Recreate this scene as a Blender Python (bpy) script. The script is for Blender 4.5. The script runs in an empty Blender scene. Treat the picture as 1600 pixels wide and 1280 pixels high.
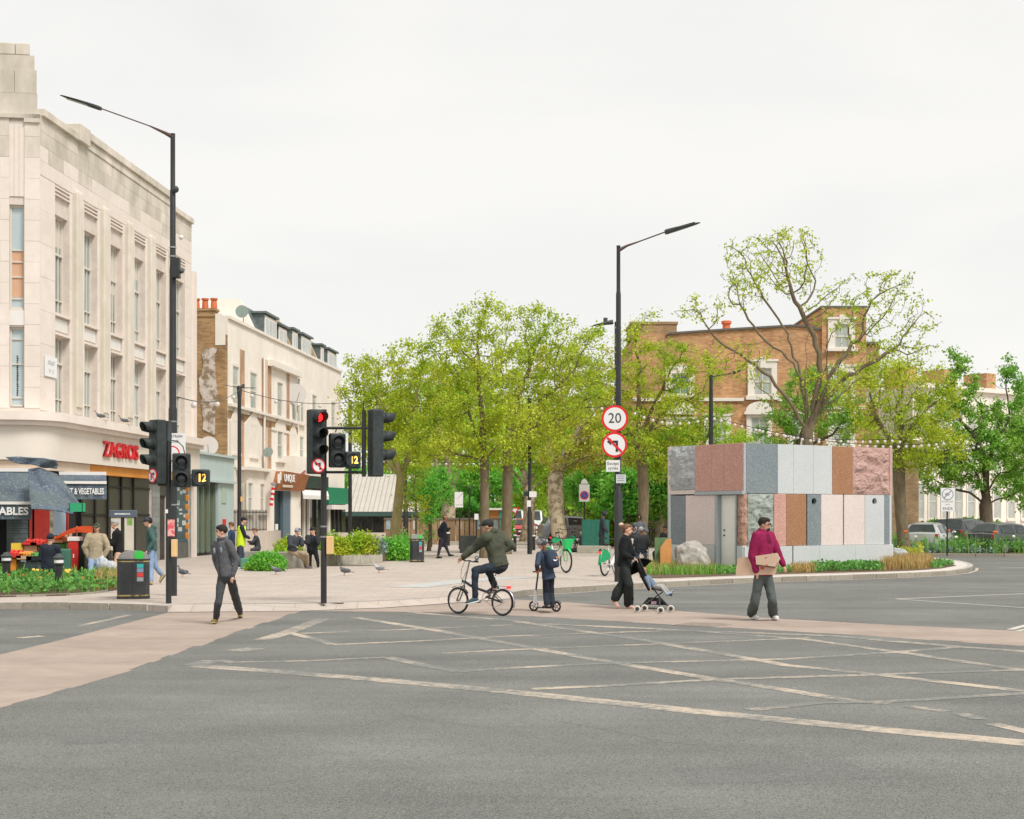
import bpy, bmesh, math, random
import numpy as np
from mathutils import Vector, Matrix, noise, kdtree, Quaternion
R = math.radians
random.seed(7); np.random.seed(7)
S = bpy.context.scene
C = S.collection
# ---- camera
FPX, CX, CY, CAMZ = 2300.0, 800.0, 806.0, 1.8      # focal length in picture pixels, principal column, horizon row, eye height
cam_d = bpy.data.cameras.new('camera'); cam = bpy.data.objects.new('camera', cam_d); C.objects.link(cam)
cam.location = (0, 0, CAMZ); cam.rotation_euler = (R(90), 0, 0)
cam_d.sensor_width = 36; cam_d.lens = 36 * FPX / 1600; cam_d.shift_y = (CY - 640) / 1600
cam_d.clip_start = 0.1; cam_d.clip_end = 3000
S.camera = cam
# ---- overcast daylight
SUN_EL, SUN_ROT = R(52), R(138)
w = bpy.data.worlds.new('World'); S.world = w; w.use_nodes = True
nt = w.node_tree; nt.nodes.clear()
out = nt.nodes.new('ShaderNodeOutputWorld'); bg = nt.nodes.new('ShaderNodeBackground'); bg.inputs[1].default_value = 0.1
sky = nt.nodes.new('ShaderNodeTexSky'); sky.sky_type = 'NISHITA'; sky.sun_disc = False
sky.sun_elevation = SUN_EL; sky.sun_rotation = SUN_ROT
tc = nt.nodes.new('ShaderNodeTexCoord'); mp = nt.nodes.new('ShaderNodeMapping'); mp.inputs['Scale'].default_value = (1.0, 1.0, 3.2)
n1 = nt.nodes.new('ShaderNodeTexNoise'); n1.inputs['Scale'].default_value = 2.3; n1.inputs['Detail'].default_value = 5; n1.inputs['Distortion'].default_value = 0.35
cr = nt.nodes.new('ShaderNodeValToRGB')
cr.color_ramp.elements[0].position = 0.36; cr.color_ramp.elements[0].color = (0.855, 0.85, 0.835, 1)
cr.color_ramp.elements[1].position = 0.60; cr.color_ramp.elements[1].color = (0.94, 0.925, 0.89, 1)
sc_ = nt.nodes.new('ShaderNodeVectorMath'); sc_.operation = 'SCALE'; sc_.inputs[3].default_value = 4.97
mx = nt.nodes.new('ShaderNodeMix'); mx.data_type = 'RGBA'; mx.inputs[0].default_value = 0.97
L = nt.links.new
L(tc.outputs['Generated'], mp.inputs[0]); L(mp.outputs[0], n1.inputs['Vector']); L(n1.outputs['Fac'], cr.inputs[0])
L(cr.outputs[0], sc_.inputs[0]); L(sky.outputs[0], mx.inputs[6]); L(sc_.outputs[0], mx.inputs[7]); L(mx.outputs[2], bg.inputs[0]); L(bg.outputs[0], out.inputs[0])
sd = bpy.data.lights.new('sun', 'SUN'); sd.energy = 1.5; sd.angle = R(18); sd.color = (1, 0.965, 0.91)
sun = bpy.data.objects.new('sun', sd); C.objects.link(sun)
sun_dir = Vector((math.sin(SUN_ROT) * math.cos(SUN_EL), math.cos(SUN_ROT) * math.cos(SUN_EL), math.sin(SUN_EL)))
sun.rotation_euler = sun_dir.to_track_quat('Z', 'Y').to_euler(); sun.location = (20, -20, 40)
vs = S.view_settings; vs.view_transform = 'Standard'; vs.look = 'None'; vs.exposure = 1.05; vs.gamma = 1; vs.use_curve_mapping = False
S.cycles.use_denoising = True; S.cycles.max_bounces = 6; S.cycles.transparent_max_bounces = 8
# ---- placing
def G(x, y, z=0.0):
 "point of the level z that the photograph shows at picture place x, y"
 Y = FPX * (CAMZ - z) / (y - CY); return Vector(((x - CX) / FPX * Y, Y, z))
def W(x, y, Y):
 return Vector(((x - CX) / FPX * Y, Y, CAMZ - (y - CY) / FPX * Y))
class Fr:
 "vertical plane: u along it, d outward from it, z up"
 def __init__(s, x, y, ang):
  s.P = Vector((x, y)); s.a = ang; s.D = Vector((math.cos(ang), math.sin(ang))); s.N = Vector((math.sin(ang), -math.cos(ang)))
 def pt(s, u, d, z):
  q = s.P + s.D * u + s.N * d; return Vector((q.x, q.y, z))
 def uz(s, x, y, d=0.0):
  a = (x - CX) / FPX; q = s.P + s.N * d
  t = q.dot(s.N) / (a * s.N.x + s.N.y); p = Vector((a * t, t))
  return (p - s.P).dot(s.D), CAMZ - (y - CY) / FPX * t
 def u(s, x, d=0.0): return s.uz(x, CY, d)[0]
ID = Fr(0, 0, 0)                                    # u = X, d = -Y
def frame2(a, b):
 a = Vector(a[:2]); b = Vector(b[:2]); v = b - a; return Fr(a.x, a.y, math.atan2(v.y, v.x)), v.length
# ---- materials
MATS = {}
def mat(name, c, c2=None, rough=0.7, scale=8.0, detail=4, bump=0.0, bscale=None, metal=0.0, spec=0.35, obj_var=0.0, isl=0.0, stretch=None,
  speck=None, transl=0.0, emit=0.0, pos=(0.35, 0.65), coat=0.0, alpha_gloss=False, big=None):
 if name in MATS: return MATS[name]
 m = bpy.data.materials.new(name); m.use_nodes = True; t = m.node_tree; N = t.nodes.new; K = t.links.new
 b = t.nodes['Principled BSDF']; b.inputs['Roughness'].default_value = rough; b.inputs['Metallic'].default_value = metal
 b.inputs['Specular IOR Level'].default_value = spec
 if coat: b.inputs['Coat Weight'].default_value = coat; b.inputs['Coat Roughness'].default_value = 0.08
 col = N('ShaderNodeRGB'); col.outputs[0].default_value = (*c, 1); cur = col.outputs[0]
 co = N('ShaderNodeTexCoord'); vec = co.outputs['Object']
 if stretch:
  mpp = N('ShaderNodeMapping'); mpp.inputs['Scale'].default_value = stretch; K(vec, mpp.inputs[0]); vec = mpp.outputs[0]
 if c2 is not None:
  n = N('ShaderNodeTexNoise'); n.inputs['Scale'].default_value = scale; n.inputs['Detail'].default_value = detail; n.inputs['Roughness'].default_value = 0.65; K(vec, n.inputs['Vector'])
  r = N('ShaderNodeValToRGB'); r.color_ramp.elements[0].position = pos[0]; r.color_ramp.elements[1].position = pos[1]
  r.color_ramp.elements[0].color = (*c, 1); r.color_ramp.elements[1].color = (*c2, 1); K(n.outputs['Fac'], r.inputs[0]); cur = r.outputs[0]
 if big:                                          # slow blotches: (scale, amount, colour)
  n = N('ShaderNodeTexNoise'); n.inputs['Scale'].default_value = big[0]; n.inputs['Detail'].default_value = 5; K(vec, n.inputs['Vector'])
  r = N('ShaderNodeValToRGB'); r.color_ramp.elements[0].position = 0.42; r.color_ramp.elements[1].position = 0.68; r.color_ramp.elements[1].color = (big[1],) * 3 + (1,); K(n.outputs['Fac'], r.inputs[0])
  x = N('ShaderNodeMix'); x.data_type = 'RGBA'; K(r.outputs[0], x.inputs[0]); K(cur, x.inputs[6]); x.inputs[7].default_value = (*big[2], 1); cur = x.outputs[2]
 if speck:                                        # fine grains: list of (scale, threshold, colour)
  for (ss, th, scol) in speck:
   v = N('ShaderNodeTexVoronoi'); v.inputs['Scale'].default_value = ss; K(co.outputs['Object'], v.inputs['Vector'])
   sp = N('ShaderNodeSeparateColor'); K(v.outputs['Color'], sp.inputs[0])
   g = N('ShaderNodeMath'); g.operation = 'GREATER_THAN'; g.inputs[1].default_value = th; K(sp.outputs[0], g.inputs[0])
   x = N('ShaderNodeMix'); x.data_type = 'RGBA'; K(g.outputs[0], x.inputs[0]); K(cur, x.inputs[6]); x.inputs[7].default_value = (*scol, 1); cur = x.outputs[2]
 for amount, src in ((obj_var, 'o'), (isl, 'i')):
  if amount:
   if src == 'o': o = N('ShaderNodeObjectInfo').outputs['Random']
   else: o = N('ShaderNodeNewGeometry').outputs['Random Per Island']
   mr = N('ShaderNodeMapRange'); mr.inputs[3].default_value = 1 - amount; mr.inputs[4].default_value = 1 + amount; K(o, mr.inputs[0])
   vm = N('ShaderNodeVectorMath'); vm.operation = 'SCALE'; K(cur, vm.inputs[0]); K(mr.outputs[0], vm.inputs[3]); cur = vm.outputs[0]
 K(cur, b.inputs['Base Color'])
 if bump:
  n = N('ShaderNodeTexNoise'); n.inputs['Scale'].default_value = bscale or scale * 4; n.inputs['Detail'].default_value = 6; K(vec, n.inputs['Vector'])
  bp = N('ShaderNodeBump'); bp.inputs['Strength'].default_value = 0.6; bp.inputs['Distance'].default_value = bump; K(n.outputs['Fac'], bp.inputs['Height']); K(bp.outputs[0], b.inputs['Normal'])
 if emit:
  b.inputs['Emission Color'].default_value = (*c, 1); b.inputs['Emission Strength'].default_value = emit
 if transl:
  tr = N('ShaderNodeBsdfTranslucent'); K(cur, tr.inputs[0]); ms = N('ShaderNodeMixShader'); ms.inputs[0].default_value = transl
  K(b.outputs[0], ms.inputs[1]); K(tr.outputs[0], ms.inputs[2]); K(ms.outputs[0], t.nodes['Material Output'].inputs[0])
 MATS[name] = m; return m
def brick_mat(name, c1, c2, mortar, bw=0.225, bh=0.075, ang=0.0, patch=None):
 "fine far brickwork; ang turns the pattern to lie along the wall"
 m = bpy.data.materials.new(name); m.use_nodes = True; t = m.node_tree; N = t.nodes.new; K = t.links.new; b = t.nodes['Principled BSDF']
 co = N('ShaderNodeTexCoord'); mp_ = N('ShaderNodeMapping'); mp_.vector_type = 'POINT'; mp_.inputs['Rotation'].default_value = (0, 0, -ang); K(co.outputs['Object'], mp_.inputs[0])
 sx = N('ShaderNodeSeparateXYZ'); K(mp_.outputs[0], sx.inputs[0]); cx = N('ShaderNodeCombineXYZ'); K(sx.outputs[0], cx.inputs[0]); K(sx.outputs[2], cx.inputs[1])
 br = N('ShaderNodeTexBrick'); K(cx.outputs[0], br.inputs['Vector']); br.inputs['Scale'].default_value = 1; br.inputs['Brick Width'].default_value = bw; br.inputs['Row Height'].default_value = bh
 br.inputs['Mortar Size'].default_value = 0.008; br.inputs['Mortar Smooth'].default_value = 0.3; br.inputs['Color1'].default_value = (*c1, 1); br.inputs['Color2'].default_value = (*c2, 1); br.inputs['Mortar'].default_value = (*mortar, 1)
 cur = br.outputs['Color']
 n = N('ShaderNodeTexNoise'); n.inputs['Scale'].default_value = 0.9; n.inputs['Detail'].default_value = 7; K(cx.outputs[0], n.inputs['Vector'])
 mr = N('ShaderNodeMapRange'); mr.inputs[1].default_value = 0.3; mr.inputs[2].default_value = 0.7; mr.inputs[3].default_value = 0.72; mr.inputs[4].default_value = 1.25; K(n.outputs['Fac'], mr.inputs[0])
 vm = N('ShaderNodeVectorMath'); vm.operation = 'SCALE'; K(cur, vm.inputs[0]); K(mr.outputs[0], vm.inputs[3]); cur = vm.outputs[0]
 if patch:
  v = N('ShaderNodeTexNoise'); v.inputs['Scale'].default_value = patch[0]; v.inputs['Detail'].default_value = 3; K(cx.outputs[0], v.inputs['Vector'])
  r = N('ShaderNodeValToRGB'); r.color_ramp.elements[0].position = patch[1]; r.color_ramp.elements[1].position = patch[1] + 0.04; K(v.outputs['Fac'], r.inputs[0])
  x = N('ShaderNodeMix'); x.data_type = 'RGBA'; K(r.outputs[0], x.inputs[0]); K(cur, x.inputs[6]); x.inputs[7].default_value = (*patch[2], 1); cur = x.outputs[2]
 K(cur, b.inputs['Base Color']); b.inputs['Roughness'].default_value = 0.9
 bp = N('ShaderNodeBump'); bp.inputs['Distance'].default_value = 0.01; bp.invert = True; K(br.outputs['Fac'], bp.inputs['Height']); K(bp.outputs[0], b.inputs['Normal'])
 return m
def glass_mat(name, c=(0.05, 0.06, 0.06), rough=0.06, c2=None):
 return mat(name, c, c2, rough=rough, spec=0.8, scale=0.7, detail=2)
# ---- meshes
class MB:
 def __init__(s): s.v = []; s.f = []; s.m = []
 def add(s, vs_, fs, mi=0):
  o = len(s.v); s.v += [Vector(p) for p in vs_]; s.f += [tuple(i + o for i in f) for f in fs]; s.m += [mi] * len(fs); return s
 def bx(s, u0, u1, d0, d1, z0, z1, F=ID, mi=0):
  if u0 > u1: u0, u1 = u1, u0
  if d0 > d1: d0, d1 = d1, d0
  p = [F.pt(u, d, z) for z in (z0, z1) for (u, d) in ((u0, d1), (u1, d1), (u1, d0), (u0, d0))]
  return s.add(p, [(3, 2, 1, 0), (4, 5, 6, 7), (0, 1, 5, 4), (1, 2, 6, 5), (2, 3, 7, 6), (3, 0, 4, 7)], mi)
 def box(s, c, sz, rz=0, mi=0):
  F = Fr(c[0], c[1], rz); return s.bx(-sz[0] / 2, sz[0] / 2, -sz[1] / 2, sz[1] / 2, c[2] - sz[2] / 2, c[2] + sz[2] / 2, F, mi)
 def tube(s, pts, r, n=8, cap=True, mi=0):
  pts = [Vector(p) for p in pts]; rs = r if isinstance(r, (list, tuple)) else [r] * len(pts); o = len(s.v); ref = None
  for i, p in enumerate(pts):
   d = (pts[min(i + 1, len(pts) - 1)] - pts[max(i - 1, 0)]); d = d.normalized() if d.length > 1e-9 else Vector((0, 0, 1))
   if ref is None: ref = Vector((1, 0, 0)) if abs(d.x) < 0.8 else Vector((0, 1, 0))
   a = ref - d * ref.dot(d); a.normalize(); ref = a; b = d.cross(a)
   for k in range(n):
    t = 2 * math.pi * k / n; s.v.append(p + (a * math.cos(t) + b * math.sin(t)) * rs[i])
  for i in range(len(pts) - 1):
   for k in range(n):
    q = o + i * n; s.f.append((q + k, q + (k + 1) % n, q + n + (k + 1) % n, q + n + k)); s.m.append(mi)
  if cap:
   s.f.append(tuple(o + k for k in reversed(range(n)))); s.m.append(mi)
   q = o + (len(pts) - 1) * n; s.f.append(tuple(q + k for k in range(n))); s.m.append(mi)
  return s
 def lathe(s, prof, c, n=16, axis=(0, 0, 1), mi=0, squash=(1, 1)):
  ax = Vector(axis).normalized(); a = Vector((1, 0, 0)) if abs(ax.x) < 0.8 else Vector((0, 1, 0)); a = (a - ax * a.dot(ax)).normalized(); b = ax.cross(a); o = len(s.v); c = Vector(c)
  for (r, z) in prof:
   for k in range(n):
    t = 2 * math.pi * k / n; s.v.append(c + ax * z + (a * math.cos(t) * squash[0] + b * math.sin(t) * squash[1]) * max(r, 1e-4))
  for i in range(len(prof) - 1):
   for k in range(n):
    q = o + i * n; s.f.append((q + k, q + (k + 1) % n, q + n + (k + 1) % n, q + n + k)); s.m.append(mi)
  s.f.append(tuple(o + k for k in reversed(range(n)))); s.m.append(mi)
  q = o + (len(prof) - 1) * n; s.f.append(tuple(q + k for k in range(n))); s.m.append(mi)
  return s
 def ell(s, c, r, A=None, nu=12, nv=8, mi=0):
  "ellipsoid; A = 3 axes"
  A = A or (Vector((1, 0, 0)), Vector((0, 1, 0)), Vector((0, 0, 1))); c = Vector(c); o = len(s.v)
  for i in range(1, nv):
   ph = math.pi * i / nv
   for k in range(nu):
    t = 2 * math.pi * k / nu; s.v.append(c + A[0] * (r[0] * math.sin(ph) * math.cos(t)) + A[1] * (r[1] * math.sin(ph) * math.sin(t)) - A[2] * (r[2] * math.cos(ph)))
  s.v.append(c - A[2] * r[2]); s.v.append(c + A[2] * r[2]); bo = len(s.v) - 2; to = bo + 1
  for i in range(nv - 2):
   for k in range(nu):
    q = o + i * nu; s.f.append((q + k, q + (k + 1) % nu, q + nu + (k + 1) % nu, q + nu + k)); s.m.append(mi)
  for k in range(nu):
   s.f.append((bo, o + (k + 1) % nu, o + k)); q = o + (nv - 2) * nu; s.f.append((to, q + k, q + (k + 1) % nu)); s.m += [mi, mi]
  return s
 def loft(s, rings, n=12, mi=0, power=2.0):
  "rings of (centre, axis a, axis b, ra, rb)"
  o = len(s.v)
  for (c, a, b, ra, rb) in rings:
   for k in range(n):
    t = 2 * math.pi * k / n; cs, sn = math.cos(t), math.sin(t); e = 2 / power
    s.v.append(Vector(c) + Vector(a) * ra * math.copysign(abs(cs) ** e, cs) + Vector(b) * rb * math.copysign(abs(sn) ** e, sn))
  for i in range(len(rings) - 1):
   for k in range(n):
    q = o + i * n; s.f.append((q + k, q + (k + 1) % n, q + n + (k + 1) % n, q + n + k)); s.m.append(mi)
  s.f.append(tuple(o + k for k in reversed(range(n)))); q = o + (len(rings) - 1) * n; s.f.append(tuple(q + k for k in range(n))); s.m += [mi, mi]
  return s
 def prism(s, pts, d0, d1, F=ID, mi=0):
  "outline in (u, z) given thickness from d0 to d1"
  n = len(pts); ar = sum(pts[i][0] * pts[(i + 1) % n][1] - pts[(i + 1) % n][0] * pts[i][1] for i in range(n))
  if ar < 0: pts = pts[::-1]
  if d0 > d1: d0, d1 = d1, d0
  p = [F.pt(u, d1, z) for (u, z) in pts] + [F.pt(u, d0, z) for (u, z) in pts]
  return s.add(p, [tuple(range(n)), tuple(reversed(range(n, 2 * n)))] + [(i, i + n, (i + 1) % n + n, (i + 1) % n) for i in range(n)], mi)
 def slab(s, pts, z0, z1, mi=0):
  "outline in X, Y raised from z0 to z1"
  n = len(pts); ar = sum(pts[i][0] * pts[(i + 1) % n][1] - pts[(i + 1) % n][0] * pts[i][1] for i in range(n))
  if ar < 0: pts = pts[::-1]
  p = [(q[0], q[1], z1) for q in pts] + [(q[0], q[1], z0) for q in pts]
  return s.add(p, [tuple(range(n)), tuple(reversed(range(n, 2 * n)))] + [(i, i + n, (i + 1) % n + n, (i + 1) % n) for i in range(n)], mi)
 def sheet(s, pts, z, mi=0):
  n = len(pts); ar = sum(pts[i][0] * pts[(i + 1) % n][1] - pts[(i + 1) % n][0] * pts[i][1] for i in range(n))
  if ar < 0: pts = pts[::-1]
  return s.add([(q[0], q[1], z) for q in pts], [tuple(range(n))], mi)
 def grid(s, fn, nu, nv, mi=0):
  o = len(s.v)
  for j in range(nv + 1):
   for i in range(nu + 1): s.v.append(Vector(fn(i / nu, j / nv)))
  for j in range(nv):
   for i in range(nu): q = o + j * (nu + 1) + i; s.f.append((q, q + 1, q + nu + 2, q + nu + 1)); s.m.append(mi)
  return s
 def mesh(s, name, off=(0, 0, 0)):
  me = bpy.data.meshes.new(name); off = Vector(off); me.from_pydata([tuple(p - off) for p in s.v], [], s.f)
  me.polygons.foreach_set('material_index', s.m); return me
 def build(s, name, m, parent=None, smooth=None, bevel=0.0, **props):
  off = parent['_o'] if parent is not None else (0, 0, 0)
  me = s.mesh(name, off); return link(name, me, m, parent, smooth, bevel, **props)
def link(name, me, m, parent=None, smooth=None, bevel=0.0, **props):
 for x in (m if isinstance(m, (list, tuple)) else [m]): me.materials.append(x)
 if smooth is not None:
  me.polygons.foreach_set('use_smooth', [True] * len(me.polygons))
  if smooth < 180: me.set_sharp_from_angle(angle=R(smooth))
 o = bpy.data.objects.new(name, me); C.objects.link(o)
 if parent is not None: o.parent = parent; o['_o'] = parent['_o']
 else: o['_o'] = (0.0, 0.0, 0.0)
 if bevel:
  b = o.modifiers.new('bevel', 'BEVEL'); b.width = bevel; b.segments = 2; b.limit_method = 'ANGLE'; b.angle_limit = R(40)
 for k, v in props.items(): o[k] = v
 return o
def thing(name, label, cat, loc, group=None):
 o = bpy.data.objects.new(name, None); C.objects.link(o); o.location = loc; o.empty_display_size = 0.2
 o['label'] = label; o['category'] = cat; o['_o'] = tuple(loc)
 if group: o['group'] = group
 return o
def solo(mb, name, m, label, cat, loc, group=None, smooth=None, bevel=0.0, kind=None):
 "a thing that is one mesh, origin at its base"
 me = mb.mesh(name, loc); o = link(name, me, m, None, smooth, bevel); o.location = loc; o['_o'] = tuple(loc); o['label'] = label; o['category'] = cat
 if group: o['group'] = group
 if kind: o['kind'] = kind
 return o
def copy_tree(o, parent=None, loc=None, rz=None, label=None):
 c = o.copy(); C.objects.link(c)
 if parent is not None: c.parent = parent
 if loc is not None: c.location = loc
 if rz is not None: c.rotation_euler = (0, 0, rz)
 if label: c['label'] = label
 for ch in list(o.children): copy_tree(ch, c)
 return c
def text(body, size, m, parent, p, rz=0.0, ext=0.004, sx=1.0, name='lettering', align='CENTER', rx=90, bold=0.0, shear=0.0):
 cu = bpy.data.curves.new(name, 'FONT'); cu.body = body; cu.size = size; cu.extrude = ext; cu.align_x = align; cu.align_y = 'CENTER'; cu.offset = bold; cu.shear = shear; cu.resolution_u = 3
 cu.materials.append(m); tmp = bpy.data.objects.new('tmp', cu); me = bpy.data.meshes.new_from_object(tmp); bpy.data.objects.remove(tmp); bpy.data.curves.remove(cu)
 if not me.materials: me.materials.append(m)
 o = bpy.data.objects.new(name, me); C.objects.link(o); o.parent = parent
 o.location = Vector(p) - Vector(parent['_o']); o.rotation_euler = (R(rx), 0, rz); o.scale = (sx, 1, 1); o['_o'] = parent['_o']; return o
def quads_mesh(name, P):
 "P: (N, 4, 3) corner points"
 N = len(P); me = bpy.data.meshes.new(name); me.vertices.add(4 * N); me.loops.add(4 * N); me.polygons.add(N)
 me.vertices.foreach_set('co', P.reshape(-1).astype(np.float32)); me.loops.foreach_set('vertex_index', np.arange(4 * N, dtype=np.int32))
 me.polygons.foreach_set('loop_start', np.arange(0, 4 * N, 4, dtype=np.int32)); me.update(calc_edges=True); return me
def leaf_quads(cen, size, rng, up=0.35, aspect=0.55):
 "pointed leaf shapes of random direction round the given centres"
 n = len(cen); a = rng.normal(size=(n, 3)); a[:, 2] -= 0.25; a /= np.linalg.norm(a, axis=1, keepdims=True)
 b = rng.normal(size=(n, 3)); b -= a * (a * b).sum(1, keepdims=True); b /= np.linalg.norm(b, axis=1, keepdims=True)
 L_ = (size * rng.uniform(0.6, 1.3, n))[:, None]; wv = b * L_ * aspect * 0.5
 p0 = cen; p2 = cen + a * L_; mid = cen + a * L_ * 0.5 + np.array([0, 0, 1]) * L_ * 0.06
 return np.stack([p0, mid + wv, p2, mid - wv], 1)
# ==== materials in common use
asphalt = mat('asphalt', (0.140, 0.145, 0.134), (0.190, 0.193, 0.178), rough=0.92, scale=0.6, detail=9, bump=0.012, bscale=90,
              speck=[(150, 0.80, (0.27, 0.26, 0.24)), (110, 0.90, (0.085, 0.085, 0.085))], big=(0.22, 0.6, (0.130, 0.133, 0.124)), spec=0.2)
buff = mat('buff_surfacing', (0.335, 0.265, 0.222), (0.40, 0.322, 0.272), rough=0.9, scale=2.2, detail=8, bump=0.006, bscale=80, speck=[(130, 0.86, (0.40, 0.33, 0.27))], spec=0.2)
paving = mat('paving', (0.445, 0.378, 0.33), (0.53, 0.455, 0.40), rough=0.85, scale=1.1, detail=8, big=(0.35, 0.5, (0.43, 0.39, 0.35)), bump=0.004, bscale=40, spec=0.25)
def tyre_tracks(m_, sc, lo, hi):
 t = m_.node_tree; N = t.nodes.new; K = t.links.new; b = t.nodes['Principled BSDF']; src = b.inputs['Base Color'].links[0].from_socket
 co = N('ShaderNodeTexCoord'); mp_ = N('ShaderNodeMapping'); mp_.inputs['Scale'].default_value = sc; mp_.inputs['Rotation'].default_value = (0, 0, .12); K(co.outputs['Object'], mp_.inputs[0]); n = N('ShaderNodeTexNoise'); n.inputs['Scale'].default_value = 1; n.inputs['Detail'].default_value = 4; K(mp_.outputs[0], n.inputs['Vector'])
 mr = N('ShaderNodeMapRange'); mr.inputs[1].default_value = .35; mr.inputs[2].default_value = .65; mr.inputs[3].default_value = lo; mr.inputs[4].default_value = hi; K(n.outputs['Fac'], mr.inputs[0]); vm = N('ShaderNodeVectorMath'); vm.operation = 'SCALE'; K(src, vm.inputs[0]); K(mr.outputs[0], vm.inputs[3]); K(vm.outputs[0], b.inputs['Base Color'])
tyre_tracks(asphalt, (.06, .9, 1), .88, 1.10); tyre_tracks(asphalt, (.5, .5, 1), .93, 1.06); tyre_tracks(buff, (.3, .8, 1), .90, 1.07)
def slab_joints():
 t = paving.node_tree; N = t.nodes.new; K = t.links.new; b = t.nodes['Principled BSDF']; lk = b.inputs['Base Color'].links[0]; src = lk.from_socket
 co = N('ShaderNodeTexCoord'); br = N('ShaderNodeTexBrick'); K(co.outputs['Object'], br.inputs['Vector']); br.inputs['Scale'].default_value = 1; br.inputs['Brick Width'].default_value = .75; br.inputs['Row Height'].default_value = .45; br.inputs['Mortar Size'].default_value = .012
 br.inputs['Color1'].default_value = (1, 1, 1, 1); br.inputs['Color2'].default_value = (.93, .925, .915, 1); br.inputs['Mortar'].default_value = (.78, .76, .73, 1)
 x = N('ShaderNodeMix'); x.data_type = 'RGBA'; x.blend_type = 'MULTIPLY'; x.inputs[0].default_value = 1; K(src, x.inputs[6]); K(br.outputs['Color'], x.inputs[7])
 v = N('ShaderNodeTexVoronoi'); v.inputs['Scale'].default_value = 2.2; K(co.outputs['Object'], v.inputs['Vector']); g = N('ShaderNodeMath'); g.operation = 'LESS_THAN'; g.inputs[1].default_value = .055; K(v.outputs['Distance'], g.inputs[0])
 y = N('ShaderNodeMix'); y.data_type = 'RGBA'; K(g.outputs[0], y.inputs[0]); K(x.outputs[2], y.inputs[6]); y.inputs[7].default_value = (.36, .33, .30, 1); K(y.outputs[2], b.inputs['Base Color'])
slab_joints()
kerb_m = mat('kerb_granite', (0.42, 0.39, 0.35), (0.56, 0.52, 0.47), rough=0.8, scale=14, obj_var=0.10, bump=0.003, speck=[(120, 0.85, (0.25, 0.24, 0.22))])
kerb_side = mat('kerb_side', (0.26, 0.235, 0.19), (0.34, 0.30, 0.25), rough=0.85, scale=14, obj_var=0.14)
black_m = mat('black_paint', (0.018, 0.020, 0.020), (0.028, 0.030, 0.030), rough=0.42, scale=3, spec=0.5)
grey_black = mat('weathered_black', (0.045, 0.055, 0.055), (0.075, 0.085, 0.085), rough=0.55, scale=5)
signal_m = mat('signal_black', (0.026, 0.034, 0.034), (0.045, 0.056, 0.055), rough=0.6, scale=6)
dark_m = mat('dark_inside', (0.012, 0.012, 0.013), rough=0.7)
white_m = mat('white_paint', (0.72, 0.69, 0.66), (0.78, 0.75, 0.72), rough=0.6, scale=4)
sign_w = mat('sign_white', (0.80, 0.79, 0.78), rough=0.5)
red_m = mat('sign_red', (0.72, 0.022, 0.03), rough=0.45)
steel_m = mat('grey_steel', (0.30, 0.31, 0.31), (0.38, 0.38, 0.38), rough=0.45, metal=0.6, scale=4)
rubber = mat('rubber', (0.02, 0.02, 0.02), (0.035, 0.033, 0.03), rough=0.8, scale=8)
soil = mat('soil', (0.10, 0.07, 0.045), (0.16, 0.11, 0.07), rough=0.95, scale=6, bump=0.03)
ironm = mat('cast_iron', (0.30, 0.25, 0.21), (0.38, 0.32, 0.27), rough=0.6, scale=9)
def paint_mat():
 m = bpy.data.materials.new('worn_marking'); m.use_nodes = True; t = m.node_tree; N = t.nodes.new; K = t.links.new; b = t.nodes['Principled BSDF']; b.inputs['Roughness'].default_value = 0.85
 co = N('ShaderNodeTexCoord'); n = N('ShaderNodeTexNoise'); n.inputs['Scale'].default_value = 9; n.inputs['Detail'].default_value = 9; n.inputs['Roughness'].default_value = 0.75; K(co.outputs['Object'], n.inputs['Vector'])
 n2 = N('ShaderNodeTexNoise'); n2.inputs['Scale'].default_value = 0.8; n2.inputs['Detail'].default_value = 3; K(co.outputs['Object'], n2.inputs['Vector'])
 ad = N('ShaderNodeMath'); ad.operation = 'ADD'; K(n.outputs['Fac'], ad.inputs[0]); K(n2.outputs['Fac'], ad.inputs[1])
 r = N('ShaderNodeValToRGB'); r.color_ramp.elements[0].position = 0.465; r.color_ramp.elements[0].color = (0.175, 0.177, 0.163, 1); r.color_ramp.elements[1].position = 0.585; r.color_ramp.elements[1].color = (0.50, 0.415, 0.325, 1)
 hf = N('ShaderNodeMath'); hf.operation = 'MULTIPLY'; hf.inputs[1].default_value = 0.5; K(ad.outputs[0], hf.inputs[0]); K(hf.outputs[0], r.inputs[0])
 K(r.outputs[0], b.inputs['Base Color']); return m
paint = paint_mat()
# ==== ground
m = MB(); m.grid(lambda u, v: (-260 + 520 * u, -25 + 645 * v, 0.03 * 0), 8, 8)
m.build('road', asphalt, kind='structure', label='grey asphalt road across the junction')
PZ = 0.12
front_l = [G(-500, 955), G(-120, 953), G(0, 951.5), G(120, 951.5), G(225, 954.5), G(262, 957)]
drop = [G(470, 955), G(600, 950), G(700, 943), G(800, 935.5)]
kerb_px = [(800, 934), (815, 931), (835, 929), (880, 926.5), (940, 922.5), (990, 919.5), (1050, 916.3), (1150, 911.2), (1230, 908.5), (1300, 906.3), (1380, 903.6), (1440, 901), (1480, 898.5), (1505, 895.5), (1518, 891.5), (1519, 887.5), (1508, 883.5), (1490, 880), (1460, 876.5), (1420, 873)]
kerb_pts = [G(x, y) for (x, y) in kerb_px]
back = [G(1340, 867), G(1330, 850), G(1250, 832), Vector((20, 190, 0)), Vector((-60, 190, 0)), Vector((-60, 29, 0))]
dropb = [G(262, 957) + Vector((.02, .3, 0)), G(470, 955) + Vector((0, .3, 0)), G(600, 950) + Vector((0, .3, 0)), G(700, 943) + Vector((0, .3, 0)), G(800, 935.5) + Vector((-.05, .3, 0))]
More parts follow.
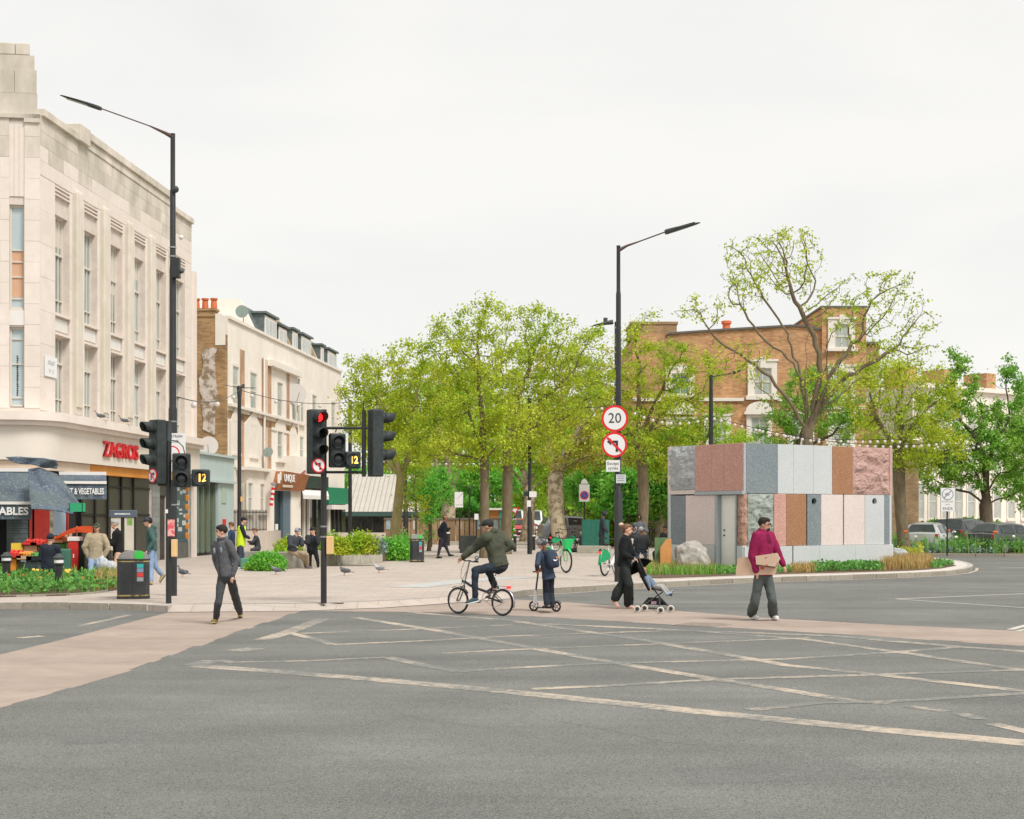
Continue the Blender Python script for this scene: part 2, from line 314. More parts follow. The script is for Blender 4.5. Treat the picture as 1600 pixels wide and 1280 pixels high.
outl = front_l + dropb + kerb_pts + back
m = MB(); m.slab([(p.x, p.y) for p in outl], -0.3, PZ)
m.build('plaza_paving', paving, kind='structure', label='pale buff paving of the pedestrian plaza')
m = MB(); fr_ = [front_l[-1]] + drop
for i in range(4): m.add([(fr_[i].x, fr_[i].y - .02, .0065), (fr_[i + 1].x, fr_[i + 1].y - .02, .0065), (dropb[i + 1].x, dropb[i + 1].y + .01, PZ + .002), (dropb[i].x, dropb[i].y + .01, PZ + .002)], [(0, 1, 2, 3)])
m.build('paving_ramp', paving, kind='structure', label='paving sloping gently down to the crossing')
def offset_path(pts, d):
 "points moved d to the right of the way along them (x, y)"
 out_ = []
 for i, p in enumerate(pts):
  a = pts[max(i - 1, 0)]; b = pts[min(i + 1, len(pts) - 1)]; t = Vector((b.x - a.x, b.y - a.y)).normalized(); out_.append(Vector((p.x + t.y * d, p.y - t.x * d)))
 return out_
def resample(pts, step):
 res = [Vector((pts[0].x, pts[0].y))]; acc = 0
 for a, b in zip(pts, pts[1:]):
  a = Vector((a.x, a.y)); b = Vector((b.x, b.y)); l = (b - a).length; d = step - acc
  while d <= l: res.append(a + (b - a) * (d / l)); d += step
  acc = (l - (d - step))
 return res
def kerb_line(pts, name, label, w_in=0.15, step=0.915, top=PZ + 0.012, low=0.0):
 "separate kerb stones with open joints; low = height change towards the dropped end"
 o = thing(name, label, 'kerb', (pts[0].x, pts[0].y, 0)); del o['category']; o['kind'] = 'structure'
 rp = resample(pts, step); outr = offset_path(rp, 0.03); inn = offset_path(rp, -w_in)
 for i in range(len(rp) - 1):
  g = 0.014; a, b, c, d = outr[i].lerp(outr[i + 1], g), outr[i + 1].lerp(outr[i], g), inn[i + 1].lerp(inn[i], g), inn[i].lerp(inn[i + 1], g)
  k = MB(); z = top + random.uniform(-0.003, 0.003); k.v = [Vector((*p, -0.1)) for p in (a, b, c, d)] + [Vector((*p, z)) for p in (a, b, c, d)]
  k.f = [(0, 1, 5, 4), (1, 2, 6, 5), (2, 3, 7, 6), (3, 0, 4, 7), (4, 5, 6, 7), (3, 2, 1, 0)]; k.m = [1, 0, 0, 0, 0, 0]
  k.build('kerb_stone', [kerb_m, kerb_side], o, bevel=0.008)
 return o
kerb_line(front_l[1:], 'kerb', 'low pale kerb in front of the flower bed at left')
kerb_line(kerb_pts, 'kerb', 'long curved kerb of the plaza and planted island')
band_in = offset_path(kerb_pts, -0.75)
m = MB(); a_ = offset_path(kerb_pts, -0.14); i0 = 6
for i in range(i0, len(a_) - 1):
 m.add([(*a_[i], PZ + 0.006), (*a_[i + 1], PZ + 0.006), (*band_in[i + 1], PZ + 0.006), (*band_in[i], PZ + 0.006)], [(3, 2, 1, 0)])
 m.f[-1] = tuple(m.f[-1])
m.build('kerb_band', mat('pale_slab', (0.56, 0.51, 0.46), (0.64, 0.59, 0.53), rough=0.8, scale=5), kind='structure', label='pale stone band behind the curved kerb')
def ribbon(name, pts, wd, z, m_, label, jag=0.0, parent=None):
 b = MB(); pts = [Vector((p[0], p[1])) for p in pts]
 fine = []
 for p, q in zip(pts, pts[1:]):
  n = max(1, int((q - p).length / 0.5)); fine += [p.lerp(q, i / n) for i in range(n)]
 fine.append(pts[-1]); l = offset_path(fine, wd / 2); r = offset_path(fine, -wd / 2)
 for i in range(len(fine) - 1):
  j = [random.uniform(-jag, jag) for _ in range(4)]
  b.add([(l[i].x, l[i].y + 0, z), (l[i + 1].x, l[i + 1].y, z), (r[i + 1].x, r[i + 1].y, z), (r[i].x, r[i].y, z)], [(0, 1, 2, 3)])
 o = b.build(name, m_, parent)
 if parent is None: o['kind'] = 'structure'; o['label'] = label
 return o
g = offset_path(kerb_pts, 0.16)
ribbon('gutter_line', g[1:16], 0.10, 0.002, mat('gutter', (0.44, 0.38, 0.31), (0.52, 0.45, 0.37), rough=0.9, scale=5), 'pale worn line in the gutter by the long kerb')
def jag_edge(px, step=0.45, amp=0.10):
 pts = [G(x, y) for (x, y) in px]; rp = resample(pts, step); res = []
 for i in range(len(rp) - 1):
  t = (rp[i + 1] - rp[i]).normalized(); nrm = Vector((t.y, -t.x)) * random.uniform(0, amp); res += [rp[i] + nrm, rp[i + 1] + nrm]
 return res
pl = [G(-200, 1068), G(-60, 1037), G(0, 1023), G(100, 999), G(225, 967), G(262, 957.5)]
low = jag_edge([(470, 956.5), (440, 966), (330, 1004), (215, 1046), (100, 1080), (0, 1107), (-300, 1185)])
m = MB(); m.sheet([(p.x, p.y) for p in pl] + [(G(470, 955.2).x, G(470, 955.2).y)] + [(p.x, p.y) for p in low], 0.0012)
m.build('crossing', buff, kind='structure', label='buff surfaced crossing running towards the lower left')
top_ = [G(470, 955.4), G(600, 950.6), G(700, 943.8), G(795, 936.5), G(880, 941), G(1050, 954), G(1225, 967.5), G(1400, 977), G(1600, 986.5), G(1900, 999)]
low = jag_edge([(1900, 1033), (1600, 1010), (1300, 991), (1050, 976.5), (900, 968), (800, 962.5), (640, 956.5), (474, 955.8)], amp=0.16)
m = MB(); m.sheet([(p.x, p.y) for p in top_] + [(p.x, p.y) for p in low], 0.0012)
m.build('crossing', buff, kind='structure', label='buff surfaced crossing running to the right past the pushchair')
lines = [
 ([(300, 1040), (400, 1047), (600, 1063), (800, 1081.5), (1100, 1113), (1350, 1138), (1600, 1161), (1800, 1180)], .20),
 ([(300, 1040), (335, 1032)], .18), ([(362, 1018), (400, 1013)], .2), ([(410, 1000), (450, 988), (505, 967)], .17),
 ([(470, 990), (640, 983.5), (800, 976.5)], .10), ([(520, 1007.5), (650, 1002), (800, 994), (1000, 987), (1100, 985)], .10),
 ([(450, 988), (520, 1007)], .10), ([(360, 1035), (480, 1033), (605, 1027)], .10), ([(605, 1027), (660, 1039), (715, 1050)], .12), ([(715, 1050), (800, 1044), (940, 1037), (1230, 1030), (1390, 1020), (1500, 1011)], .11),
 ([(690, 1021), (800, 1015.5), (1015, 1007), (1265, 997)], .10),
 ([(555, 965), (680, 985), (800, 1007), (925, 1030), (1120, 1062), (1150, 1066), (1340, 1097), (1390, 1099)], .13), ([(1420, 1104), (1480, 1112)], .1), ([(1500, 1115), (1530, 1124)], .1), ([(1550, 1131), (1620, 1147)], .1),
 ([(640, 957), (800, 970), (1015, 1002), (1230, 1040), (1350, 1052), (1600, 1080), (1700, 1091)], .13),
 ([(1090, 986.5), (1265, 1000), (1430, 1023), (1580, 1045), (1700, 1056)], .12),
 ([(845, 975), (1070, 985), (1300, 994), (1500, 1011), (1600, 1018), (1700, 1025)], .15),
 ([(830, 1077), (965, 1071), (1120, 1062), (1350, 1055), (1600, 1047), (1700, 1043)], .11), ([(1170, 1110), (1280, 1098.5), (1380, 1097), (1600, 1084), (1700, 1078)], .11),
 ([(335, 1032), (370, 1036)], .14)]
box_o = thing('box_marking', 'worn yellowish criss-cross box painted on the junction', 'marking', (0, 20, 0)); del box_o['category']; box_o['kind'] = 'structure'
for i, (px, wd) in enumerate(lines): ribbon('painted_line', [G(x, y) for x, y in px], wd * 1.6, 0.0022 + 0.00005 * i, paint, '', parent=box_o)
mk = thing('road_marking', 'worn painted marks on the side roads', 'marking', (0, 30, 0)); del mk['category']; mk['kind'] = 'structure'
for i, (px, wd) in enumerate([([(30, 997), (66, 994)], .2), ([(125, 978), (202, 961)], .14), ([(44, 970), (74, 967)], .12), ([(-10, 984), (12, 983)], .12),
  ([(1400, 936), (1500, 932), (1620, 927)], .10), ([(1400, 936), (1500, 943), (1620, 951)], .08), ([(1578, 984), (1612, 975)], .12), ([(1590, 986), (1612, 982)], .10), ([(1560, 888), (1640, 886)], .12), ([(1556, 879), (1640, 880.5)], .1)]):
 ribbon('painted_line', [G(x, y) for x, y in px], wd, 0.0022 + 0.00005 * i, paint if i < 4 else mat('marking_white', (0.50, 0.46, 0.41), (0.60, 0.56, 0.5), rough=0.8, scale=6), '', parent=mk)
CRK = mat('road_seam', (0.13, 0.13, 0.122), (0.185, 0.185, 0.175), rough=.95, scale=9)
sm_ = thing('road_seams', 'thin dark seams and cracks in the asphalt', 'marking', (0, 15, 0)); del sm_['category']; sm_['kind'] = 'structure'
for px in ([(880, 1128), (960, 1143), (1040, 1160), (1100, 1166)], [(560, 1085), (640, 1120), (760, 1138)], [(1280, 930), (1400, 925), (1560, 926)]):
 pts = [G(x, y) for x, y in px]; fine = []
 for a_, b_ in zip(pts, pts[1:]): fine += [a_.lerp(b_, i / 6) + Vector((0, random.uniform(-.03, .03), 0)) for i in range(6)]
 ribbon('seam', fine, random.uniform(.012, .02), 0.0012, CRK, '', parent=sm_)
PTCH = mat('road_patch', (0.128, 0.131, 0.124), (0.160, 0.163, 0.153), rough=.92, scale=1.6, detail=8, bump=.012, bscale=90, speck=[(150, .84, (0.25, 0.24, 0.22)), (110, .9, (0.08, 0.08, 0.08))])
for px, l_ in (([(1050, 1200), (1330, 1192), (1380, 1216), (1080, 1226)], 'slightly darker repair patch low in the road'), ([(1250, 925), (1420, 921), (1440, 927), (1262, 931)], 'slightly darker repair patch in front of the kiosk'), ([(90, 1150), (230, 1142), (250, 1156), (100, 1165)], 'slightly darker repair patch at lower left')):
 q_ = MB(); q_.sheet([(G(x, y).x, G(x, y).y) for x, y in px], .0008); q_.build('road_patch', PTCH, kind='structure', label=l_)
m = MB(); a, b = G(1045, 973), G(1120, 979)
cov = thing('drain_cover', 'rectangular iron cover let into the buff crossing', 'drain cover', (a.x, b.y, 0.0)); Fc, ln = frame2(G(1048, 977.5), G(1112, 980.5))
MB().bx(0, ln, 0, -0.75, 0.004, 0.010, Fc).build('frame', ironm, cov)
for k in range(9): MB().bx(0.04, ln - 0.04, -0.06 - k * 0.075, -0.10 - k * 0.075, 0.010, 0.018, Fc).build('bar', ironm, cov)
c = G(506, 943, PZ)
MB().lathe([(0.42, PZ), (0.42, PZ + 0.006)], (c.x, c.y + .30, 0), 24, squash=(.85, .3)).build('concrete_patch', mat('patch', (0.36, 0.33, 0.30), (0.42, 0.39, 0.35), scale=5), kind='structure', label='grey patch round the signal post')
ribbon('tile_strip', [G(635, 918, PZ), G(720, 908, PZ), G(800, 903, PZ), G(830, 902, PZ)], 0.9, PZ + 0.005, mat('blue_grey_slab', (0.42, 0.43, 0.42), (0.50, 0.50, 0.48), scale=3), 'faint blue grey strip across the plaza paving')
ribbon('paving_line', [G(262, 957) + Vector((.1, .5, 0)) + Vector((0, 0.2, 0)), G(470, 955) + Vector((0, .5, 0)), G(600, 950) + Vector((0, .5, 0)), G(700, 943) + Vector((0, .5, 0))], 0.2, PZ + 0.004, kerb_m, 'flush granite edge along the front of the plaza')
m = MB(); m.sheet([(24, 78), (120, 82), (120, 260), (24, 260)], 0.02)
m.build('far_pavement', paving, kind='structure', label='pale pavement in front of the white houses')
# ==== planting
LEAF = mat('leaf_green', (0.09, 0.30, 0.06), (0.20, 0.42, 0.09), scale=3, rough=0.55, isl=0.35, transl=0.3)
GRASS = mat('blade_green', (0.14, 0.36, 0.05), (0.26, 0.48, 0.08), scale=2, rough=0.6, isl=0.3, transl=0.35)
DRY = mat('dry_grass', (0.45, 0.30, 0.12), (0.55, 0.42, 0.16), scale=2, rough=0.8, isl=0.3, transl=0.3)
YEL = mat('lime_leaf', (0.40, 0.46, 0.05), (0.52, 0.52, 0.08), scale=2, rough=0.6, isl=0.2, transl=0.3)
BLUE_L = mat('grey_green_leaf', (0.20, 0.30, 0.24), (0.28, 0.36, 0.32), scale=2, rough=0.6, isl=0.2, transl=0.2)
FL_O = mat('orange_petal', (0.75, 0.16, 0.03), rough=0.5); FL_Y = mat('yellow_petal', (0.80, 0.62, 0.12), rough=0.5); FL_W = mat('white_petal', (0.8, 0.78, 0.66), rough=0.5)
def in_poly(p, poly):
 c_ = False; j = len(poly) - 1
 for i in range(len(poly)):
  a, b = poly[i], poly[j]
  if (a[1] > p[1]) != (b[1] > p[1]) and p[0] < (b[0] - a[0]) * (p[1] - a[1]) / (b[1] - a[1]) + a[0]: c_ = not c_
  j = i
 return c_
def scatter_in(poly, n, rng):
 xs = [p[0] for p in poly]; ys = [p[1] for p in poly]; res = []
 while len(res) < n:
  p = (rng.uniform(min(xs), max(xs)), rng.uniform(min(ys), max(ys)))
  if in_poly(p, poly): res.append(p)
 return np.array(res)
def blades(cxy, z0, h, wd, rng, lean=0.35):
 "upright narrow leaves, each a bent pair of quads"
 n = len(cxy); b0 = np.concatenate([cxy, np.full((n, 1), z0)], 1); ang = rng.uniform(0, 2 * math.pi, n); H = h * rng.uniform(0.5, 1.15, n)
 dirv = np.stack([np.cos(ang), np.sin(ang), np.zeros(n)], 1); side = np.stack([-np.sin(ang), np.cos(ang), np.zeros(n)], 1) * wd / 2
 le = (H * lean * rng.uniform(0.1, 1.3, n))[:, None]
 m1 = b0 + dirv * le * 0.35 + np.stack([0 * H, 0 * H, H * 0.6], 1); t = b0 + dirv * le + np.stack([0 * H, 0 * H, H], 1)
 q1 = np.stack([b0 - side, b0 + side, m1 + side * 0.9, m1 - side * 0.9], 1); q2 = np.stack([m1 - side * 0.9, m1 + side * 0.9, t + side * 0.15, t - side * 0.15], 1)
 return np.concatenate([q1, q2], 0)
def bed(name, label, poly, n, kind, h, m_, z0=PZ, seed=1, size=0.09, cat='planting'):
 rng = np.random.default_rng(seed); c = scatter_in(poly, n, rng)
 if kind == 'blade': P = blades(c, z0, h, size, rng)
 else:
  cl = np.array([noise.noise(Vector((p[0] * 1.3, p[1] * 1.3, seed))) for p in c]); z = z0 + (0.25 + 0.75 * rng.random(n) ** 0.6) * h * (0.75 + 0.5 * cl)
  P = leaf_quads(np.concatenate([c, z[:, None]], 1), size, rng, aspect=0.8)
 me = quads_mesh(name, P); o = link(name, me, m_); o['kind'] = 'stuff'; o['label'] = label; return o
def flowers(label, cat, pts, m_, h, r=0.020, group=None):
 for i, p in enumerate(pts):
  o = thing('flower', label if isinstance(label, str) else label[i % len(label)], cat, (p[0], p[1], PZ), group)
  MB().tube([(p[0], p[1], PZ), (p[0] + 0.02, p[1], PZ + h)], 0.006, 5).build('stem', GRASS, o)
  b = MB()
  for k in range(5):
   a = 2 * math.pi * k / 5; b.ell((p[0] + 0.02 + math.cos(a) * r * .6, p[1] + math.sin(a) * r * .6, PZ + h + r * .4), (r * .6, r * .6, r), nu=6, nv=4)
  b.build('bloom', m_, o, smooth=60)
fl = [G(-200, 934, PZ), G(0, 933.5, PZ), G(100, 931, PZ), G(150, 927.5, PZ), G(183, 922, PZ), G(184, 903, PZ), G(120, 897, PZ), G(-200, 893, PZ)]
P2 = [(p.x, p.y) for p in fl]
m = MB(); m.slab(P2, PZ - 0.05, PZ + 0.03); m.build('planting_bed', soil, kind='structure', label='soil of the front left flower bed')
kerb_line([Vector((p.x, p.y)) for p in fl[:5]], 'bed_edging', 'low stone edging of the front left flower bed', w_in=-0.02, step=0.8, top=PZ + 0.045)
bed('ground_cover', 'low leafy green ground cover in the front left bed', P2, 17000, 'leaf', 0.34, LEAF, seed=3, size=0.09)
bed('grass_blades', 'upright green blades among the front left bed', P2, 450, 'blade', 0.46, GRASS, seed=4, size=0.028)
bed('dry_stems', 'short brownish stems at the bin end of the bed', [(p.x, p.y) for p in (G(150, 925, PZ), G(184, 920, PZ), G(184, 903, PZ), G(150, 905, PZ))], 500, 'blade', 0.42, DRY, seed=5, size=0.02)
flowers(['orange flower at the far left of the front bed', 'orange flower right of the left edge bollard', 'orange flower low in the middle of the bed', 'orange flower rising left of the second bollard', 'orange flower just below the stall man', 'orange flower beside the left edge bollard', 'orange flower half way between bollard and bin', 'orange flower just right of the second bollard'], 'flower', [G(x, y, PZ) for x, y in ((5, 916), (35, 925), (60, 930), (64, 915), (76, 922), (12, 924), (128, 930), (100, 912))], FL_O, 0.36, group='orange flowers in the front left bed')
flowers(['pale yellow flower under the stall cloth, left one', 'pale yellow flower under the stall cloth, right one', 'pale yellow flower touching the second bollard', 'pale yellow flower farthest right of the second bollard', 'pale yellow flower lowest beside the second bollard'], 'flower', [G(x, y, PZ) for x, y in ((51, 920), (57, 921), (102, 922), (107, 921), (104, 925))], FL_Y, 0.42, 0.035, group='pale yellow flowers in the front left bed')
isl = [G(1032, 904, PZ)] + [G(x, y, PZ) for (x, y) in ((1150, 899.5), (1250, 896.5), (1350, 894), (1420, 892), (1470, 889), (1494, 884.5), (1480, 880), (1440, 877), (1400, 875))] + [G(1395, 882, PZ), G(1162, 892, PZ), G(1043, 884, PZ), G(1000, 884, PZ), G(1000, 903, PZ)]
P2 = [(p.x, p.y) for p in isl]
m = MB(); m.slab(P2, PZ - 0.05, PZ + 0.02); m.build('planting_bed', soil, kind='structure', label='soil of the bed round the stone kiosk')
def sub(px): return [(p.x, p.y) for p in (G(x, y, PZ) for x, y in px)]
bed('grass_blades', 'tall green blades left of the kiosk door', sub([(1002, 900), (1120, 899), (1150, 897), (1115, 893), (1040, 886), (1002, 886)]), 2600, 'blade', 0.27, GRASS, seed=6, size=0.024)
bed('dry_stems', 'scattered dry stalks among the grass left of the kiosk door', sub([(1002, 900), (1120, 899), (1115, 893), (1002, 886)]), 420, 'blade', 0.42, DRY, seed=26, size=0.016)
bed('ground_cover', 'dark leafy clumps below the kiosk plinth', sub([(1120, 899), (1240, 896), (1240, 891), (1162, 894), (1120, 893)]), 900, 'leaf', 0.22, LEAF, seed=7)
bed('ground_cover', 'thick green clumps in front of the kiosk at right', sub([(1270, 895), (1380, 892.5), (1380, 887), (1270, 889)]), 2600, 'leaf', 0.28, LEAF, seed=8)
bed('dry_stems', 'dry tan tufts between the kiosk clumps', sub([(1235, 896), (1275, 895), (1275, 889), (1235, 891)]), 700, 'blade', 0.28, DRY, seed=9, size=0.022)
bed('dry_stems', 'broad patch of tan grass at the island tip', sub([(1375, 892), (1440, 890), (1462, 886), (1450, 880), (1400, 878), (1385, 884)]), 3200, 'blade', 0.40, DRY, seed=10, size=0.022)
bed('ground_cover', 'green clump at the very tip of the island', sub([(1455, 888.5), (1480, 887), (1492, 884), (1470, 881), (1455, 883)]), 500, 'leaf', 0.22, LEAF, seed=11)
bed('lime_clump', 'lime yellow leafy clump at the right end of the kiosk', sub([(1405, 880), (1442, 879), (1440, 873), (1405, 874)]), 1300, 'leaf', 0.62, YEL, seed=12, size=0.09)
vz = [(1392, 869), (1600, 870.5), (1900, 872), (1900, 858), (1600, 857), (1400, 856)]
vp = [(p.x, p.y) for p in (G(x, y, 0) for x, y in vz)]
m = MB(); m.slab(vp, -0.1, 0.12); m.build('verge', soil, kind='structure', label='planted verge across the far road')
kerb_line([Vector(q) for q in vp[:3]], 'kerb', 'straight kerb below the verge across the road', w_in=0.15, step=1.2, top=0.13)
bed('verge_planting', 'tall green planting across the far road at right', vp, 17000, 'leaf', 0.80, LEAF, z0=0.1, seed=13, size=0.11)
bed('verge_planting', 'grassy blades in the verge across the far road', vp, 3200, 'blade', 0.95, GRASS, z0=0.1, seed=14, size=0.026)
bed('verge_planting', 'grey green leaves along the foot of the verge', [(p.x, p.y) for p in (G(1400, 868.5), G(1560, 869), G(1560, 866), G(1400, 865))], 1500, 'leaf', 0.35, BLUE_L, z0=0.1, seed=15, size=0.16)
flowers(['orange flower at the leaning trunk, upper one', 'orange flower at the leaning trunk, lower one', 'orange flower below the silver car', 'orange flower at the restriction sign post', 'orange flower below the dark grey car, right', 'orange flower below the dark grey car, left'], 'flower', [G(x, y, PZ) for x, y in ((1418, 861), (1414, 865), (1431, 863), (1482, 862), (1556, 868), (1553, 867))], FL_O, 0.95, 0.06, group='orange flowers in the verge')
flowers(['cream flower right of the restriction sign post', 'cream flower left of the restriction sign post', 'cream flower nearest the kiosk in the verge', 'cream flower near the right edge in the verge'], 'flower', [G(x, y, PZ) for x, y in ((1493, 868), (1478, 866), (1430, 867), (1583, 866))], FL_W, 0.75, 0.06, group='cream flowers in the verge')
# ==== corner building (cream stone, shop below)
STONE = mat('cream_stone', (0.74, 0.65, 0.585), (0.82, 0.735, 0.665), rough=0.85, scale=2.2, detail=7, obj_var=0.02, big=(0.55, 0.28, (0.55, 0.48, 0.39)), bump=0.004, bscale=30)
STONE_W = mat('weathered_stone', (0.54, 0.49, 0.40), (0.74, 0.665, 0.585), rough=0.9, scale=0.8, detail=8, obj_var=0.05, big=(1.3, 0.55, (0.34, 0.32, 0.24)), bump=0.004, bscale=30, stretch=(1, 1, 0.6))
MORTAR = mat('stone_joint', (0.60, 0.525, 0.46), (0.70, 0.62, 0.55), rough=0.95, scale=3)
PANEL_W = mat('white_panel', (0.72, 0.69, 0.65), (0.78, 0.75, 0.71), rough=0.6, scale=2)
GLASS_B = glass_mat('pale_window', (0.30, 0.38, 0.40), 0.12, (0.22, 0.29, 0.30)); GLASS_D = glass_mat('dark_window', (0.16, 0.20, 0.18), 0.08, (0.34, 0.37, 0.33)); GLASS_G = glass_mat('shop_glass', (0.03, 0.05, 0.04), 0.06, (0.09, 0.10, 0.06))
FRAME_W = mat('cream_frame', (0.66, 0.62, 0.55), rough=0.5)
FASC = mat('cream_fascia', (0.70, 0.63, 0.55), (0.74, 0.675, 0.59), rough=0.6, scale=0.6)
FB = Fr(-14.06, 43.85, math.atan2(2300, 160)); FF, FFL = frame2((-22.6, 42.65), (-14.06, 43.85))
ENDU = FB.u(299)
cb = thing('corner_building', 'big cream stone building on the left corner with tall narrow windows and red shop letters', 'building', (-14.1, 43.35, 0))
heads = [(85.7, 109), (133, 151.3), (174.2, 190), (210.7, 223.7), (243.7, 255.7)]
ops = [(FB.u(a), FB.u(a) + 1.2) for a, b in heads]
bay = (ops[4][0] - ops[0][0]) / 4; ops = [(ops[0][0] + bay * i, ops[0][0] + bay * i + 1.2) for i in range(6)]
ops = [o for o in ops if o[1] < ENDU - .3]
ZH, ZS1, ZS2, ZC = 11.06, 7.95, 7.42, 4.95
core = MB()
core.bx(0.7, ENDU, -0.36, -12, 0.1, 13.4, FB)                     # body behind the windows
us = [0.0] + [x for o in ops for x in o] + [ENDU]
for a, b in zip(us[0::2], us[1::2]): core.bx(a, b, -0.36, 0, ZC - .1, 13.4, FB)
for a, b in ops: core.bx(a, b, -0.36, 0, 11.95, 13.4, FB); core.bx(a, b, -0.36, -0.06, ZH, 11.95, FB); core.bx(a, b, -0.36, -0.08, ZS2, ZS1, FB); core.bx(a, b, -0.36, 0, 4.5, ZC, FB)
core.bx(0, ENDU, -0.36, -0.001, 3.3, 4.9, FB)
core.bx(0, FFL - 0.02, -0.3, -10, 0.1, 13.4, FF)
FW = (FFL - .0) and (FF.u(14.5), FF.u(38))
for a, b in ((0, FW[0]), (FW[1], FFL)): core.bx(a, b, -0.3, 0, 3.3, 13.7, FF)
for z0, z1 in ((3.3, 5.02), (ZS2, ZS1), (ZH, 13.7)): core.bx(FW[0], FW[1], -0.3, -0.05 if z0 > 5 else 0, z0, z1, FF)
core.build('wall', MORTAR, cb)
def stone(F, u0, u1, z0, z1, d=0.0, t=0.012, m_=STONE, j=0.008):
 b = MB(); b.bx(u0 + j / 2, u1 - j / 2, d - 0.01, d + t + random.uniform(-.003, .003), z0 + j / 2, z1 - j / 2, F); b.build('stone_block', m_, cb)
for a, b in zip(us[0::2], us[1::2]):
 if b - a < 0.1: continue
 z = ZC; k = 0
 while z < 11.9:
  h = min(1.0, 11.95 - z)
  stone(FB, a, b, z, z + h); z += h; k += 1
for k in range(4):
 z = 11.97 + k * 0.44; u = 0.0; off = 0.62 if k % 2 else 0
 cuts = [0] + [c for c in np.arange(off if off else 1.24, ENDU, 1.24)] + [ENDU]
 for a, b in zip(cuts, cuts[1:]):
  if b - a > 0.1: stone(FB, a, b, z, z + 0.44, m_=STONE_W if (k > 1 or (k == 1 and random.random() < .35)) else STONE)
for k in range(14):
 z = 5.0 + k * 0.622; cuts = [FFL - 5.2 + (0.45 if k % 2 else 0)]
 while cuts[-1] < FFL - 1.1: cuts.append(cuts[-1] + 0.9)
 cuts[-1] = FFL; cuts[0] = 0
 for a, b in zip(cuts, cuts[1:]):
  for (p, q) in ((a, min(b, FW[0])), (max(a, FW[1]), b)):
   if q - p > 0.08: stone(FF, p, q, z, z + 0.622, m_=STONE if k < 12 else STONE_W)
for k, (z0, z1, ins) in enumerate(((13.72, 14.4, 0.10), (14.4, 15.1, 0.12), (15.1, 15.55, 0.18), (15.55, 15.92, 0.34))):
 cuts = [0] + [FFL - 4.4 + (0.5 if k % 2 else 0) + 1.05 * i for i in range(4)] + [FFL - ins]
 for a, b in zip(cuts, cuts[1:]):
  q = MB(); q.bx(a + .006, b - .006, -.16, 0.03 - ins, z0 + .006, z1 - .006, FF); q.build('stone_block', STONE_W, cb, bevel=0.03 if k == 3 else 0.0)
MB().bx(FFL - .45, FFL, -.2, 0.07, 13.5, 13.75, FF).bx(0, FFL, -.2, 0.07, 13.62, 13.74, FF).build('ledge', STONE_W, cb)
u1, u2 = FB.u(118), FB.u(268)
cop = MB(); cop.bx(0.05, u1, -0.5, 0.12, 13.72, 13.95, FB).bx(u1, u1 + 0.9, -0.5, 0.17, 13.72, 14.26, FB).bx(u1 + .9, u2, -0.5, 0.12, 13.98, 14.24, FB).bx(u1 + .9, u2, -.5, .045, 13.70, 13.98, FB).bx(u2, ENDU, -0.5, 0.12, 13.58, 13.80, FB)
cop.build('coping', STONE_W, cb, bevel=0.02)
for i, (a, b) in enumerate(ops):
 q = MB()
 for z in (11.62, 11.74, 11.86): q.bx(a + .003, b - .003, -0.06, 0.03, z, z + 0.05, FB)
 q.build('moulding', STONE, cb)
 MB().bx(a + 0.02, b - 0.02, -0.08, -0.045, ZS2 + .08, ZS1 - .08, FB).build('spandrel', PANEL_W, cb)
 MB().bx(a + .002, b - .002, -0.30, 0.05, ZS1 - 0.01, ZS1 + 0.07, FB).bx(a + .002, b - .002, -0.30, 0.05, ZS2 - .07, ZS2, FB).build('sill', STONE, cb)
 if i in (0, 2, 3): MB().bx(a + .07, b - .07, -.264, -.260, ZH - (.9, 0, 1.6, .7)[i], ZH - .08, FB).build('blind', mat('cream_blind', (0.62, 0.58, 0.50), scale=2), cb)
 if i in (1, 4): MB().bx(a + .07, b - .07, -.264, -.260, 6.6, ZS2 - .12, FB).build('blind', mat('cream_blind', (0.62, 0.58, 0.50), scale=2), cb)
 for (z0, z1, zt) in ((ZS1 + .07, ZH, 9.87), (ZC, ZS2 - .07, 6.5)):
  wn = MB(); wn.bx(a, a + .06, -.30, -.22, z0, z1, FB).bx(b - .06, b, -.30, -.22, z0, z1, FB).bx(a + .06, b - .06, -.30, -.22, z0, z0 + .06, FB).bx(a + .06, b - .06, -.30, -.22, z1 - .06, z1, FB)
  for f in (.27, .5, .73): wn.bx(a + (b - a) * f - .02, a + (b - a) * f + .02, -.30, -.225, z0 + .06, z1 - .06, FB)
  wn.bx(a + .06, b - .06, -.29, -.19, zt, zt + .07, FB).bx(a + .06, b - .06, -.29, -.21, z0 + .45, z0 + .49, FB)
  fr = wn.build('window_frame', FRAME_W, cb)
  MB().bx(a + .05, b - .05, -.285, -.265, z0 + .05, z1 - .05, FB).build('pane', GLASS_B if i % 2 else GLASS_D, fr)
for i in range(len(ops)):
 c = ops[i][1] + (bay - 1.2) / 2; q = MB()
 if c > ENDU - .4: continue
 for k in (-1, 0, 1):
  for p in range(1): q.lathe([(0.085, ZC + .3), (0.085, 12.0), (0.07, 12.1), (0.03, 12.14)], (*FB.pt(c + k * 0.165, 0.055, 0)[:2], 0), 10)
 q.bx(c - .27, c + .27, 0, .075, ZC + .05, 12.02, FB).bx(c - .42, c + .42, 0, .05, ZC + .05, 11.9, FB)
 q.build('fluted_pilaster', mat('pilaster_stone', (0.58, 0.52, 0.44), (0.66, 0.60, 0.52), scale=1.5, big=(.5, .3, (0.45, 0.42, 0.31))), cb, smooth=40)
a, b = FW
MB().bx(a, b, -.05, -.02, 11.3, 13.55, FF).bx(a + (b - a) * .33, a + (b - a) * .36, -.02, 0.0, 11.3, 13.5, FF).bx(a + (b - a) * .66, a + (b - a) * .69, -.02, 0.0, 11.3, 13.5, FF).build('recessed_panel', STONE, cb)
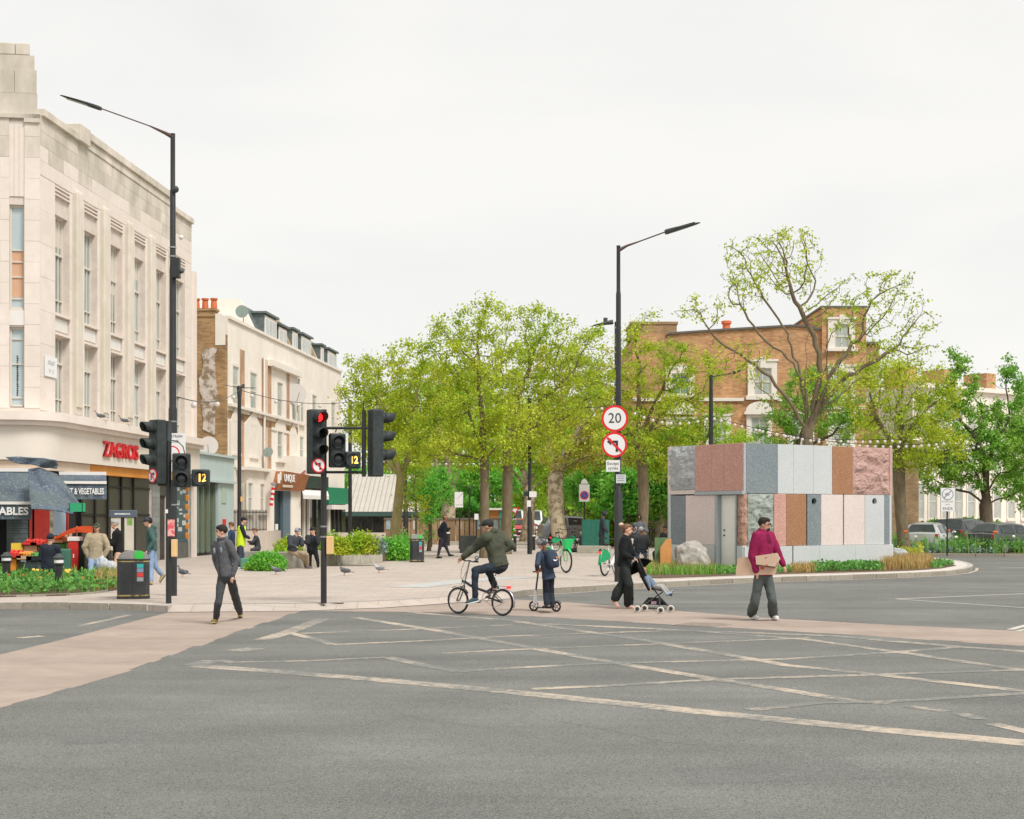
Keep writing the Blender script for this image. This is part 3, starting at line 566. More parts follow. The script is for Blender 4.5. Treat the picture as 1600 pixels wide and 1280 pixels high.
MB().bx(a, b, -.05, -.02, ZS2 + .05, ZS1 - .05, FF).build('spandrel', PANEL_W, cb)
for (z0, z1, bars) in ((ZS1, ZH, (8.25, 8.9, 9.35, 9.7)), (5.05, ZS2, (5.3, 6.3, 7.05))):
 q = MB(); q.bx(a, a + .05, -.22, -.14, z0, z1, FF).bx(b - .05, b, -.22, -.14, z0, z1, FF).bx(a + .05, b - .05, -.22, -.14, z1 - .07, z1, FF).bx(a + .05, b - .05, -.22, -.10, z0, z0 + .06, FF)
 for z in bars: q.bx(a + .05, b - .05, -.21, -.15, z, z + .04, FF)
 fr = q.build('window_frame', FRAME_W, cb); MB().bx(a + .04, b - .04, -.2, -.19, z0 + .04, z1 - .04, FF).build('pane', mat('sky_pane', (0.42, 0.52, 0.54), (0.50, 0.58, 0.60), rough=0.15, scale=1, spec=.8), fr)
 if z0 > 7: MB().bx(a + .05, b - .05, -.188, -.184, 8.32, 9.68, FF).build('blind', mat('peach_blind', (0.62, 0.36, 0.22), (0.66, 0.42, 0.28), scale=2), fr)
q = MB()
for k in range(19): hh_ = random.uniform(.035, .05); uu_ = (a + b) / 2 - .04; q.bx(uu_, uu_ + random.uniform(.04, .06), -.188, -.184, 5.38 + k * .064, 5.38 + k * .064 + hh_, FF)
q.build('window_print', dark_m, cb, kind='stuff')
u0 = FB.u(69); pn = MB(); pn.bx(FB.u(68), FB.u(68) + .95, .03, .05, 6.0, 6.62, FB); pn.build('name_plate', sign_w, cb)
text('STREET', .17, mat('plate_grey', (0.52, 0.54, 0.56)), cb, FB.pt(FB.u(68) + .48, .055, 6.42), FB.a); text('W 12', .17, MATS['plate_grey'], cb, FB.pt(FB.u(68) + .48, .055, 6.18), FB.a)
MB().bx(ENDU + .005, ENDU + .45, -1.5, 0.10, 0.1, 11.7, FB).build('end_pier', STONE, cb)
MB().bx(ENDU, ENDU + .55, -1.55, 0.22, 4.5, 4.85, FB).build('pier_cornice', STONE, cb)
path = [Vector(FF.pt(0, .35, 0)[:2]), Vector(FF.pt(FFL - .75, .35, 0)[:2])]
c0 = FF.pt(FFL, .35, 0); pA = Vector(FF.pt(FFL - .75, .35, 0)[:2]); pB = Vector(FB.pt(.8, .35, 0)[:2]); pc = Vector(FB.pt(-0.34, .36, 0)[:2])
for i in range(1, 13): t = i / 12; path.append(pA * (1 - t) ** 2 + pc * 2 * t * (1 - t) + pB * t * t)
path.append(Vector(FB.pt(ENDU - .01, .35, 0)[:2]))
def wall_ribbon(path, out_d, in_d, z0, z1, b=None, mi=0):
 b = b or MB(); o_ = offset_path(path, out_d); n_ = offset_path(path, in_d); L0 = len(b.v)
 for p, q in zip(o_, n_): b.v += [Vector((*p, z0)), Vector((*p, z1)), Vector((*q, z1)), Vector((*q, z0))]
 for i in range(len(path) - 1):
  for k in range(4): b.f.append((L0 + i * 4 + k, L0 + i * 4 + 4 + k, L0 + i * 4 + 4 + (k + 1) % 4, L0 + i * 4 + (k + 1) % 4)); b.m.append(mi)
 e = L0 + (len(path) - 1) * 4; b.f += [(L0, L0 + 1, L0 + 2, L0 + 3), (e + 3, e + 2, e + 1, e)]; b.m += [mi, mi]; return b
wall_ribbon(path, 0.30, -0.4, 4.62, 4.88).build('cornice', STONE, cb, smooth=40)
wall_ribbon(path, 0.16, -0.4, 4.48, 4.62).build('cornice', STONE, cb, smooth=40)
wall_ribbon(path, 0.0, -0.4, 3.46, 4.48).build('fascia', FASC, cb, smooth=40)
RUST = mat('rust_board', (0.72, 0.30, 0.07), (0.78, 0.66, 0.55), rough=0.7, scale=0.35, detail=3, pos=(0.40, 0.55), stretch=(1, 1, 0.5))
wall_ribbon(path[:-1] + [Vector(FB.pt(FB.u(139, .2), .35, 0)[:2])], -.12, -.4, 3.16, 3.45).build('fascia_base', mat('stained_cream', (0.64, 0.50, 0.38), (0.72, 0.60, 0.49), scale=0.8), cb)
MB().bx(FB.u(139, .2) + .01, FB.u(238, .2), -.05, .22, 3.15, 3.45, FB).build('fascia_base', mat('orange_board', (0.62, 0.23, 0.035), (0.72, 0.32, 0.07), rough=0.6, scale=0.8), cb)
lu0, lu1 = FB.u(161, .38), FB.u(215, .38)
LR = mat('letter_red', (0.62, 0.02, 0.03), rough=0.4)
o = text('ZAGROS', 0.70, LR, cb, FB.pt((lu0 + lu1) / 2, .38, 3.97), FB.a, ext=.05, name='letters', bold=.012); bbx = [v.co.x for v in o.data.vertices]; k_ = (lu1 - lu0) / (max(bbx) - min(bbx)); o.scale = (k_, 1, 1); o.location = o.location - Vector((FB.D.x, FB.D.y, 0)) * k_ * (max(bbx) + min(bbx)) / 2
FRD = mat('black_frame', (0.015, 0.014, 0.012), rough=0.4); OLV = mat('olive_panel', (0.045, 0.043, 0.032), (0.062, 0.058, 0.042), rough=0.35, scale=1.5, spec=.5)
for a, b in zip((128, 150, 170, 191, 210), (150, 170, 191, 210, 236)):
 ua, ub = FB.u(a), FB.u(b)
 p = MB()
 for z0, z1 in ((.35, 1.78), (1.86, 2.74), (2.82, 3.14)): p.bx(ua + .06, ub - .06, -.12, -.06, z0, z1, FB)
 p.build('shop_panel', OLV, cb); MB().bx(ua - .06, ua + .06, -.15, 0, .12, 3.15, FB).build('post', FRD, cb)
MB().bx(FB.u(120), FB.u(238), -.2, -.125, .12, 3.15, FB).bx(FB.u(128), FB.u(236), -.12, -.02, .12, .34, FB).bx(FB.u(128) + .06, FB.u(236), -.12, -.03, 2.745, 2.815, FB).bx(FB.u(128) + .06, FB.u(236), -.12, -.03, 1.785, 1.855, FB).build('shop_frame', FRD, cb)
TILE = mat('grey_tile', (0.22, 0.23, 0.22), (0.28, 0.29, 0.28), rough=0.4, scale=2, obj_var=.1)
for (a, b) in ((238, 250), (262, 270), (297, 301)):
 ua, ub = FB.u(a), FB.u(b); MB().bx(ua, ub, -.25, -.03, .12, 3.46, FB).build('pier', MORTAR, cb)
 k = 0; z = .13
 while z < 3.4:
  MB().bx(ua + .005, ub - .005, -.03, -.005, z + .005, z + .23, FB).build('tile', TILE, cb); z += .235
ua, ub = FB.u(250), FB.u(262)
dr = MB().bx(ua, ub, -.3, -.12, .12, 2.55, FB).build('door', mat('brown_black_door', (0.035, 0.03, 0.026), rough=.45), cb)
for z0, z1 in ((.3, 1.1), (1.25, 2.4)): MB().bx(ua + .15, ub - .15, -.12, -.10, z0, z1, FB).build('door_panel', mat('door_brown', (0.05, 0.042, 0.036), rough=.45), dr)
MB().bx(ua, ub, -.3, -.05, 2.56, 3.46, FB).build('transom_panel', OLV, cb)
ua, ub = FB.u(270), FB.u(297)
MB().bx(ua, ub, -.25, -.06, .12, .75, FB).build('stall_riser', mat('riser', (0.10, 0.10, 0.09), (0.15, 0.15, 0.13), scale=3), cb)
MB().bx(ua, ub, -.25, -.08, .76, 3.46, FB).build('poster_window', mat('poster_blue', (0.03, 0.08, 0.10), (0.05, 0.12, 0.13), rough=.3, scale=1), cb)
pw = MB()
for k in range(14): u_ = random.uniform(ua + .2, ub - .5); z_ = random.uniform(1.0, 3.1); pw.bx(u_, u_ + random.uniform(.2, .6), -.08, -.075, z_, z_ + random.uniform(.05, .2), FB)
pw.build('window_print', mat('print_pale', (0.5, 0.55, 0.55)), cb)
pw = MB()
for k in range(6): z_ = 1.0 + k * .38; pw.ell(FB.pt(ub - .35, -.078, z_), (.16, .02, .14), nu=8, nv=6)
pw.build('window_print', mat('print_orange', (0.62, 0.25, 0.05)), cb)
GROT = mat('shutter_grey', (0.06, 0.08, 0.085), (0.20, 0.24, 0.25), rough=.6, scale=2.5, detail=6, stretch=(1, 1, .4)); RED_P = mat('red_board', (0.36, 0.03, 0.025), (0.45, 0.045, 0.03), rough=.5, scale=2)
MB().bx(0, FFL, -.28, -.05, .1, 3.3, FF).bx(0, FB.u(120), -.28, -.05, .1, 3.3, FB).build('shop_wall', dark_m, cb)
sh = MB()
ua, ub = FF.u(10), FF.u(44)
for k in range(34): sh.bx(ua, ub, -.05, -.02 if k % 2 else -.035, .3 + k * .075, .3 + k * .075 + .07, FF)
sh.build('roller_shutter', GROT, cb)
MB().bx(FF.u(54), FF.u(77), -.05, .03, .9, 2.1, FF).build('red_board', RED_P, cb)
MB().bx(FF.u(46), FF.u(50), -.05, .03, .2, 2.4, FF).build('red_post', RED_P, cb)
MB().bx(FF.u(77.5), FF.u(83), -.05, .02, .9, 2.1, FF).build('price_board', mat('price', (0.45, 0.38, 0.30), (0.15, 0.10, 0.08), scale=6), cb)
ua = .2; MB().bx(ua, FB.u(102), -.05, .02, 1.2, 2.15, FB).build('blue_board', mat('pale_blue_board', (0.32, 0.42, 0.52), (0.36, 0.46, 0.56), scale=1), cb)
MB().bx(FB.u(103), FB.u(104.5), -.05, .06, .2, 2.3, FB).build('red_post', RED_P, cb)
NAVY = mat('navy_canvas', (0.075, 0.10, 0.135), (0.12, 0.15, 0.185), rough=.85, scale=1.6, detail=6, big=(.8, .5, (0.10, 0.13, 0.10)), speck=[(30, .93, (0.20, 0.24, 0.27))])
def awning(name_label, F, u0, u1, z_top, z_bot, proj, val, words, size, sx, d0=.3):
 aw = MB(); aw.add([F.pt(u0, d0, z_top), F.pt(u1, d0, z_top), F.pt(u1, proj, z_bot), F.pt(u0, proj, z_bot), F.pt(u0, d0, z_top - .04), F.pt(u1, d0, z_top - .04), F.pt(u1, proj, z_bot - .04), F.pt(u0, proj, z_bot - .04)], [(3, 2, 1, 0), (4, 5, 6, 7), (0, 1, 5, 4), (1, 2, 6, 5), (2, 3, 7, 6), (3, 0, 4, 7)])
 a_ = aw.build('awning', NAVY, cb)
 MB().bx(u0, u1, d0 - .02, d0 + .1, z_top - .02, z_top + .08, F).build('awning_box', white_m, a_); MB().bx(u0, u1, proj - .03, proj + .06, z_bot - .05, z_bot + .03, F).build('awning_bar', white_m, a_)
 v = MB(); n = 12
 v.grid(lambda s, t: F.pt(u0 + (u1 - u0) * s, proj + .01 + .02 * math.sin(s * 30) * t, z_bot - .05 - val * t), 24, 3)
 v.build('valance', NAVY, a_, smooth=180)
 text(words, size, sign_w, a_, F.pt((u0 + u1) / 2 if sx > 0 else u0, proj + .045, z_bot - .05 - val / 2), F.a, .002, abs(sx), bold=.006)
 return a_
ua = FF.u(49, 2.2)
a1 = awning('', FF, ua - 5.2, ua, 3.12, 2.17, 2.2, .42, '', .3, 1)
text('VEGETABLES', .30, sign_w, a1, FF.pt(FF.u(44.5, 2.25), 2.25, 1.92), FF.a, .002, 1.0, align='RIGHT', bold=.010)
ub0, ub1 = FB.u(90, .35) , FB.u(157, 1.5) 
ub0 = FB.u(92, .35)
FA2 = Fr(W(92, 806, 44.4).x, 44.4, R(16)); a2 = awning('', FA2, 0, 1.38, 3.06, 2.80, .8, .46, 'FRUIT & VEGETABLES', .25, .52, d0=-.3)
rows = [[(44, 734), (62, 731), (76, 737), (88, 741)], [(44, 745), (62, 746), (80, 749), (98, 752)], [(45, 762), (66, 766), (92, 771), (114, 772)], [(46.5, 782), (72, 785), (100, 788), (124, 786)], [(49, 796), (72, 797), (96, 800), (113, 804)]]
def drape(s, t):
 j = min(int(t * 4), 3); ft = t * 4 - j; i = min(int(s * 3), 2); fs = s * 3 - i
 def q(jj): a, b = rows[jj][i], rows[jj][i + 1]; return Vector((a[0] + (b[0] - a[0]) * fs, a[1] + (b[1] - a[1]) * fs))
 p = q(j).lerp(q(j + 1), ft); Y = 42.0 - 2.4 * t + .3 * s + .10 * math.sin(s * 7 + t * 4) + .08 * math.sin(s * 15 - t * 6)
 return W(p.x, p.y, Y)
d_ = MB(); d_.grid(drape, 28, 24)
dr_ = d_.build('torn_awning', NAVY, cb, smooth=180); so = dr_.modifiers.new('thickness', 'SOLIDIFY'); so.thickness = .02
rows2 = [[(8, 714), (35, 714), (62, 715.5), (88, 719)], [(20, 722), (42, 723), (62, 724), (91, 726)], [(34, 725.5), (50, 726), (66, 730), (89, 733)]]
def drape2(s, t):
 j = min(int(t * 2), 1); ft = t * 2 - j; i = min(int(s * 3), 2); fs = s * 3 - i
 def q(jj): a, b = rows2[jj][i], rows2[jj][i + 1]; return Vector((a[0] + (b[0] - a[0]) * fs, a[1] + (b[1] - a[1]) * fs))
 p = q(j).lerp(q(j + 1), ft); return W(p.x, p.y, 41.6 + .05 * math.sin(s * 12 + t * 5) + .12 * t + .5 * s)
d_ = MB(); d_.grid(drape2, 24, 8); dr_ = d_.build('rolled_awning', NAVY, cb, smooth=180); so = dr_.modifiers.new('thickness', 'SOLIDIFY'); so.thickness = .03
# ==== terrace behind it
FT = Fr(-12.75, 66.0, math.atan2(2300, 200))
STUC = mat('white_stucco', (0.80, 0.735, 0.655), (0.86, 0.80, 0.73), rough=.85, scale=1.2, detail=7, obj_var=.02, big=(.5, .25, (0.62, 0.54, 0.44)))
STUC_T = mat('cream_trim', (0.74, 0.68, 0.61), (0.80, 0.74, 0.67), rough=.8, scale=2)
BR_S = brick_mat('stock_brick', (0.30, 0.165, 0.065), (0.46, 0.28, 0.125), (0.40, 0.30, 0.2), patch=(0.9, 0.70, (0.5, 0.42, 0.36)))
BR_O = brick_mat('orange_brick', (0.50, 0.27, 0.15), (0.56, 0.33, 0.20), (0.50, 0.40, 0.30), ang=FT.a)
SLATE = mat('slate', (0.10, 0.125, 0.125), (0.16, 0.185, 0.18), rough=.6, scale=5, obj_var=.08)
GREY_GL = mat('sash_glass', (0.34, 0.37, 0.35), (0.46, 0.48, 0.45), rough=.2, scale=1.5, spec=.7)
def z5(x, y): return 300 + x * .2031, 460 + y * .2031
def sash(parent, F, u0, u1, z0, z1, rec=.18, surround=.14, d=0.0, arch=None, glass=None, bars=True):
 "sash window: recess, frame, two panes"
 glass = glass or GREY_GL
 s = MB(); s.bx(u0 - surround, u0, d, d + .07, z0 - .05, z1 + surround, F).bx(u1, u1 + surround, d, d + .07, z0 - .05, z1 + surround, F).bx(u0, u1, d, d + .07, z1, z1 + surround, F).bx(u0 - surround - .05, u1 + surround + .05, d, d + .16, z0 - .17, z0 - .05, F)
 w_ = s.build('window', STUC_T, parent)
 f = MB(); t = .055; zm = (z0 + z1) / 2
 f.bx(u0, u0 + t, d - rec, d + .02, z0 - .05, z1, F).bx(u1 - t, u1, d - rec, d + .02, z0 - .05, z1, F).bx(u0 + t, u1 - t, d - rec, d + .02, z1 - t, z1, F).bx(u0 + t, u1 - t, d - rec, d + .02, z0 - .05, z0 + t, F).bx(u0 + t, u1 - t, d - .06, d + .03, zm - .03, zm + .03, F)
 if bars and u1 - u0 > .7: f.bx((u0 + u1) / 2 - .015, (u0 + u1) / 2 + .015, d - .06, d + .015, z0 + t, z1 - t, F)
 f.build('frame', FRAME_W, w_)
 for a_, b_ in ((z0 + t, zm - .03), (zm + .03, z1 - t)): MB().bx(u0 + t, u1 - t, d - .05, d + .004, a_, b_, F).build('pane', glass, w_)
 return w_
hu = [0.0, FT.u(409.5), FT.u(465), FT.u(505), FT.u(533)]
labels = ['white fronted end terrace house with exposed brown brick side and red chimney pots', 'cream terrace house with orange brick strips above the barber shop', 'white terrace house behind the lit traffic signal, with dormers', 'farthest white house of the terrace, next to the trees']
H = []
for k in range(4):
 t = thing('terrace_house', labels[k], 'house', FT.pt((hu[k] + hu[k + 1]) / 2, 0, 0), 'terrace houses behind the corner building'); H.append(t)
 wl = MB(); wl.bx(hu[k] + .004, hu[k + 1] - .004, 0, -9, 0.1, 10.65, FT); wl.build('wall', STUC, t)
 MB().bx(hu[k] + .004, hu[k + 1] - .004, -.45, .10, 10.65, 10.78, FT).build('coping', STUC_T, t)
m = MB(); m.bx(-.35, -.003, 0.0, -9, .1, 9.9, FT); m.bx(-.35, -.003, -.47, -9, 9.9, 10.68, FT); m.build('side_wall', BR_S, H[0])
PATCH = mat('rough_render', (0.26, 0.19, 0.12), (0.62, 0.54, 0.48), rough=.95, scale=2.6, detail=8, pos=(.42, .55), bump=.03, bscale=8)
rng = random.Random(4); a0 = FT.pt(-.37, -.55, 0)
pp = [FT.pt(-.37, -.30 - .12 * rng.random(), 5.6), ]
out_p = [(-.28, 9.3)] + [(-.98 - .25 * rng.random(), 9.3 - i * .28) for i in range(14)] + [(-.30 - .2 * rng.random(), 5.4 + i * .4) for i in range(10)]
FS_ = Fr(FT.pt(-.355, -9, 0).x, FT.pt(-.355, -9, 0).y, FT.a - R(90))
MB().prism([(9 + x, z) for x, z in out_p], 0.0, .035, FS_).build('rough_patch', PATCH, H[0])
MB().prism([(8.54, 9.41), (9.0, 9.41), (9.0, 10.66), (8.8, 10.82), (8.54, 10.82)], -.0, .02, FS_).build('parapet_return', STUC, H[0])
ch = MB().bx(6.9, 8.52, -.5, 0.03, 10.69, 10.95, FS_).bx(6.85, 8.58, -.55, .08, 10.95, 11.06, FS_).build('chimney', BR_S, H[0])
POT = mat('terracotta', (0.55, 0.13, 0.05), (0.66, 0.20, 0.09), rough=.8, scale=6)
for k in range(4):
 c = FS_.pt(7.22 + k * .40, -.2, 0); MB().lathe([(.15, 11.06), (.13, 11.38), (.12, 11.44), (.17, 11.46), (.17, 11.53), (.12, 11.53)], (c.x, c.y, 0), 12).build('chimney_pot', POT, ch, smooth=40)
def fin(u0, u1, m_, parent): MB().add([FT.pt(u, d, z) for u in (u0, u1) for (d, z) in ((-.2, 10.66), (-1.0, 12.35), (-7, 12.4), (-7, 10.66))], [(0, 1, 2, 3), (7, 6, 5, 4), (0, 4, 5, 1), (1, 5, 6, 2), (2, 6, 7, 3)]).build('gable_fin', m_, parent)
for k in (1, 2, 3):
 t = H[k]; a, b = hu[k], hu[k + 1]
 q = MB(); q.add([FT.pt(u, d, z) for u in (a, b) for (d, z) in ((-.45, 10.78), (-1.15, 12.2), (-7, 12.3), (-7, 10.78))], [(0, 1, 2, 3), (7, 6, 5, 4), (0, 4, 5, 1), (1, 5, 6, 2), (2, 6, 7, 3)]); rf = q.build('roof', SLATE, t)
 for i in range(7):
  z = 10.8 + i * .2; d = -.45 - i * .1; MB().add([FT.pt(a, d + .03, z), FT.pt(b, d + .03, z), FT.pt(b, d - .06, z + .2), FT.pt(a, d - .06, z + .2)], [(0, 1, 2, 3)]).build('slate_course', SLATE, rf)
fin(hu[1] - .45, hu[1] + .0, STUC, H[1]); fin(hu[2] - .2, hu[2] + .15, mat('buff_brick_fin', (0.44, 0.33, 0.20), (0.5, 0.39, 0.25), scale=4), H[2]); fin(hu[3] - .2, hu[3] + .15, MATS['buff_brick_fin'], H[3]); fin(hu[4] - .35, hu[4], MATS['buff_brick_fin'], H[3])
for hk, xa, xb, top in ((1, 411, 430, 11.95), (1, 433, 446, 11.75), (2, 468.5, 484, 11.9), (2, 454.5, 463, 11.9), (3, 499, 504, 11.85), (3, 510, 524, 11.85)):
 ua, ub = FT.u(xa, -.4), FT.u(xb, -.4); 
 dm = MB().bx(ua, ub, -.35, -3, 10.7, top, FT).bx(ua - .12, ub + .12, -.2, -3, top, top + .1, FT).build('dormer', SLATE, H[min(hk, 3)])
 MB().bx(ua + .08, ub - .08, -.35, -.30, 10.82, top - .1, FT).build('dormer_window', STUC_T, dm)
 n = 3 if xb - xa > 14 else 2; wd = (ub - ua - .3) / n
 for i in range(n): MB().bx(ua + .15 + i * wd + .08, ua + .15 + (i + 1) * wd - .08, -.30, -.285, 10.95, top - .25, FT).build('pane', GREY_GL, dm)
def zr(x0, x1, y0, y1, F=FT, d=0):                    # zoomed picture rectangle to plane rectangle
 a = F.uz(*z5(x0, y0), d); b = F.uz(*z5(x1, y0), d); c = F.uz(*z5(x0, y1), d); return a[0], b[0], c[1], a[1]
for hk, r_ in ((0, (305, 350, 450, 695)), (0, (440, 490, 495, 710)), (0, (305, 348, 890, 1220)), (0, (442, 490, 925, 1220)), (1, (648, 690, 575, 780)), (1, (762, 790, 612, 800)), (1, (650, 690, 965, 1250)), (1, (765, 792, 1000, 1270)),
              (2, (828, 855, 640, 800)), (2, (918, 950, 670, 840)), (2, (822, 852, 1010, 1220)), (3, (1065, 1095, 720, 860)), (3, (1070, 1095, 1020, 1200)), (2, (925, 950, 1040, 1220))):
 ua, ub, z0, z1 = zr(*r_); z0, z1 = (6.9, 8.6) if z1 > 7.5 else (3.7 + 1.0, 6.1)
 sash(H[hk], FT, ua, ub, z0, z1, bars=False)
for hk, r_ in ((0, (368, 402)), (0, (535, 570)), (1, (580, 608)), (1, (727, 748))):
 ua, ub = FT.u(z5(r_[0], 0)[0]), FT.u(z5(r_[1], 0)[0])
 MB().bx(ua, ub, .003, .02, 6.7, 9.5, FT).build('brick_strip', BR_O, H[hk]); MB().bx(ua, ub, .003, .02, 3.9, 6.45, FT).build('brick_strip', BR_O, H[hk])
BAND = MB().bx(0.02, hu[2] - .02, .003, .02, 6.2, 6.55, FT).build('brick_band', BR_S, H[0])
for hk, (xa, xb, ap, arch) in ((0, (290, 362, 730, 0)), (0, (395, 532, 770, 0)), (1, (608, 742, 820, 1)), (1, (745, 805, 862, 0))):
 ua, ub = FT.u(z5(xa, 0)[0]), FT.u(z5(xb, 0)[0]); c = (ua + ub) / 2; hw = (ub - ua) / 2
 if arch: pts = [(c - hw, 6.1), (c + hw, 6.1), (c + hw, 6.25)] + [(c + hw * .6 * math.cos(t * math.pi / 8), 6.25 + .55 * math.sin(t * math.pi / 8)) for t in range(9)] + [(c - hw, 6.25)]
 else: pts = [(c - hw, 4.0), (c + hw, 4.0), (c + hw, 6.1), (c + hw * .8, 6.2), (c, 6.78), (c - hw * .8, 6.2), (c - hw, 6.1)]
 MB().prism(pts, .022, .06, FT).build('pediment', STUC_T, H[hk])
MB().bx(0.02, hu[2], .02, .20, 6.72, 6.84, FT).build('string_course', STUC_T, H[0])
MB().bx(FT.u(z5(580, 0)[0]), hu[2] - .1, .003, .28, 9.25, 9.55, FT).build('string_course', STUC_T, H[1])
c = FT.pt(hu[1] + .05, .1, 0); MB().tube([(c.x, c.y, .2), (c.x, c.y, 9.6)], .06, 8).build('drainpipe', white_m, H[1])
c = FT.pt(hu[2] - .1, .1, 0); MB().tube([(c.x, c.y, 6.9), (c.x, c.y, 9.2)], .045, 8).build('drainpipe', GREY_GL, H[1])
def dish(label, c, r, m_, nrm=(.25, -1, .25), group='satellite dishes on the terrace'):
 t = thing('satellite_dish', label, 'satellite dish', c, group); ax = Vector(nrm).normalized()
 MB().lathe([(r, .12 * r), (r * .8, .03), (r * .4, -.05 * r), (.01, -.08 * r), (.01, -.12 * r), (r * .8, -.03), (r * 1.0, .1 * r)], c, 20, axis=ax).build('reflector', m_, t, smooth=50)
 MB().tube([Vector(c) - ax * .05, Vector(c) - ax * .05 + Vector((0, .35, -.25)), Vector(c) + Vector((0, .4, -r - .4))], .025, 6).tube([Vector(c) + Vector((0, 0, -r * .9)), Vector(c) + ax * r * .9], .015, 5).build('arm', steel_m, t); return t
dish('grey satellite dish on the white gable beside the chimney pots', W(378, 487, 69), .30, mat('dish_grey', (0.22, 0.27, 0.25), rough=.6), (.1, -1, .1))
dish('big white satellite dish leaning on the brick side wall', W(326, 697, 63.5), .42, mat('dish_white', (0.62, 0.57, 0.54), rough=.6), (.1, -1, .15))
dish('dark grey satellite dish on the cream front above the barber shop', W(419, 707, 71.5), .26, MATS['dish_grey'], (-.2, -1, .35))
dish('large pale mesh dish high on the white terrace front', W(463, 616, 78), .55, mat('dish_pale', (0.55, 0.52, 0.49), rough=.7), (.5, -1, .1))
BLUE_P = mat('pale_blue_paint', (0.44, 0.53, 0.52), (0.50, 0.58, 0.565), rough=.6, scale=1)
bs = thing('shop_front', 'pale blue single storey shop beside the cream corner building', 'shop', FB.pt(FB.u(335), 0, 0))
ua, ub, um = FB.u(303), FB.u(366), FB.u(341)
MB().bx(ua + .6, ub, 0, -4, 3.3, 4.35, FB).bx(um, ub, -0.003, -4, .1, 3.3, FB).build('wall', BLUE_P, bs)
MB().bx(ua + .55, ub + .1, -.2, .12, 4.35, 4.45, FB).bx(ua + .6, ub - .1, .0, .15, 3.22, 3.32, FB).build('cornice', BLUE_P, bs)
MB().bx(ua + .6, um, -.2, -.3, .3, 3.2, FB).build('glass_front', glass_mat('yellow_shop_glass', (0.16, 0.13, 0.05), .08, (0.05, 0.08, 0.05)), bs)
for x in (304.5, 313, 321, 330, 339): u_ = FB.u(x); MB().bx(u_, u_ + .08, -.2, -.08, .25, 3.22, FB).build('glazing_bar', mat('green_grey_frame', (0.16, 0.22, 0.18)), bs)
MB().bx(um + .5, um + 1.3, 0, .03, 2.35, 3.05, FB).build('plaque', mat('plaque', (0.40, 0.50, 0.42)), bs); MB().bx(um + .7, um + 1.2, 0, .03, 1.2, 1.65, FB).build('notice', red_m, bs)
for x, y0, y1 in ((386, 756, 800), (405, 757, 800)):
 u_, zt = FT.uz(x, y0, .5); sash(H[0], FT, u_, u_ + .75, 2.0, 3.3, d=.5, bars=False)
MB().bx(FT.u(372), FT.u(418), -.002, .498, .8, 3.9, FT).build('bay', STUC, H[0]); MB().bx(FT.u(368), FT.u(420), .0, .75, 3.9, 4.05, FT).build('bay_cornice', STUC_T, H[0])
rl = thing('area_railing', 'dark iron railing on the white wall before the bay', 'railing', FT.pt(FT.u(390, 2.2), 2.2, 0))
u0, u1_ = FT.u(366, 2.2), FT.u(416, 2.2); n = 22
for i in range(n + 1): u_ = u0 + (u1_ - u0) * i / n; p = FT.pt(u_, 2.2, 0); MB().tube([(p.x, p.y, 1.15), (p.x, p.y, 2.02), (p.x, p.y, 2.06)], [.018, .018, .004], 5).build('bar', black_m, rl)
MB().bx(u0, u1_, 2.17, 2.23, 1.93, 1.97, FT).build('rail', black_m, rl); MB().bx(u0, u1_, 2.17, 2.23, 1.20, 1.23, FT).build('rail', black_m, rl)
solo(MB().bx(u0, FT.u(432, 2.2), 2.0, 2.4, .1, 1.14, FT), 'garden_wall', mat('pink_render', (0.58, 0.49, 0.43), (0.64, 0.55, 0.49), scale=2), 'low pinkish rendered wall below the iron railing', 'wall', FT.pt(u0, 2.2, 0))
bb = thing('barber_shop', 'barber shop with brown lettered fascia and dark blue door', 'shop', FT.pt(FT.u(450), 0, 0))
FBr, lnb = frame2((W(424, 806, 70.5).x, 70.5), (W(470, 806, 74.5).x, 74.5)); bu = lambda x, d=0: FBr.u(x, d)
MB().bx(0, lnb, 0, -1.5, 3.02, 4.0, FBr).build('fascia_box', STUC, bb)
fs = MB().add([FBr.pt(bu(424), .25, 3.05), FBr.pt(bu(468), .25, 3.05), FBr.pt(bu(470), .45, 3.85), FBr.pt(bu(431), .45, 3.95), FBr.pt(bu(424), .0, 3.05), FBr.pt(bu(468), 0, 3.05), FBr.pt(bu(470), 0, 3.85), FBr.pt(bu(431), 0, 3.95)], [(0, 1, 2, 3), (7, 6, 5, 4), (0, 4, 5, 1), (1, 5, 6, 2), (2, 6, 7, 3), (3, 7, 4, 0)]).build('fascia', mat('brown_fascia', (0.30, 0.115, 0.045), (0.36, 0.14, 0.06), rough=.5, scale=1), bb)
text('UNIQUE', .50, sign_w, bb, FBr.pt(bu(452, .4), .42, 3.62), FBr.a, .01, .78, bold=.01)
MB().bx(bu(440, .3), bu(456, .3), .34, .36, 3.18, 3.30, FBr).build('small_print', mat('print_cream', (0.6, 0.5, 0.4)), bb)
MB().bx(bu(433, .4), bu(436, .4), .42, .46, 3.35, 3.8, FBr).bx(bu(436.5, .4), bu(438, .4), .42, .46, 3.5, 3.9, FBr).build('scissors_logo', sign_w, bb)
MB().bx(bu(430), bu(444), -.2, -.5, .1, 3.02, FBr).build('door', mat('dark_teal', (0.02, 0.035, 0.04), (0.035, 0.055, 0.06), rough=.3, scale=2), bb); MB().bx(bu(444), bu(455), -.05, -.3, .1, 3.02, FBr).build('side_panel', mat('slate_blue', (0.10, 0.15, 0.19), (0.13, 0.18, 0.22), rough=.5), bb)
MB().bx(bu(436), bu(440), -.2, -.18, 1.1, 1.4, FBr).build('notice', sign_w, bb)
MB().bx(bu(455), lnb, 0, -1.5, .1, 3.02, FBr).build('pier', STUC, bb); MB().bx(0, bu(430), -.05, -1.5, .1, 3.02, FBr).build('pier', STUC, bb)
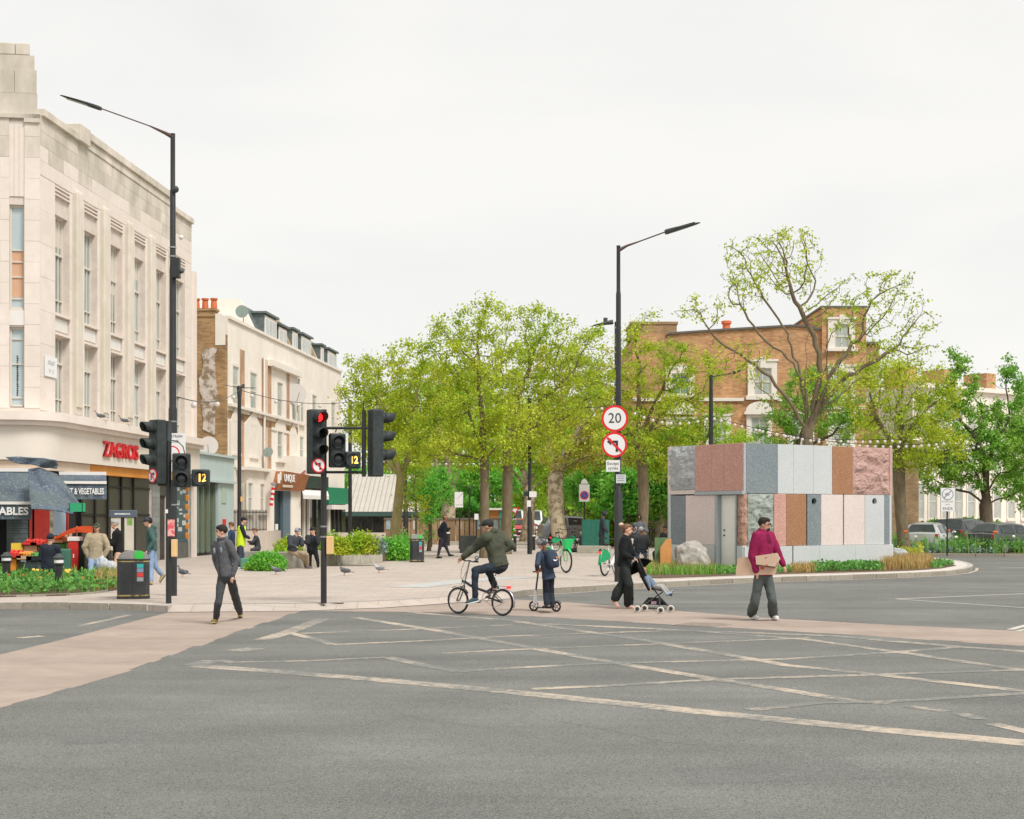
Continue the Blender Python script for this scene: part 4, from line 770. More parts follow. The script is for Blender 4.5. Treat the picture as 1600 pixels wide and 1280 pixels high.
pc_ = W(425.5, 774, 70.2); bp_ = thing('barber_pole', 'striped red and white barber pole by the dark door', 'barber pole', pc_)
for k in range(8): MB().lathe([(.085, -.5 + k * .125), (.085, -.375 + k * .125)], pc_, 10, axis=(.12, 0, 1)).build('stripe', (red_m, sign_w)[k % 2], bp_)
MB().lathe([(.15, .5), (.15, .56), (.05, .62)], pc_, 10, axis=(.12, 0, 1)).build('cap', steel_m, bp_)
fl_ = MB().grid(lambda s, t: W(460 + 16 * s + 4 * math.sin(t * 3), 757 - 22 * s - 0 + 8 * t - 3 * math.sin(s * 3), 74 + .3 * math.sin(t * 5)), 8, 5); o = fl_.build('banner', mat('pink_banner', (0.70, 0.40, 0.38), (0.80, 0.72, 0.66), scale=2.5, pos=(.45, .55)), bb, smooth=180)
ns = thing('corner_shop', 'dark framed shop with small white awning and blank green sign', 'shop', FT.pt(FT.u(500), 0, 0))
FN, lnn = frame2((W(470, 806, 76).x, 76), (W(546, 806, 84).x, 84)); nu_ = lambda x, d=0: FN.u(x, d)
MB().bx(0, lnn, -.3, -6, .1, 4.9, FN).build('wall', STUC, ns)
MB().bx(nu_(471), nu_(512), -.3, .05, 3.25, 3.9, FN).build('fascia', mat('dark_green_board', (0.02, 0.035, 0.025), (0.035, 0.05, 0.035)), ns)
MB().bx(nu_(471), nu_(545), -.3, -.2, .1, 3.2, FN).build('shop_glass', GLASS_G, ns)
for x in (471, 478, 485, 496, 505, 517, 524, 530, 536): MB().bx(nu_(x), nu_(x) + .14, -.2, -.08, .1, 3.2, FN).build('post', STUC_T if x in (478, 485, 517) else black_m, ns)
MB().add([FN.pt(nu_(472), 0, 3.15), FN.pt(nu_(512), 0, 3.15), FN.pt(nu_(514, .8), .8, 2.85), FN.pt(nu_(474, .8), .8, 2.85), FN.pt(nu_(472), 0, 3.0), FN.pt(nu_(512), 0, 3.0), FN.pt(nu_(514, .8), .8, 2.65), FN.pt(nu_(474, .8), .8, 2.65)], [(3, 2, 1, 0), (4, 5, 6, 7), (2, 3, 7, 6), (3, 0, 4, 7), (1, 2, 6, 5)]).build('awning', white_m, ns)
MB().bx(nu_(513, .1), nu_(543.5, .1), .0, .12, 2.45, 3.35, FN).build('green_sign', mat('sign_green', (0.01, 0.20, 0.10), (0.014, 0.22, 0.11), rough=.45), ns)
MB().bx(nu_(519, .3), nu_(546, .1), -.2, .3, 2.15, 2.4, FN).build('canopy', white_m, ns)
lb = thing('market_hall', 'low hall with ribbed pale sloping roof beyond the green sign', 'building', W(590, 806, 92))
L1, L2 = W(545, 800, 90), W(655, 800, 90)
RZ0, RZ1 = 2.05, 4.5
MB().add([(L1.x - .5, 90, RZ0), (L2.x, 90, RZ0), (L2.x, 96, RZ1), (L1.x - .5, 96, RZ1), (L1.x - .5, 96, .1), (L2.x, 96, .1)], [(0, 1, 2, 3), (3, 2, 5, 4)]).build('roof', mat('ribbed_roof', (0.50, 0.46, 0.41), (0.56, 0.52, 0.47), rough=.6, scale=2), lb)
for i in range(16): x = L1.x - .3 + i * .29; MB().add([(x, 89.98, RZ0 + .01), (x + .05, 89.98, RZ0 + .01), (x + .05, 96, RZ1 + .05), (x, 96, RZ1 + .05), (x, 89.98, RZ0 - .05), (x + .05, 89.98, RZ0 - .05)], [(0, 1, 2, 3), (4, 5, 1, 0)]).build('roof_rib', mat('rib', (0.36, 0.34, 0.30)), lb)
MB().bx(L1.x - .6, L2.x + .2, -89.7, -89.95, RZ0 - .28, RZ0, ID).build('eave', mat('dark_teal_eave', (0.05, 0.10, 0.09)), lb); MB().bx(L1.x - .5, L2.x, -91, -91.3, .1, RZ0 - .2, ID).build('wall', mat('hall_dark', (0.03, 0.035, 0.035), (0.08, 0.085, 0.08), scale=2), lb)
for i in range(7): MB().bx(L1.x + i * .7, L1.x + i * .7 + .08, -90, -90.1, .1, RZ0 - .28, ID).build('post', black_m, lb)
solo(MB().bx(W(510, 0, 74).x, W(602, 0, 74).x, -74, -74.25, .1, .95, ID), 'boundary_wall', MATS['pink_render'], 'low pinkish boundary wall behind the shrubs', 'wall', W(555, 806, 74))
# ==== brick house on the right
BR_R = brick_mat('red_stock_brick', (0.46, 0.20, 0.08), (0.64, 0.36, 0.17), (0.48, 0.37, 0.25), patch=(1.4, 0.70, (0.50, 0.30, 0.2)))
BR_B = brick_mat('brown_stock_brick', (0.28, 0.17, 0.08), (0.42, 0.27, 0.14), (0.40, 0.32, 0.22))
YR = 84.0; FR = Fr(0, YR, 0); ru = lambda x: (x - CX) / FPX * YR; rz_ = lambda y: CAMZ - (y - CY) / FPX * YR
bh = thing('brick_house', 'tall orange brown brick house with white framed windows behind the kiosk', 'house', (ru(1180), YR, 0))
m = MB(); m.prism([(ru(988), 0.02), (ru(1283), 0.02), (ru(1283), rz_(517)), (ru(1262), rz_(511)), (ru(1235), rz_(510)), (ru(1150), rz_(515)), (ru(1046), rz_(522)), (ru(988), rz_(524))], 0, -10, FR); m.build('wall', BR_R, bh)
MB().prism([(ru(1040), rz_(524)), (ru(1046), rz_(522.5)), (ru(1150), rz_(515.5)), (ru(1235), rz_(510.5)), (ru(1262), rz_(511.5)), (ru(1283), rz_(517.5)), (ru(1283), rz_(514.5)), (ru(1262), rz_(508.5)), (ru(1235), rz_(507.5)), (ru(1150), rz_(512.5)), (ru(1046), rz_(519.5))], .12, -.4, FR).build('coping', mat('lead_grey', (0.13, 0.12, 0.11)), bh)
MB().bx(ru(988), ru(1059), -.5, -4, rz_(530), rz_(505), FR).bx(ru(986), ru(1061), -.45, -4.05, rz_(505), rz_(501), FR).build('chimney', BR_B, bh)
c = FR.pt(ru(1143), -2, 0); MB().lathe([(.25, rz_(515)), (.22, rz_(500)), (.30, rz_(499)), (.30, rz_(495)), (.2, rz_(494))], (c.x, c.y, 0), 12).build('chimney_pot', POT, bh, smooth=40)
MB().bx(ru(1283) + .005, ru(1352), .25, -8, .02, rz_(482), FR).build('tower_wall', BR_R, bh); MB().bx(ru(1281), ru(1354), .3, -8, rz_(482), rz_(479), FR).build('tower_coping', MATS['lead_grey'], bh)
MB().bx(ru(1353), ru(1380), -1.0, -8, .02, rz_(535), FR).build('side_wing', BR_B, bh); MB().bx(ru(1352) + .01, ru(1382), -.9, -8.1, rz_(535), rz_(531), FR).build('wing_coping', MATS['lead_grey'], bh)
MB().bx(ru(1381), ru(1424), 1.5, -6, .02, rz_(690), FR).build('rear_wall', BR_B, bh)
def big_window(x0, x1, y0, y1, sx0, sx1, sy0, sy1, d=0.0, glass=None, key=True):
 ua, ub, za, zb = ru(x0), ru(x1), rz_(y1), rz_(y0)
 s = MB(); s.bx(ru(sx0), ua, d, d + .12, za - .02, rz_(sy0), FR).bx(ub, ru(sx1), d, d + .12, za - .02, rz_(sy0), FR).bx(ua, ub, d, d + .12, zb, rz_(sy0), FR).bx(ru(sx0) - .12, ru(sx1) + .12, d, d + .25, rz_(sy1), za - .02, FR).bx(ru(sx0) - .08, ru(sx1) + .08, d + .0, d + .18, rz_(sy0), rz_(sy0) + .12, FR)
 if key: s.bx((ua + ub) / 2 - .15, (ua + ub) / 2 + .15, d, d + .2, zb + .02, rz_(sy0) + .25, FR)
 w_ = s.build('window', STUC_T, bh); f = MB(); t = .07; zm = (za + zb) / 2; um_ = (ua + ub) / 2
 f.bx(ua, ua + t, d - .1, d + .04, za, zb, FR).bx(ub - t, ub, d - .1, d + .04, za, zb, FR).bx(ua + t, ub - t, d - .1, d + .04, zb - t, zb, FR).bx(ua + t, ub - t, d - .1, d + .04, za, za + t, FR).bx(ua + t, ub - t, d - .1, d + .05, zm - .04, zm + .04, FR).bx(um_ - .025, um_ + .025, d - .1, d + .035, za + t, zm - .04, FR).bx(um_ - .025, um_ + .025, d - .1, d + .035, zm + .04, zb - t, FR)
 f.build('frame', FRAME_W, w_)
 for (a_, b_) in ((ua + t, um_ - .025), (um_ + .025, ub - t)):
  for (c_, e_) in ((za + t, zm - .04), (zm + .04, zb - t)): MB().bx(a_, b_, d - .05, d + .01, c_, e_, FR).build('pane', glass or GREY_GL, w_)
big_window(1049, 1077, 584, 617, 1040, 1085, 576, 622, glass=glass_mat('teal_glass', (0.04, 0.16, 0.17), .1, (0.20, 0.28, 0.26)))
big_window(1177.5, 1205, 575.6, 618, 1168, 1213.6, 565, 625)
big_window(1301.8, 1325, 508, 545, 1292, 1333.6, 500, 550, d=.25)
big_window(1173, 1199, 652, 700, 1166, 1206, 647, 706, key=False); big_window(1049, 1077, 660, 706, 1040, 1086, 655, 712, key=False)
big_window(1300, 1326, 582, 626, 1292, 1334, 574, 632, d=.25); big_window(1356, 1374, 585, 625, 1352, 1378, 580, 630, d=-.9, key=False); big_window(1300, 1326, 655, 700, 1292, 1334, 648, 706, d=.25); big_window(1108, 1134, 656, 702, 1100, 1142, 650, 708, key=False); big_window(1238, 1264, 652, 700, 1230, 1272, 647, 706, key=False)
for cx_ in (1063, 1186): MB().prism([(ru(cx_ - 24), rz_(648)), (ru(cx_ + 24), rz_(648)), (ru(cx_ + 24), rz_(644))] + [(ru(cx_) + ru(800 + 22) * math.cos(math.pi * k / 8), rz_(643) + .55 * math.sin(math.pi * k / 8)) for k in range(9)] + [(ru(cx_ - 24), rz_(644))], .12, .3, FR).build('pediment', STUC_T, bh)
for a_, b_ in ((988, 1034), (1091, 1162), (1214, 1282)): MB().bx(ru(a_), ru(b_), 0, .12, rz_(627), rz_(622), FR).build('string_course', STUC_T, bh)
MB().bx(ru(1284), ru(1351), .25, .37, rz_(640), rz_(635), FR).build('string_course', STUC_T, bh)
# ==== white houses far right
FWh, lw = frame2((W(1426, 806, 96).x, 96), (W(1700, 806, 108).x, 108)); wu = lambda x, d=0: FWh.u(x, d)
ed = [0, wu(1487), wu(1546), wu(1612), lw]
for k in range(4):
 wh = thing('white_house', ['white stucco house right of the big brick one, behind the small sign', 'white stucco house behind the silver and black parked cars', 'white stucco house behind the dark leafy tree', 'white stucco house at the right edge of the picture'][k], 'house', FWh.pt((ed[k] + ed[k + 1]) / 2, 0, 0), 'white stucco houses at the far right')
 MB().bx(ed[k] + .004, ed[k + 1] - .004, 0, -9, .02, 10.2, FWh).build('wall', STUC, wh); MB().bx(ed[k] + .004, ed[k + 1] - .004, -.3, .3, 10.2, 10.5, FWh).bx(ed[k] + .004, ed[k + 1] - .004, 0, .15, 6.6, 6.75, FWh).bx(ed[k] + .004, ed[k + 1] - .004, 0, .12, .9, 1.1, FWh).build('cornice', STUC_T, wh)
 MB().bx(ed[k] + .4, ed[k] + .9 + .6, -4, -6, 10.2, 12.2, FWh).build('chimney', BR_R, wh)
 n = 3; wd = (ed[k + 1] - ed[k]) / n
 for i in range(n):
  u_ = ed[k] + wd * (i + .5)
  for (z0, z1) in ((1.6, 3.9), (4.6, 6.2), (7.3, 9.2)): sash(wh, FWh, u_ - .4, u_ + .4, z0, z1, surround=.12)
# ==== stone kiosk
def granite(name, c1, c2, grain, rough=.75, sc=1.2):
 return mat(name, c1, c2, rough=rough, scale=sc, detail=5, speck=[(80, .70, tuple(a * .25 + b * .75 for a, b in zip(c1, grain))), (120, .84, tuple(v * .72 for v in c1))], big=(.8, .25, tuple(v * .86 for v in c1)), bump=.002, bscale=60, spec=.3)
G_GREY = granite('light_grey_granite', (0.55, 0.575, 0.58), (0.60, 0.62, 0.62), (0.58, 0.60, 0.60)); G_DARK = granite('blue_grey_granite', (0.17, 0.205, 0.225), (0.22, 0.255, 0.275), (0.36, 0.39, 0.40))
G_PINK = granite('red_pink_granite', (0.50, 0.255, 0.205), (0.57, 0.31, 0.255), (0.74, 0.52, 0.46)); G_PALE = granite('pale_pink_granite', (0.68, 0.57, 0.535), (0.73, 0.62, 0.58), (0.80, 0.72, 0.68))
G_ORNG = granite('orange_brown_granite', (0.33, 0.155, 0.075), (0.38, 0.185, 0.09), (0.47, 0.29, 0.19)); G_BLU = granite('mid_grey_granite', (0.37, 0.41, 0.43), (0.41, 0.45, 0.465), (0.46, 0.50, 0.51))
G_RGREY = granite('rough_grey_granite', (0.42, 0.44, 0.44), (0.52, 0.54, 0.54), (0.30, 0.32, 0.33), .95); G_RPNK = granite('rough_pink_granite', (0.50, 0.32, 0.275), (0.62, 0.43, 0.38), (0.30, 0.18, 0.15), .95)
G_RGRN = granite('rough_green_grey_granite', (0.30, 0.335, 0.30), (0.42, 0.45, 0.41), (0.22, 0.25, 0.23), .95); G_RBRN = granite('rough_brown_granite', (0.42, 0.25, 0.19), (0.52, 0.35, 0.28), (0.30, 0.17, 0.12), .95)
KC = G(1162, 893.5, PZ); KL = W(1043, 697.5, 0 + 2300 * 2.2 / 108.5); KR = W(1394.5, 700, 2300 * 2.2 / 106.2)
KA, la = frame2(KL, KC); KB, lb_ = frame2(KC, KR); KTOP = CAMZ + (806 - 692) / FPX * KC.y
kio = thing('kiosk', 'square kiosk clad in panels of grey, pink, red and brown stone', 'kiosk', KC)
back_pt = Vector(KL[:2]) + (Vector(KR[:2]) - Vector(KC[:2]))
ins = MB(); cen = (Vector(KL[:2]) + Vector(KR[:2])) / 2; foot = [Vector(KL[:2]), Vector(KC[:2]), Vector(KR[:2]), back_pt]
shr = [p + (cen - p).normalized() * .30 for p in foot]
ka_u = lambda x: KA.u(x); kb_u = lambda x: KB.u(x)
ins.slab([tuple(p) for p in shr], .1, KTOP - .15); ins.build('core', dark_m, kio)
MB().slab([tuple(p + (cen - p).normalized() * .10) for p in foot], KTOP - .15, KTOP - .05).build('roof_slab', G_GREY, kio)
zA = lambda x, y: KA.uz(x, y)[1]; zB = lambda x, y: KB.uz(x, y)[1]
ZT, ZM, ZP = KTOP, zB(1300, 772.5), zB(1300, 852)
ZMA = zA(1100, 768)
def kpanel(F, x0, x1, z0, z1, m_, d0=-.14, d1=0.0, rough=0, name='stone_panel', hole=None, j=.006):
 ua, ub = F.u(x0) + j, F.u(x1) - j; z0 += j; z1 -= j; b = MB()
 if hole:
  hu_, hz_, r_ = F.u(hole[0]), F.uz(*hole)[1], .105; n = 20; ang = [2 * math.pi * i / n for i in range(n)]; ci, ro = [], []
  cs_ = [math.atan2(zz - hz_, uu - hu_) % (2 * math.pi) for uu in (ua, ub) for zz in (z0, z1)]; ang = sorted(ang + cs_)
  for t in ang:
   c_, s_ = math.cos(t), math.sin(t); k = min([v for v in (((ub - hu_) / c_) if c_ > 1e-6 else 9e9, ((ua - hu_) / c_) if c_ < -1e-6 else 9e9, ((z1 - hz_) / s_) if s_ > 1e-6 else 9e9, ((z0 - hz_) / s_) if s_ < -1e-6 else 9e9)])
   ci.append((hu_ + c_ * r_, hz_ + s_ * r_)); ro.append((hu_ + c_ * k, hz_ + s_ * k))
  N_ = len(ang); v = [F.pt(u, d1, z) for u, z in ci] + [F.pt(u, d1, z) for u, z in ro] + [F.pt(u, d0 - .1, z) for u, z in ci] + [F.pt(u, d0, z) for u, z in ro]
  f = []
  for i in range(N_): q = (i + 1) % N_; f += [(i, i + N_, q + N_, q), (i, q, q + 2 * N_, i + 2 * N_), (i + N_, i + 3 * N_, q + 3 * N_, q + N_)]
  b.add(v, f)
 elif rough:
  nu, nv = max(6, int((ub - ua) / .045)), max(8, int((z1 - z0) / .045))
  def fn(s, t):
   u = ua + (ub - ua) * s; z = z0 + (z1 - z0) * t; e = min(1, 8 * min(s, 1 - s, t, 1 - t) + .15)
   ch_ = .5 * (1 if (math.sin(z * 22 + 3 * noise.noise(Vector((u * 2, z * 2, 1)))) > .7) else 0) * (1 if min(s, 1 - s) < .2 or abs(t - .5) > .36 else 0)
   return F.pt(u, d1 - .03 + e * rough * (.5 + .75 * noise.fractal(Vector((u * 3.5, z * 3.5, x0 * .1)), 1, 2, 5) + .45 * abs(noise.noise(Vector((u * 11, z * 11, 7)))) - ch_ * .35), z)
  b.grid(fn, nu, nv); b.bx(ua, ub, d0, d1 - .05, z0, z1, F)
 else: b.bx(ua, ub, d0, d1, z0, z1, F)
 return b.build(name, m_, kio, bevel=0 if (rough or hole) else .006)
zpale = zA(1060, 766)
kpanel(KA, 1043, 1086.3, zpale, ZT, G_RGREY, rough=.10)
for a_, b_ in ((1086.3, 1112), (1112, 1131), (1131, 1161.8)): kpanel(KA, a_, b_, ZMA, ZT, G_PINK, j=.003)
kpanel(KB, 1162.2, 1166, ZM, ZT, G_BLU, d0=-.3, j=.002)
kpanel(KB, 1166, 1215.3, ZM, ZT, G_DARK)
for a_, b_ in ((1215.3, 1240), (1240, 1271), (1271, 1300.3)): kpanel(KB, a_, b_, ZM, ZT, G_GREY, j=.003)
kpanel(KB, 1300.3, 1332.8, ZM, ZT, G_ORNG); kpanel(KB, 1332.8, 1391, ZM, ZT, G_RPNK, rough=.10); kpanel(KB, 1391, 1394.5, ZM, ZT, G_BLU, d0=-.3, j=.002)
kpanel(KA, 1044, 1086.3, zA(1060, 773), zpale, G_PALE); MB().bx(ka_u(1086.3), ka_u(1162) - .005, -.16, .05, zA(1100, 773.5), ZMA - .004, KA).build('lintel', G_BLU, kio, bevel=.006)
ZLA = zA(1100, 773.5) - .004; ZPA = zA(1100, 851.5)
kpanel(KA, 1043, 1046.8, ZPA, ZLA, G_BLU, d0=-.3, j=.002); kpanel(KA, 1046.8, 1071, ZPA, ZLA, G_DARK); kpanel(KA, 1071, 1117, ZPA, ZLA, G_PALE)
kpanel(KA, 1151.5, 1161.8, ZPA, ZLA, G_RBRN, rough=.07); kpanel(KB, 1162.2, 1168.8, ZP, ZM, G_RBRN, rough=.07)
kpanel(KB, 1168.8, 1209.5, ZP, ZM, G_RGRN, rough=.11); kpanel(KB, 1209.5, 1228.5, ZP, ZM, G_PINK, j=.003); kpanel(KB, 1228.5, 1260, ZP, ZM, G_ORNG)
kpanel(KB, 1261.2, 1283, ZP, ZM, G_DARK, hole=(1272, 783.5)); kpanel(KB, 1283, 1317.3, ZP, ZM, G_PALE); kpanel(KB, 1318.8, 1351.5, ZP, ZM, G_PALE); kpanel(KB, 1351.5, 1381.8, ZP, ZM, G_GREY, hole=(1366.5, 783.5)); kpanel(KB, 1381.8, 1394.5, ZP, ZM, G_DARK)
kpanel(KA, 1043, 1117, .08, ZPA, G_GREY, d1=.03); kpanel(KA, 1152, 1161.8, .08, ZPA, G_GREY, d1=.03); kpanel(KB, 1162, 1236.8, .08, ZP, G_GREY, d1=.04)
for a_, b_ in ((1238.3, 1279), (1279, 1335), (1335, 1394.5)): kpanel(KB, a_, b_, .08, ZP, G_GREY, d1=.04, j=.002)
KD, ld = frame2(KR, back_pt); KE, le = frame2(back_pt, KL)
for F_, l_, mm in ((KD, la, (G_GREY, G_PINK)), (KE, lb_, (G_PALE, G_DARK, G_ORNG, G_GREY))):
 n = len(mm) 
 for i, g_ in enumerate(mm):
  for z0, z1, gg in ((.08, ZM, g_), (ZM, ZT, mm[(i + 1) % n])): b = MB().bx(l_ * i / n + .005, l_ * (i + 1) / n - .005, -.14, 0, z0 + .005, z1 - .005, F_).build('stone_panel', gg, kio, bevel=.006)
ua, ub = KA.u(1117) + .01, KA.u(1151.5) - .01
MB().bx(ua, ua + .10, -.34, .02, .12, ZLA - .01, KA).bx(ub - .06, ub, -.30, .02, .12, ZLA - .01, KA).build('door_jamb', G_BLU, kio)
dk = MB().bx(ua + .11, ub - .065, -.20, -.16, .14, ZLA - .015, KA).build('door', mat('off_white_door', (0.84, 0.84, 0.77), (0.87, 0.87, 0.81), rough=.5, scale=1), kio)
for z in (1.20, 1.36): MB().lathe([(.025, 0), (.025, .03), (.012, .04)], KA.pt(ua + .24, -.16, z), 10, axis=(KA.N.x, KA.N.y, 0)).build('door_knob', black_m, dk)
def boulder(label, c, r, m_, seed):
 b = bmesh.new(); bmesh.ops.create_icosphere(b, subdivisions=5, radius=1.0)
 for v in b.verts:
  p = v.co.copy(); n_ = noise.fractal(p * 1.3 + Vector((seed, 0, 0)), 1, 2, 5); q = Vector((abs(p.x) ** .8 * math.copysign(1, p.x) * r[0], abs(p.y) ** .8 * math.copysign(1, p.y) * r[1], p.z * r[2])) * (1 + .22 * n_)
  v.co = q + Vector((0, 0, r[2] * .7))
 me = bpy.data.meshes.new('boulder'); b.to_mesh(me); b.free(); o = link('boulder', me, m_, smooth=60); o.location = c; o['label'] = label; o['category'] = 'boulder'; return o
c = G(1081, 893, PZ); boulder('grey mottled boulder at the left wall of the kiosk', c, (.50, .38, .54), mat('boulder_brown', (0.30, 0.28, 0.25), (0.50, 0.47, 0.43), rough=.95, scale=5, detail=8, bump=.02), 3)
c = G(1399, 881, PZ) + Vector((.15, .3, 0)); boulder('small grey boulder at the right end of the kiosk', c, (.34, .3, .33), G_RGREY, 9)
Fp = Fr(G(1031, 893, PZ).x, G(1031, 893, PZ).y, R(8)); 
pnl = MB().prism([(0.02, .12), (.36, .12), (.36, 1.10), (.22, 1.10), (.02, .82)], 0, -.10, Fp)
solo(pnl, 'stone_offcut', mat('orange_slab', (0.55, 0.24, 0.07), (0.64, 0.31, 0.11), rough=.7, scale=4), 'orange brown slab with a slanting top left of the kiosk', 'stone slab', G(1037, 893, PZ), bevel=.006)
solo(MB().bx(-.1, .28, -.22, -.26, .12, 1.14, Fp), 'notice_board', mat('board_green', (0.10, 0.19, 0.08), (0.13, 0.22, 0.10)), 'green board propped behind the orange slab', 'board', G(1034, 892, PZ))
# ==== trees
BARK = mat('grey_bark', (0.13, 0.10, 0.06), (0.22, 0.175, 0.11), rough=.95, scale=9, detail=7, bump=.03, bscale=10, stretch=(1, 1, .25))
BARK_Y = mat('lichen_bark', (0.32, 0.26, 0.10), (0.42, 0.36, 0.20), rough=.95, scale=5, detail=7, bump=.02, bscale=10, stretch=(1, 1, .3))
BARK_P = mat('plane_bark', (0.24, 0.185, 0.12), (0.55, 0.46, 0.33), rough=.9, scale=3.5, detail=4, pos=(.42, .56), bump=.015, bscale=6)
BARK_D = mat('dark_bark', (0.085, 0.065, 0.045), (0.14, 0.11, 0.075), rough=.95, scale=9, detail=7, bump=.02, stretch=(1, 1, .3))
def leafm(name, c1, c2, tr=.45): return mat(name, c1, c2, rough=.5, scale=.45, detail=3, isl=.28, transl=tr, spec=.3, pos=(.38, .62))
LF_Y = leafm('spring_leaf', (0.36, 0.51, 0.03), (0.56, 0.62, 0.06)); LF_G = leafm('fresh_leaf', (0.27, 0.50, 0.03), (0.44, 0.62, 0.06)); LF_D = leafm('mid_leaf', (0.17, 0.40, 0.05), (0.33, 0.54, 0.08), .4); LF_B = leafm('bronze_leaf', (0.42, 0.50, 0.05), (0.60, 0.56, 0.09)); LF_E = leafm('bright_green_leaf', (0.14, 0.48, 0.06), (0.28, 0.60, 0.09), .45)
def tree(label, base, crowns, r0, fork, bark, leaf, n_attr=420, leaves=9000, lsize=.16, seed=1, group=None, name='broadleaf_tree', lean=(0, 0), step=.42, spread=.5, twig=.012, z0=PZ, gravity=0.0, minr=.0, clump=.32, shell=.0, top_frac=1.0):
 "crowns: list of (centre, radii); grows limbs towards points filling them"
 n_attr = int(n_attr * (1.5 if seed < 30 else 1.1)); leaves = int(leaves * 1.35); lsize *= .80; clump *= .85; rng = np.random.default_rng(seed); base = Vector(base); t = thing(name, label, 'tree', base, group)
 A = []; wts = np.array([r[0] * r[1] * r[2] for _, r in crowns]); wts = wts / wts.sum()
 for (c, r), w_ in zip(crowns, wts):
  k = max(8, int(n_attr * w_)); d = rng.normal(size=(k, 3)); d /= np.linalg.norm(d, axis=1, keepdims=True); rad = rng.random(k) ** (1 / 3.0 if not shell else 1 / (3 + shell * 6)); A.append(np.array(c) + d * rad[:, None] * np.array(r) * (1 + .12 * rng.normal(size=(k, 1))))
 A = np.concatenate(A); nodes = [base - Vector((0, 0, .2)), base + Vector((0, 0, .02))]; par = [-1, 0]
 topf = Vector(fork); segs = max(3, int((topf - base).length / .6)); bend = Vector((rng.normal() * .12, rng.normal() * .12, 0))
 for i in range(1, segs + 1): f = i / segs; nodes.append(base.lerp(topf, f) + bend * math.sin(f * math.pi)); par.append(len(nodes) - 2)
 if seed < 30:
  ft = len(nodes) - 1
  for (c, r) in crowns:
   c = Vector(c); src = ft if (c - topf).length < 2.6 * (topf - base).length or True else ft; tgt = c - Vector((0, 0, r[2] * .35)); v_ = tgt - topf; l_ = v_.length * .72; ns_ = max(2, int(l_ / step)); pv = src
   sag = Vector((rng.normal() * .12, rng.normal() * .12, .16 if v_.z > 0 else .05)) * l_
   for i in range(1, ns_ + 1):
    f = i / ns_; jit = Vector(rng.normal(size=3) * .045); nodes.append(topf + v_ * .72 * f + sag * math.sin(f * math.pi) * .6 + jit); par.append(pv); pv = len(nodes) - 1
 alive = np.ones(len(A), bool); Npos = np.array([tuple(n) for n in nodes]); first = len(nodes) - 1; near_i = np.full(len(A), first); near_d = np.full(len(A), 1e9)
 def upd(idx):
  d = np.linalg.norm(A - Npos[idx], axis=1); c_ = d < near_d; near_d[c_] = d[c_]; near_i[c_] = idx
 for q in range(max(2, segs - 1) if seed < 30 else max(2, first - 2), first + 1): upd(q)
 P_ = list(map(tuple, nodes))
 for it in range(90):
  if not alive.any(): break
  idx = np.unique(near_i[alive]); new = []
  for n_ in idx:
   sel = alive & (near_i == n_); v = (A[sel] - Npos[n_]); v /= np.linalg.norm(v, axis=1, keepdims=True) + 1e-9; d = v.sum(0); l = np.linalg.norm(d)
   if l < 1e-6: continue
   d = d / l + rng.normal(size=3) * .16 + np.array([0, 0, .05]); d /= np.linalg.norm(d); new.append((n_, Npos[n_] + d * step))
  if not new: break
  o = len(P_)
  for n_, p in new: P_.append(tuple(p)); par.append(int(n_))
  Npos = np.array(P_)
  for q in range(o, len(P_)): upd(q)
  alive &= near_d > step * 1.15
  if len(P_) > 9000: break
 N_ = len(P_); R_ = np.zeros(N_); kids = [[] for _ in range(N_)]
 for i in range(1, N_): kids[par[i]].append(i)
 for i in range(N_ - 1, -1, -1):
  R_[i] = twig if not kids[i] else sum(R_[k] ** 2.25 for k in kids[i]) ** (1 / 2.25)
 sc = r0 / max(R_[2], 1e-6); 
 ex = math.log(max(r0, .02) / twig) / math.log(max(R_[2] / twig, 1.01)); R_ = twig * (R_ / twig) ** ex
 R_[0] = R_[1] = r0 * 1.25; 
 if len(R_) > 2: R_[2] = r0 * 1.05
 done = set(); tr_, br_ = MB(), MB()
 starts = [(0, 0)]
 def chain(a, b):
  pts = [Vector(P_[a])] if a != b else []; rs = [R_[b] if a != b else R_[a]] if a != b else []
  cur = b
  while True:
   pts.append(Vector(P_[cur])); rs.append(float(R_[cur])); ks = kids[cur]
   if not ks: break
   ks = sorted(ks, key=lambda q: -R_[q])
   for k in ks[1:]: stack.append((cur, k))
   cur = ks[0]
  return pts, rs
 stack = [(0, 0)]; firstc = True
 while stack:
  a, b = stack.pop(); pts, rs = chain(a, b)
  if len(pts) < 2: continue
  rmax = max(rs); n = 12 if rmax > .12 else (6 if rmax > .04 else 4)
  if firstc: ns = 0; k = first + 2; tr_.tube(pts[:k], rs[:k], 12); br_.tube(pts[k - 1:], rs[k - 1:], 7) if len(pts) > k else None; firstc = False
  else: br_.tube(pts, rs, n, cap=False)
 tr_.build('trunk', bark, t, smooth=180)
 cr_ = br_.build('branches', bark, t, smooth=180)
 if leaves:
  tips = np.array([i for i in range(first + 1, N_) if R_[i] < twig * 3.2 and (P_[i][2] > 0)])
  if len(tips) == 0: tips = np.arange(first, N_)
  wt = rng.random(len(tips)) ** 1.6; wt /= wt.sum(); ch_ = rng.choice(tips, size=leaves, p=wt); base_p = Npos[ch_]
  cen_ = base_p + rng.normal(size=(leaves, 3)) * clump * rng.uniform(.3, 1.0, (leaves, 1)) * np.array([1, 1, .75])
  me = quads_mesh('crown', leaf_quads(cen_ - np.array(tuple(base)), lsize, rng)); 
  link('crown', me, leaf, t)
 return t
def cpx(lst, Y, depth=None):
 "crown ellipsoids from picture places at distance Y: (x, y, rx, ry[, dy])"
 o = []
 for e in lst:
  y_ = Y + (e[4] if len(e) > 4 else 0); k = y_ / FPX; o.append((tuple(W(e[0], e[1], y_)), (e[2] * k, max(e[2] * k * .8, .6), e[3] * k)))
 return o
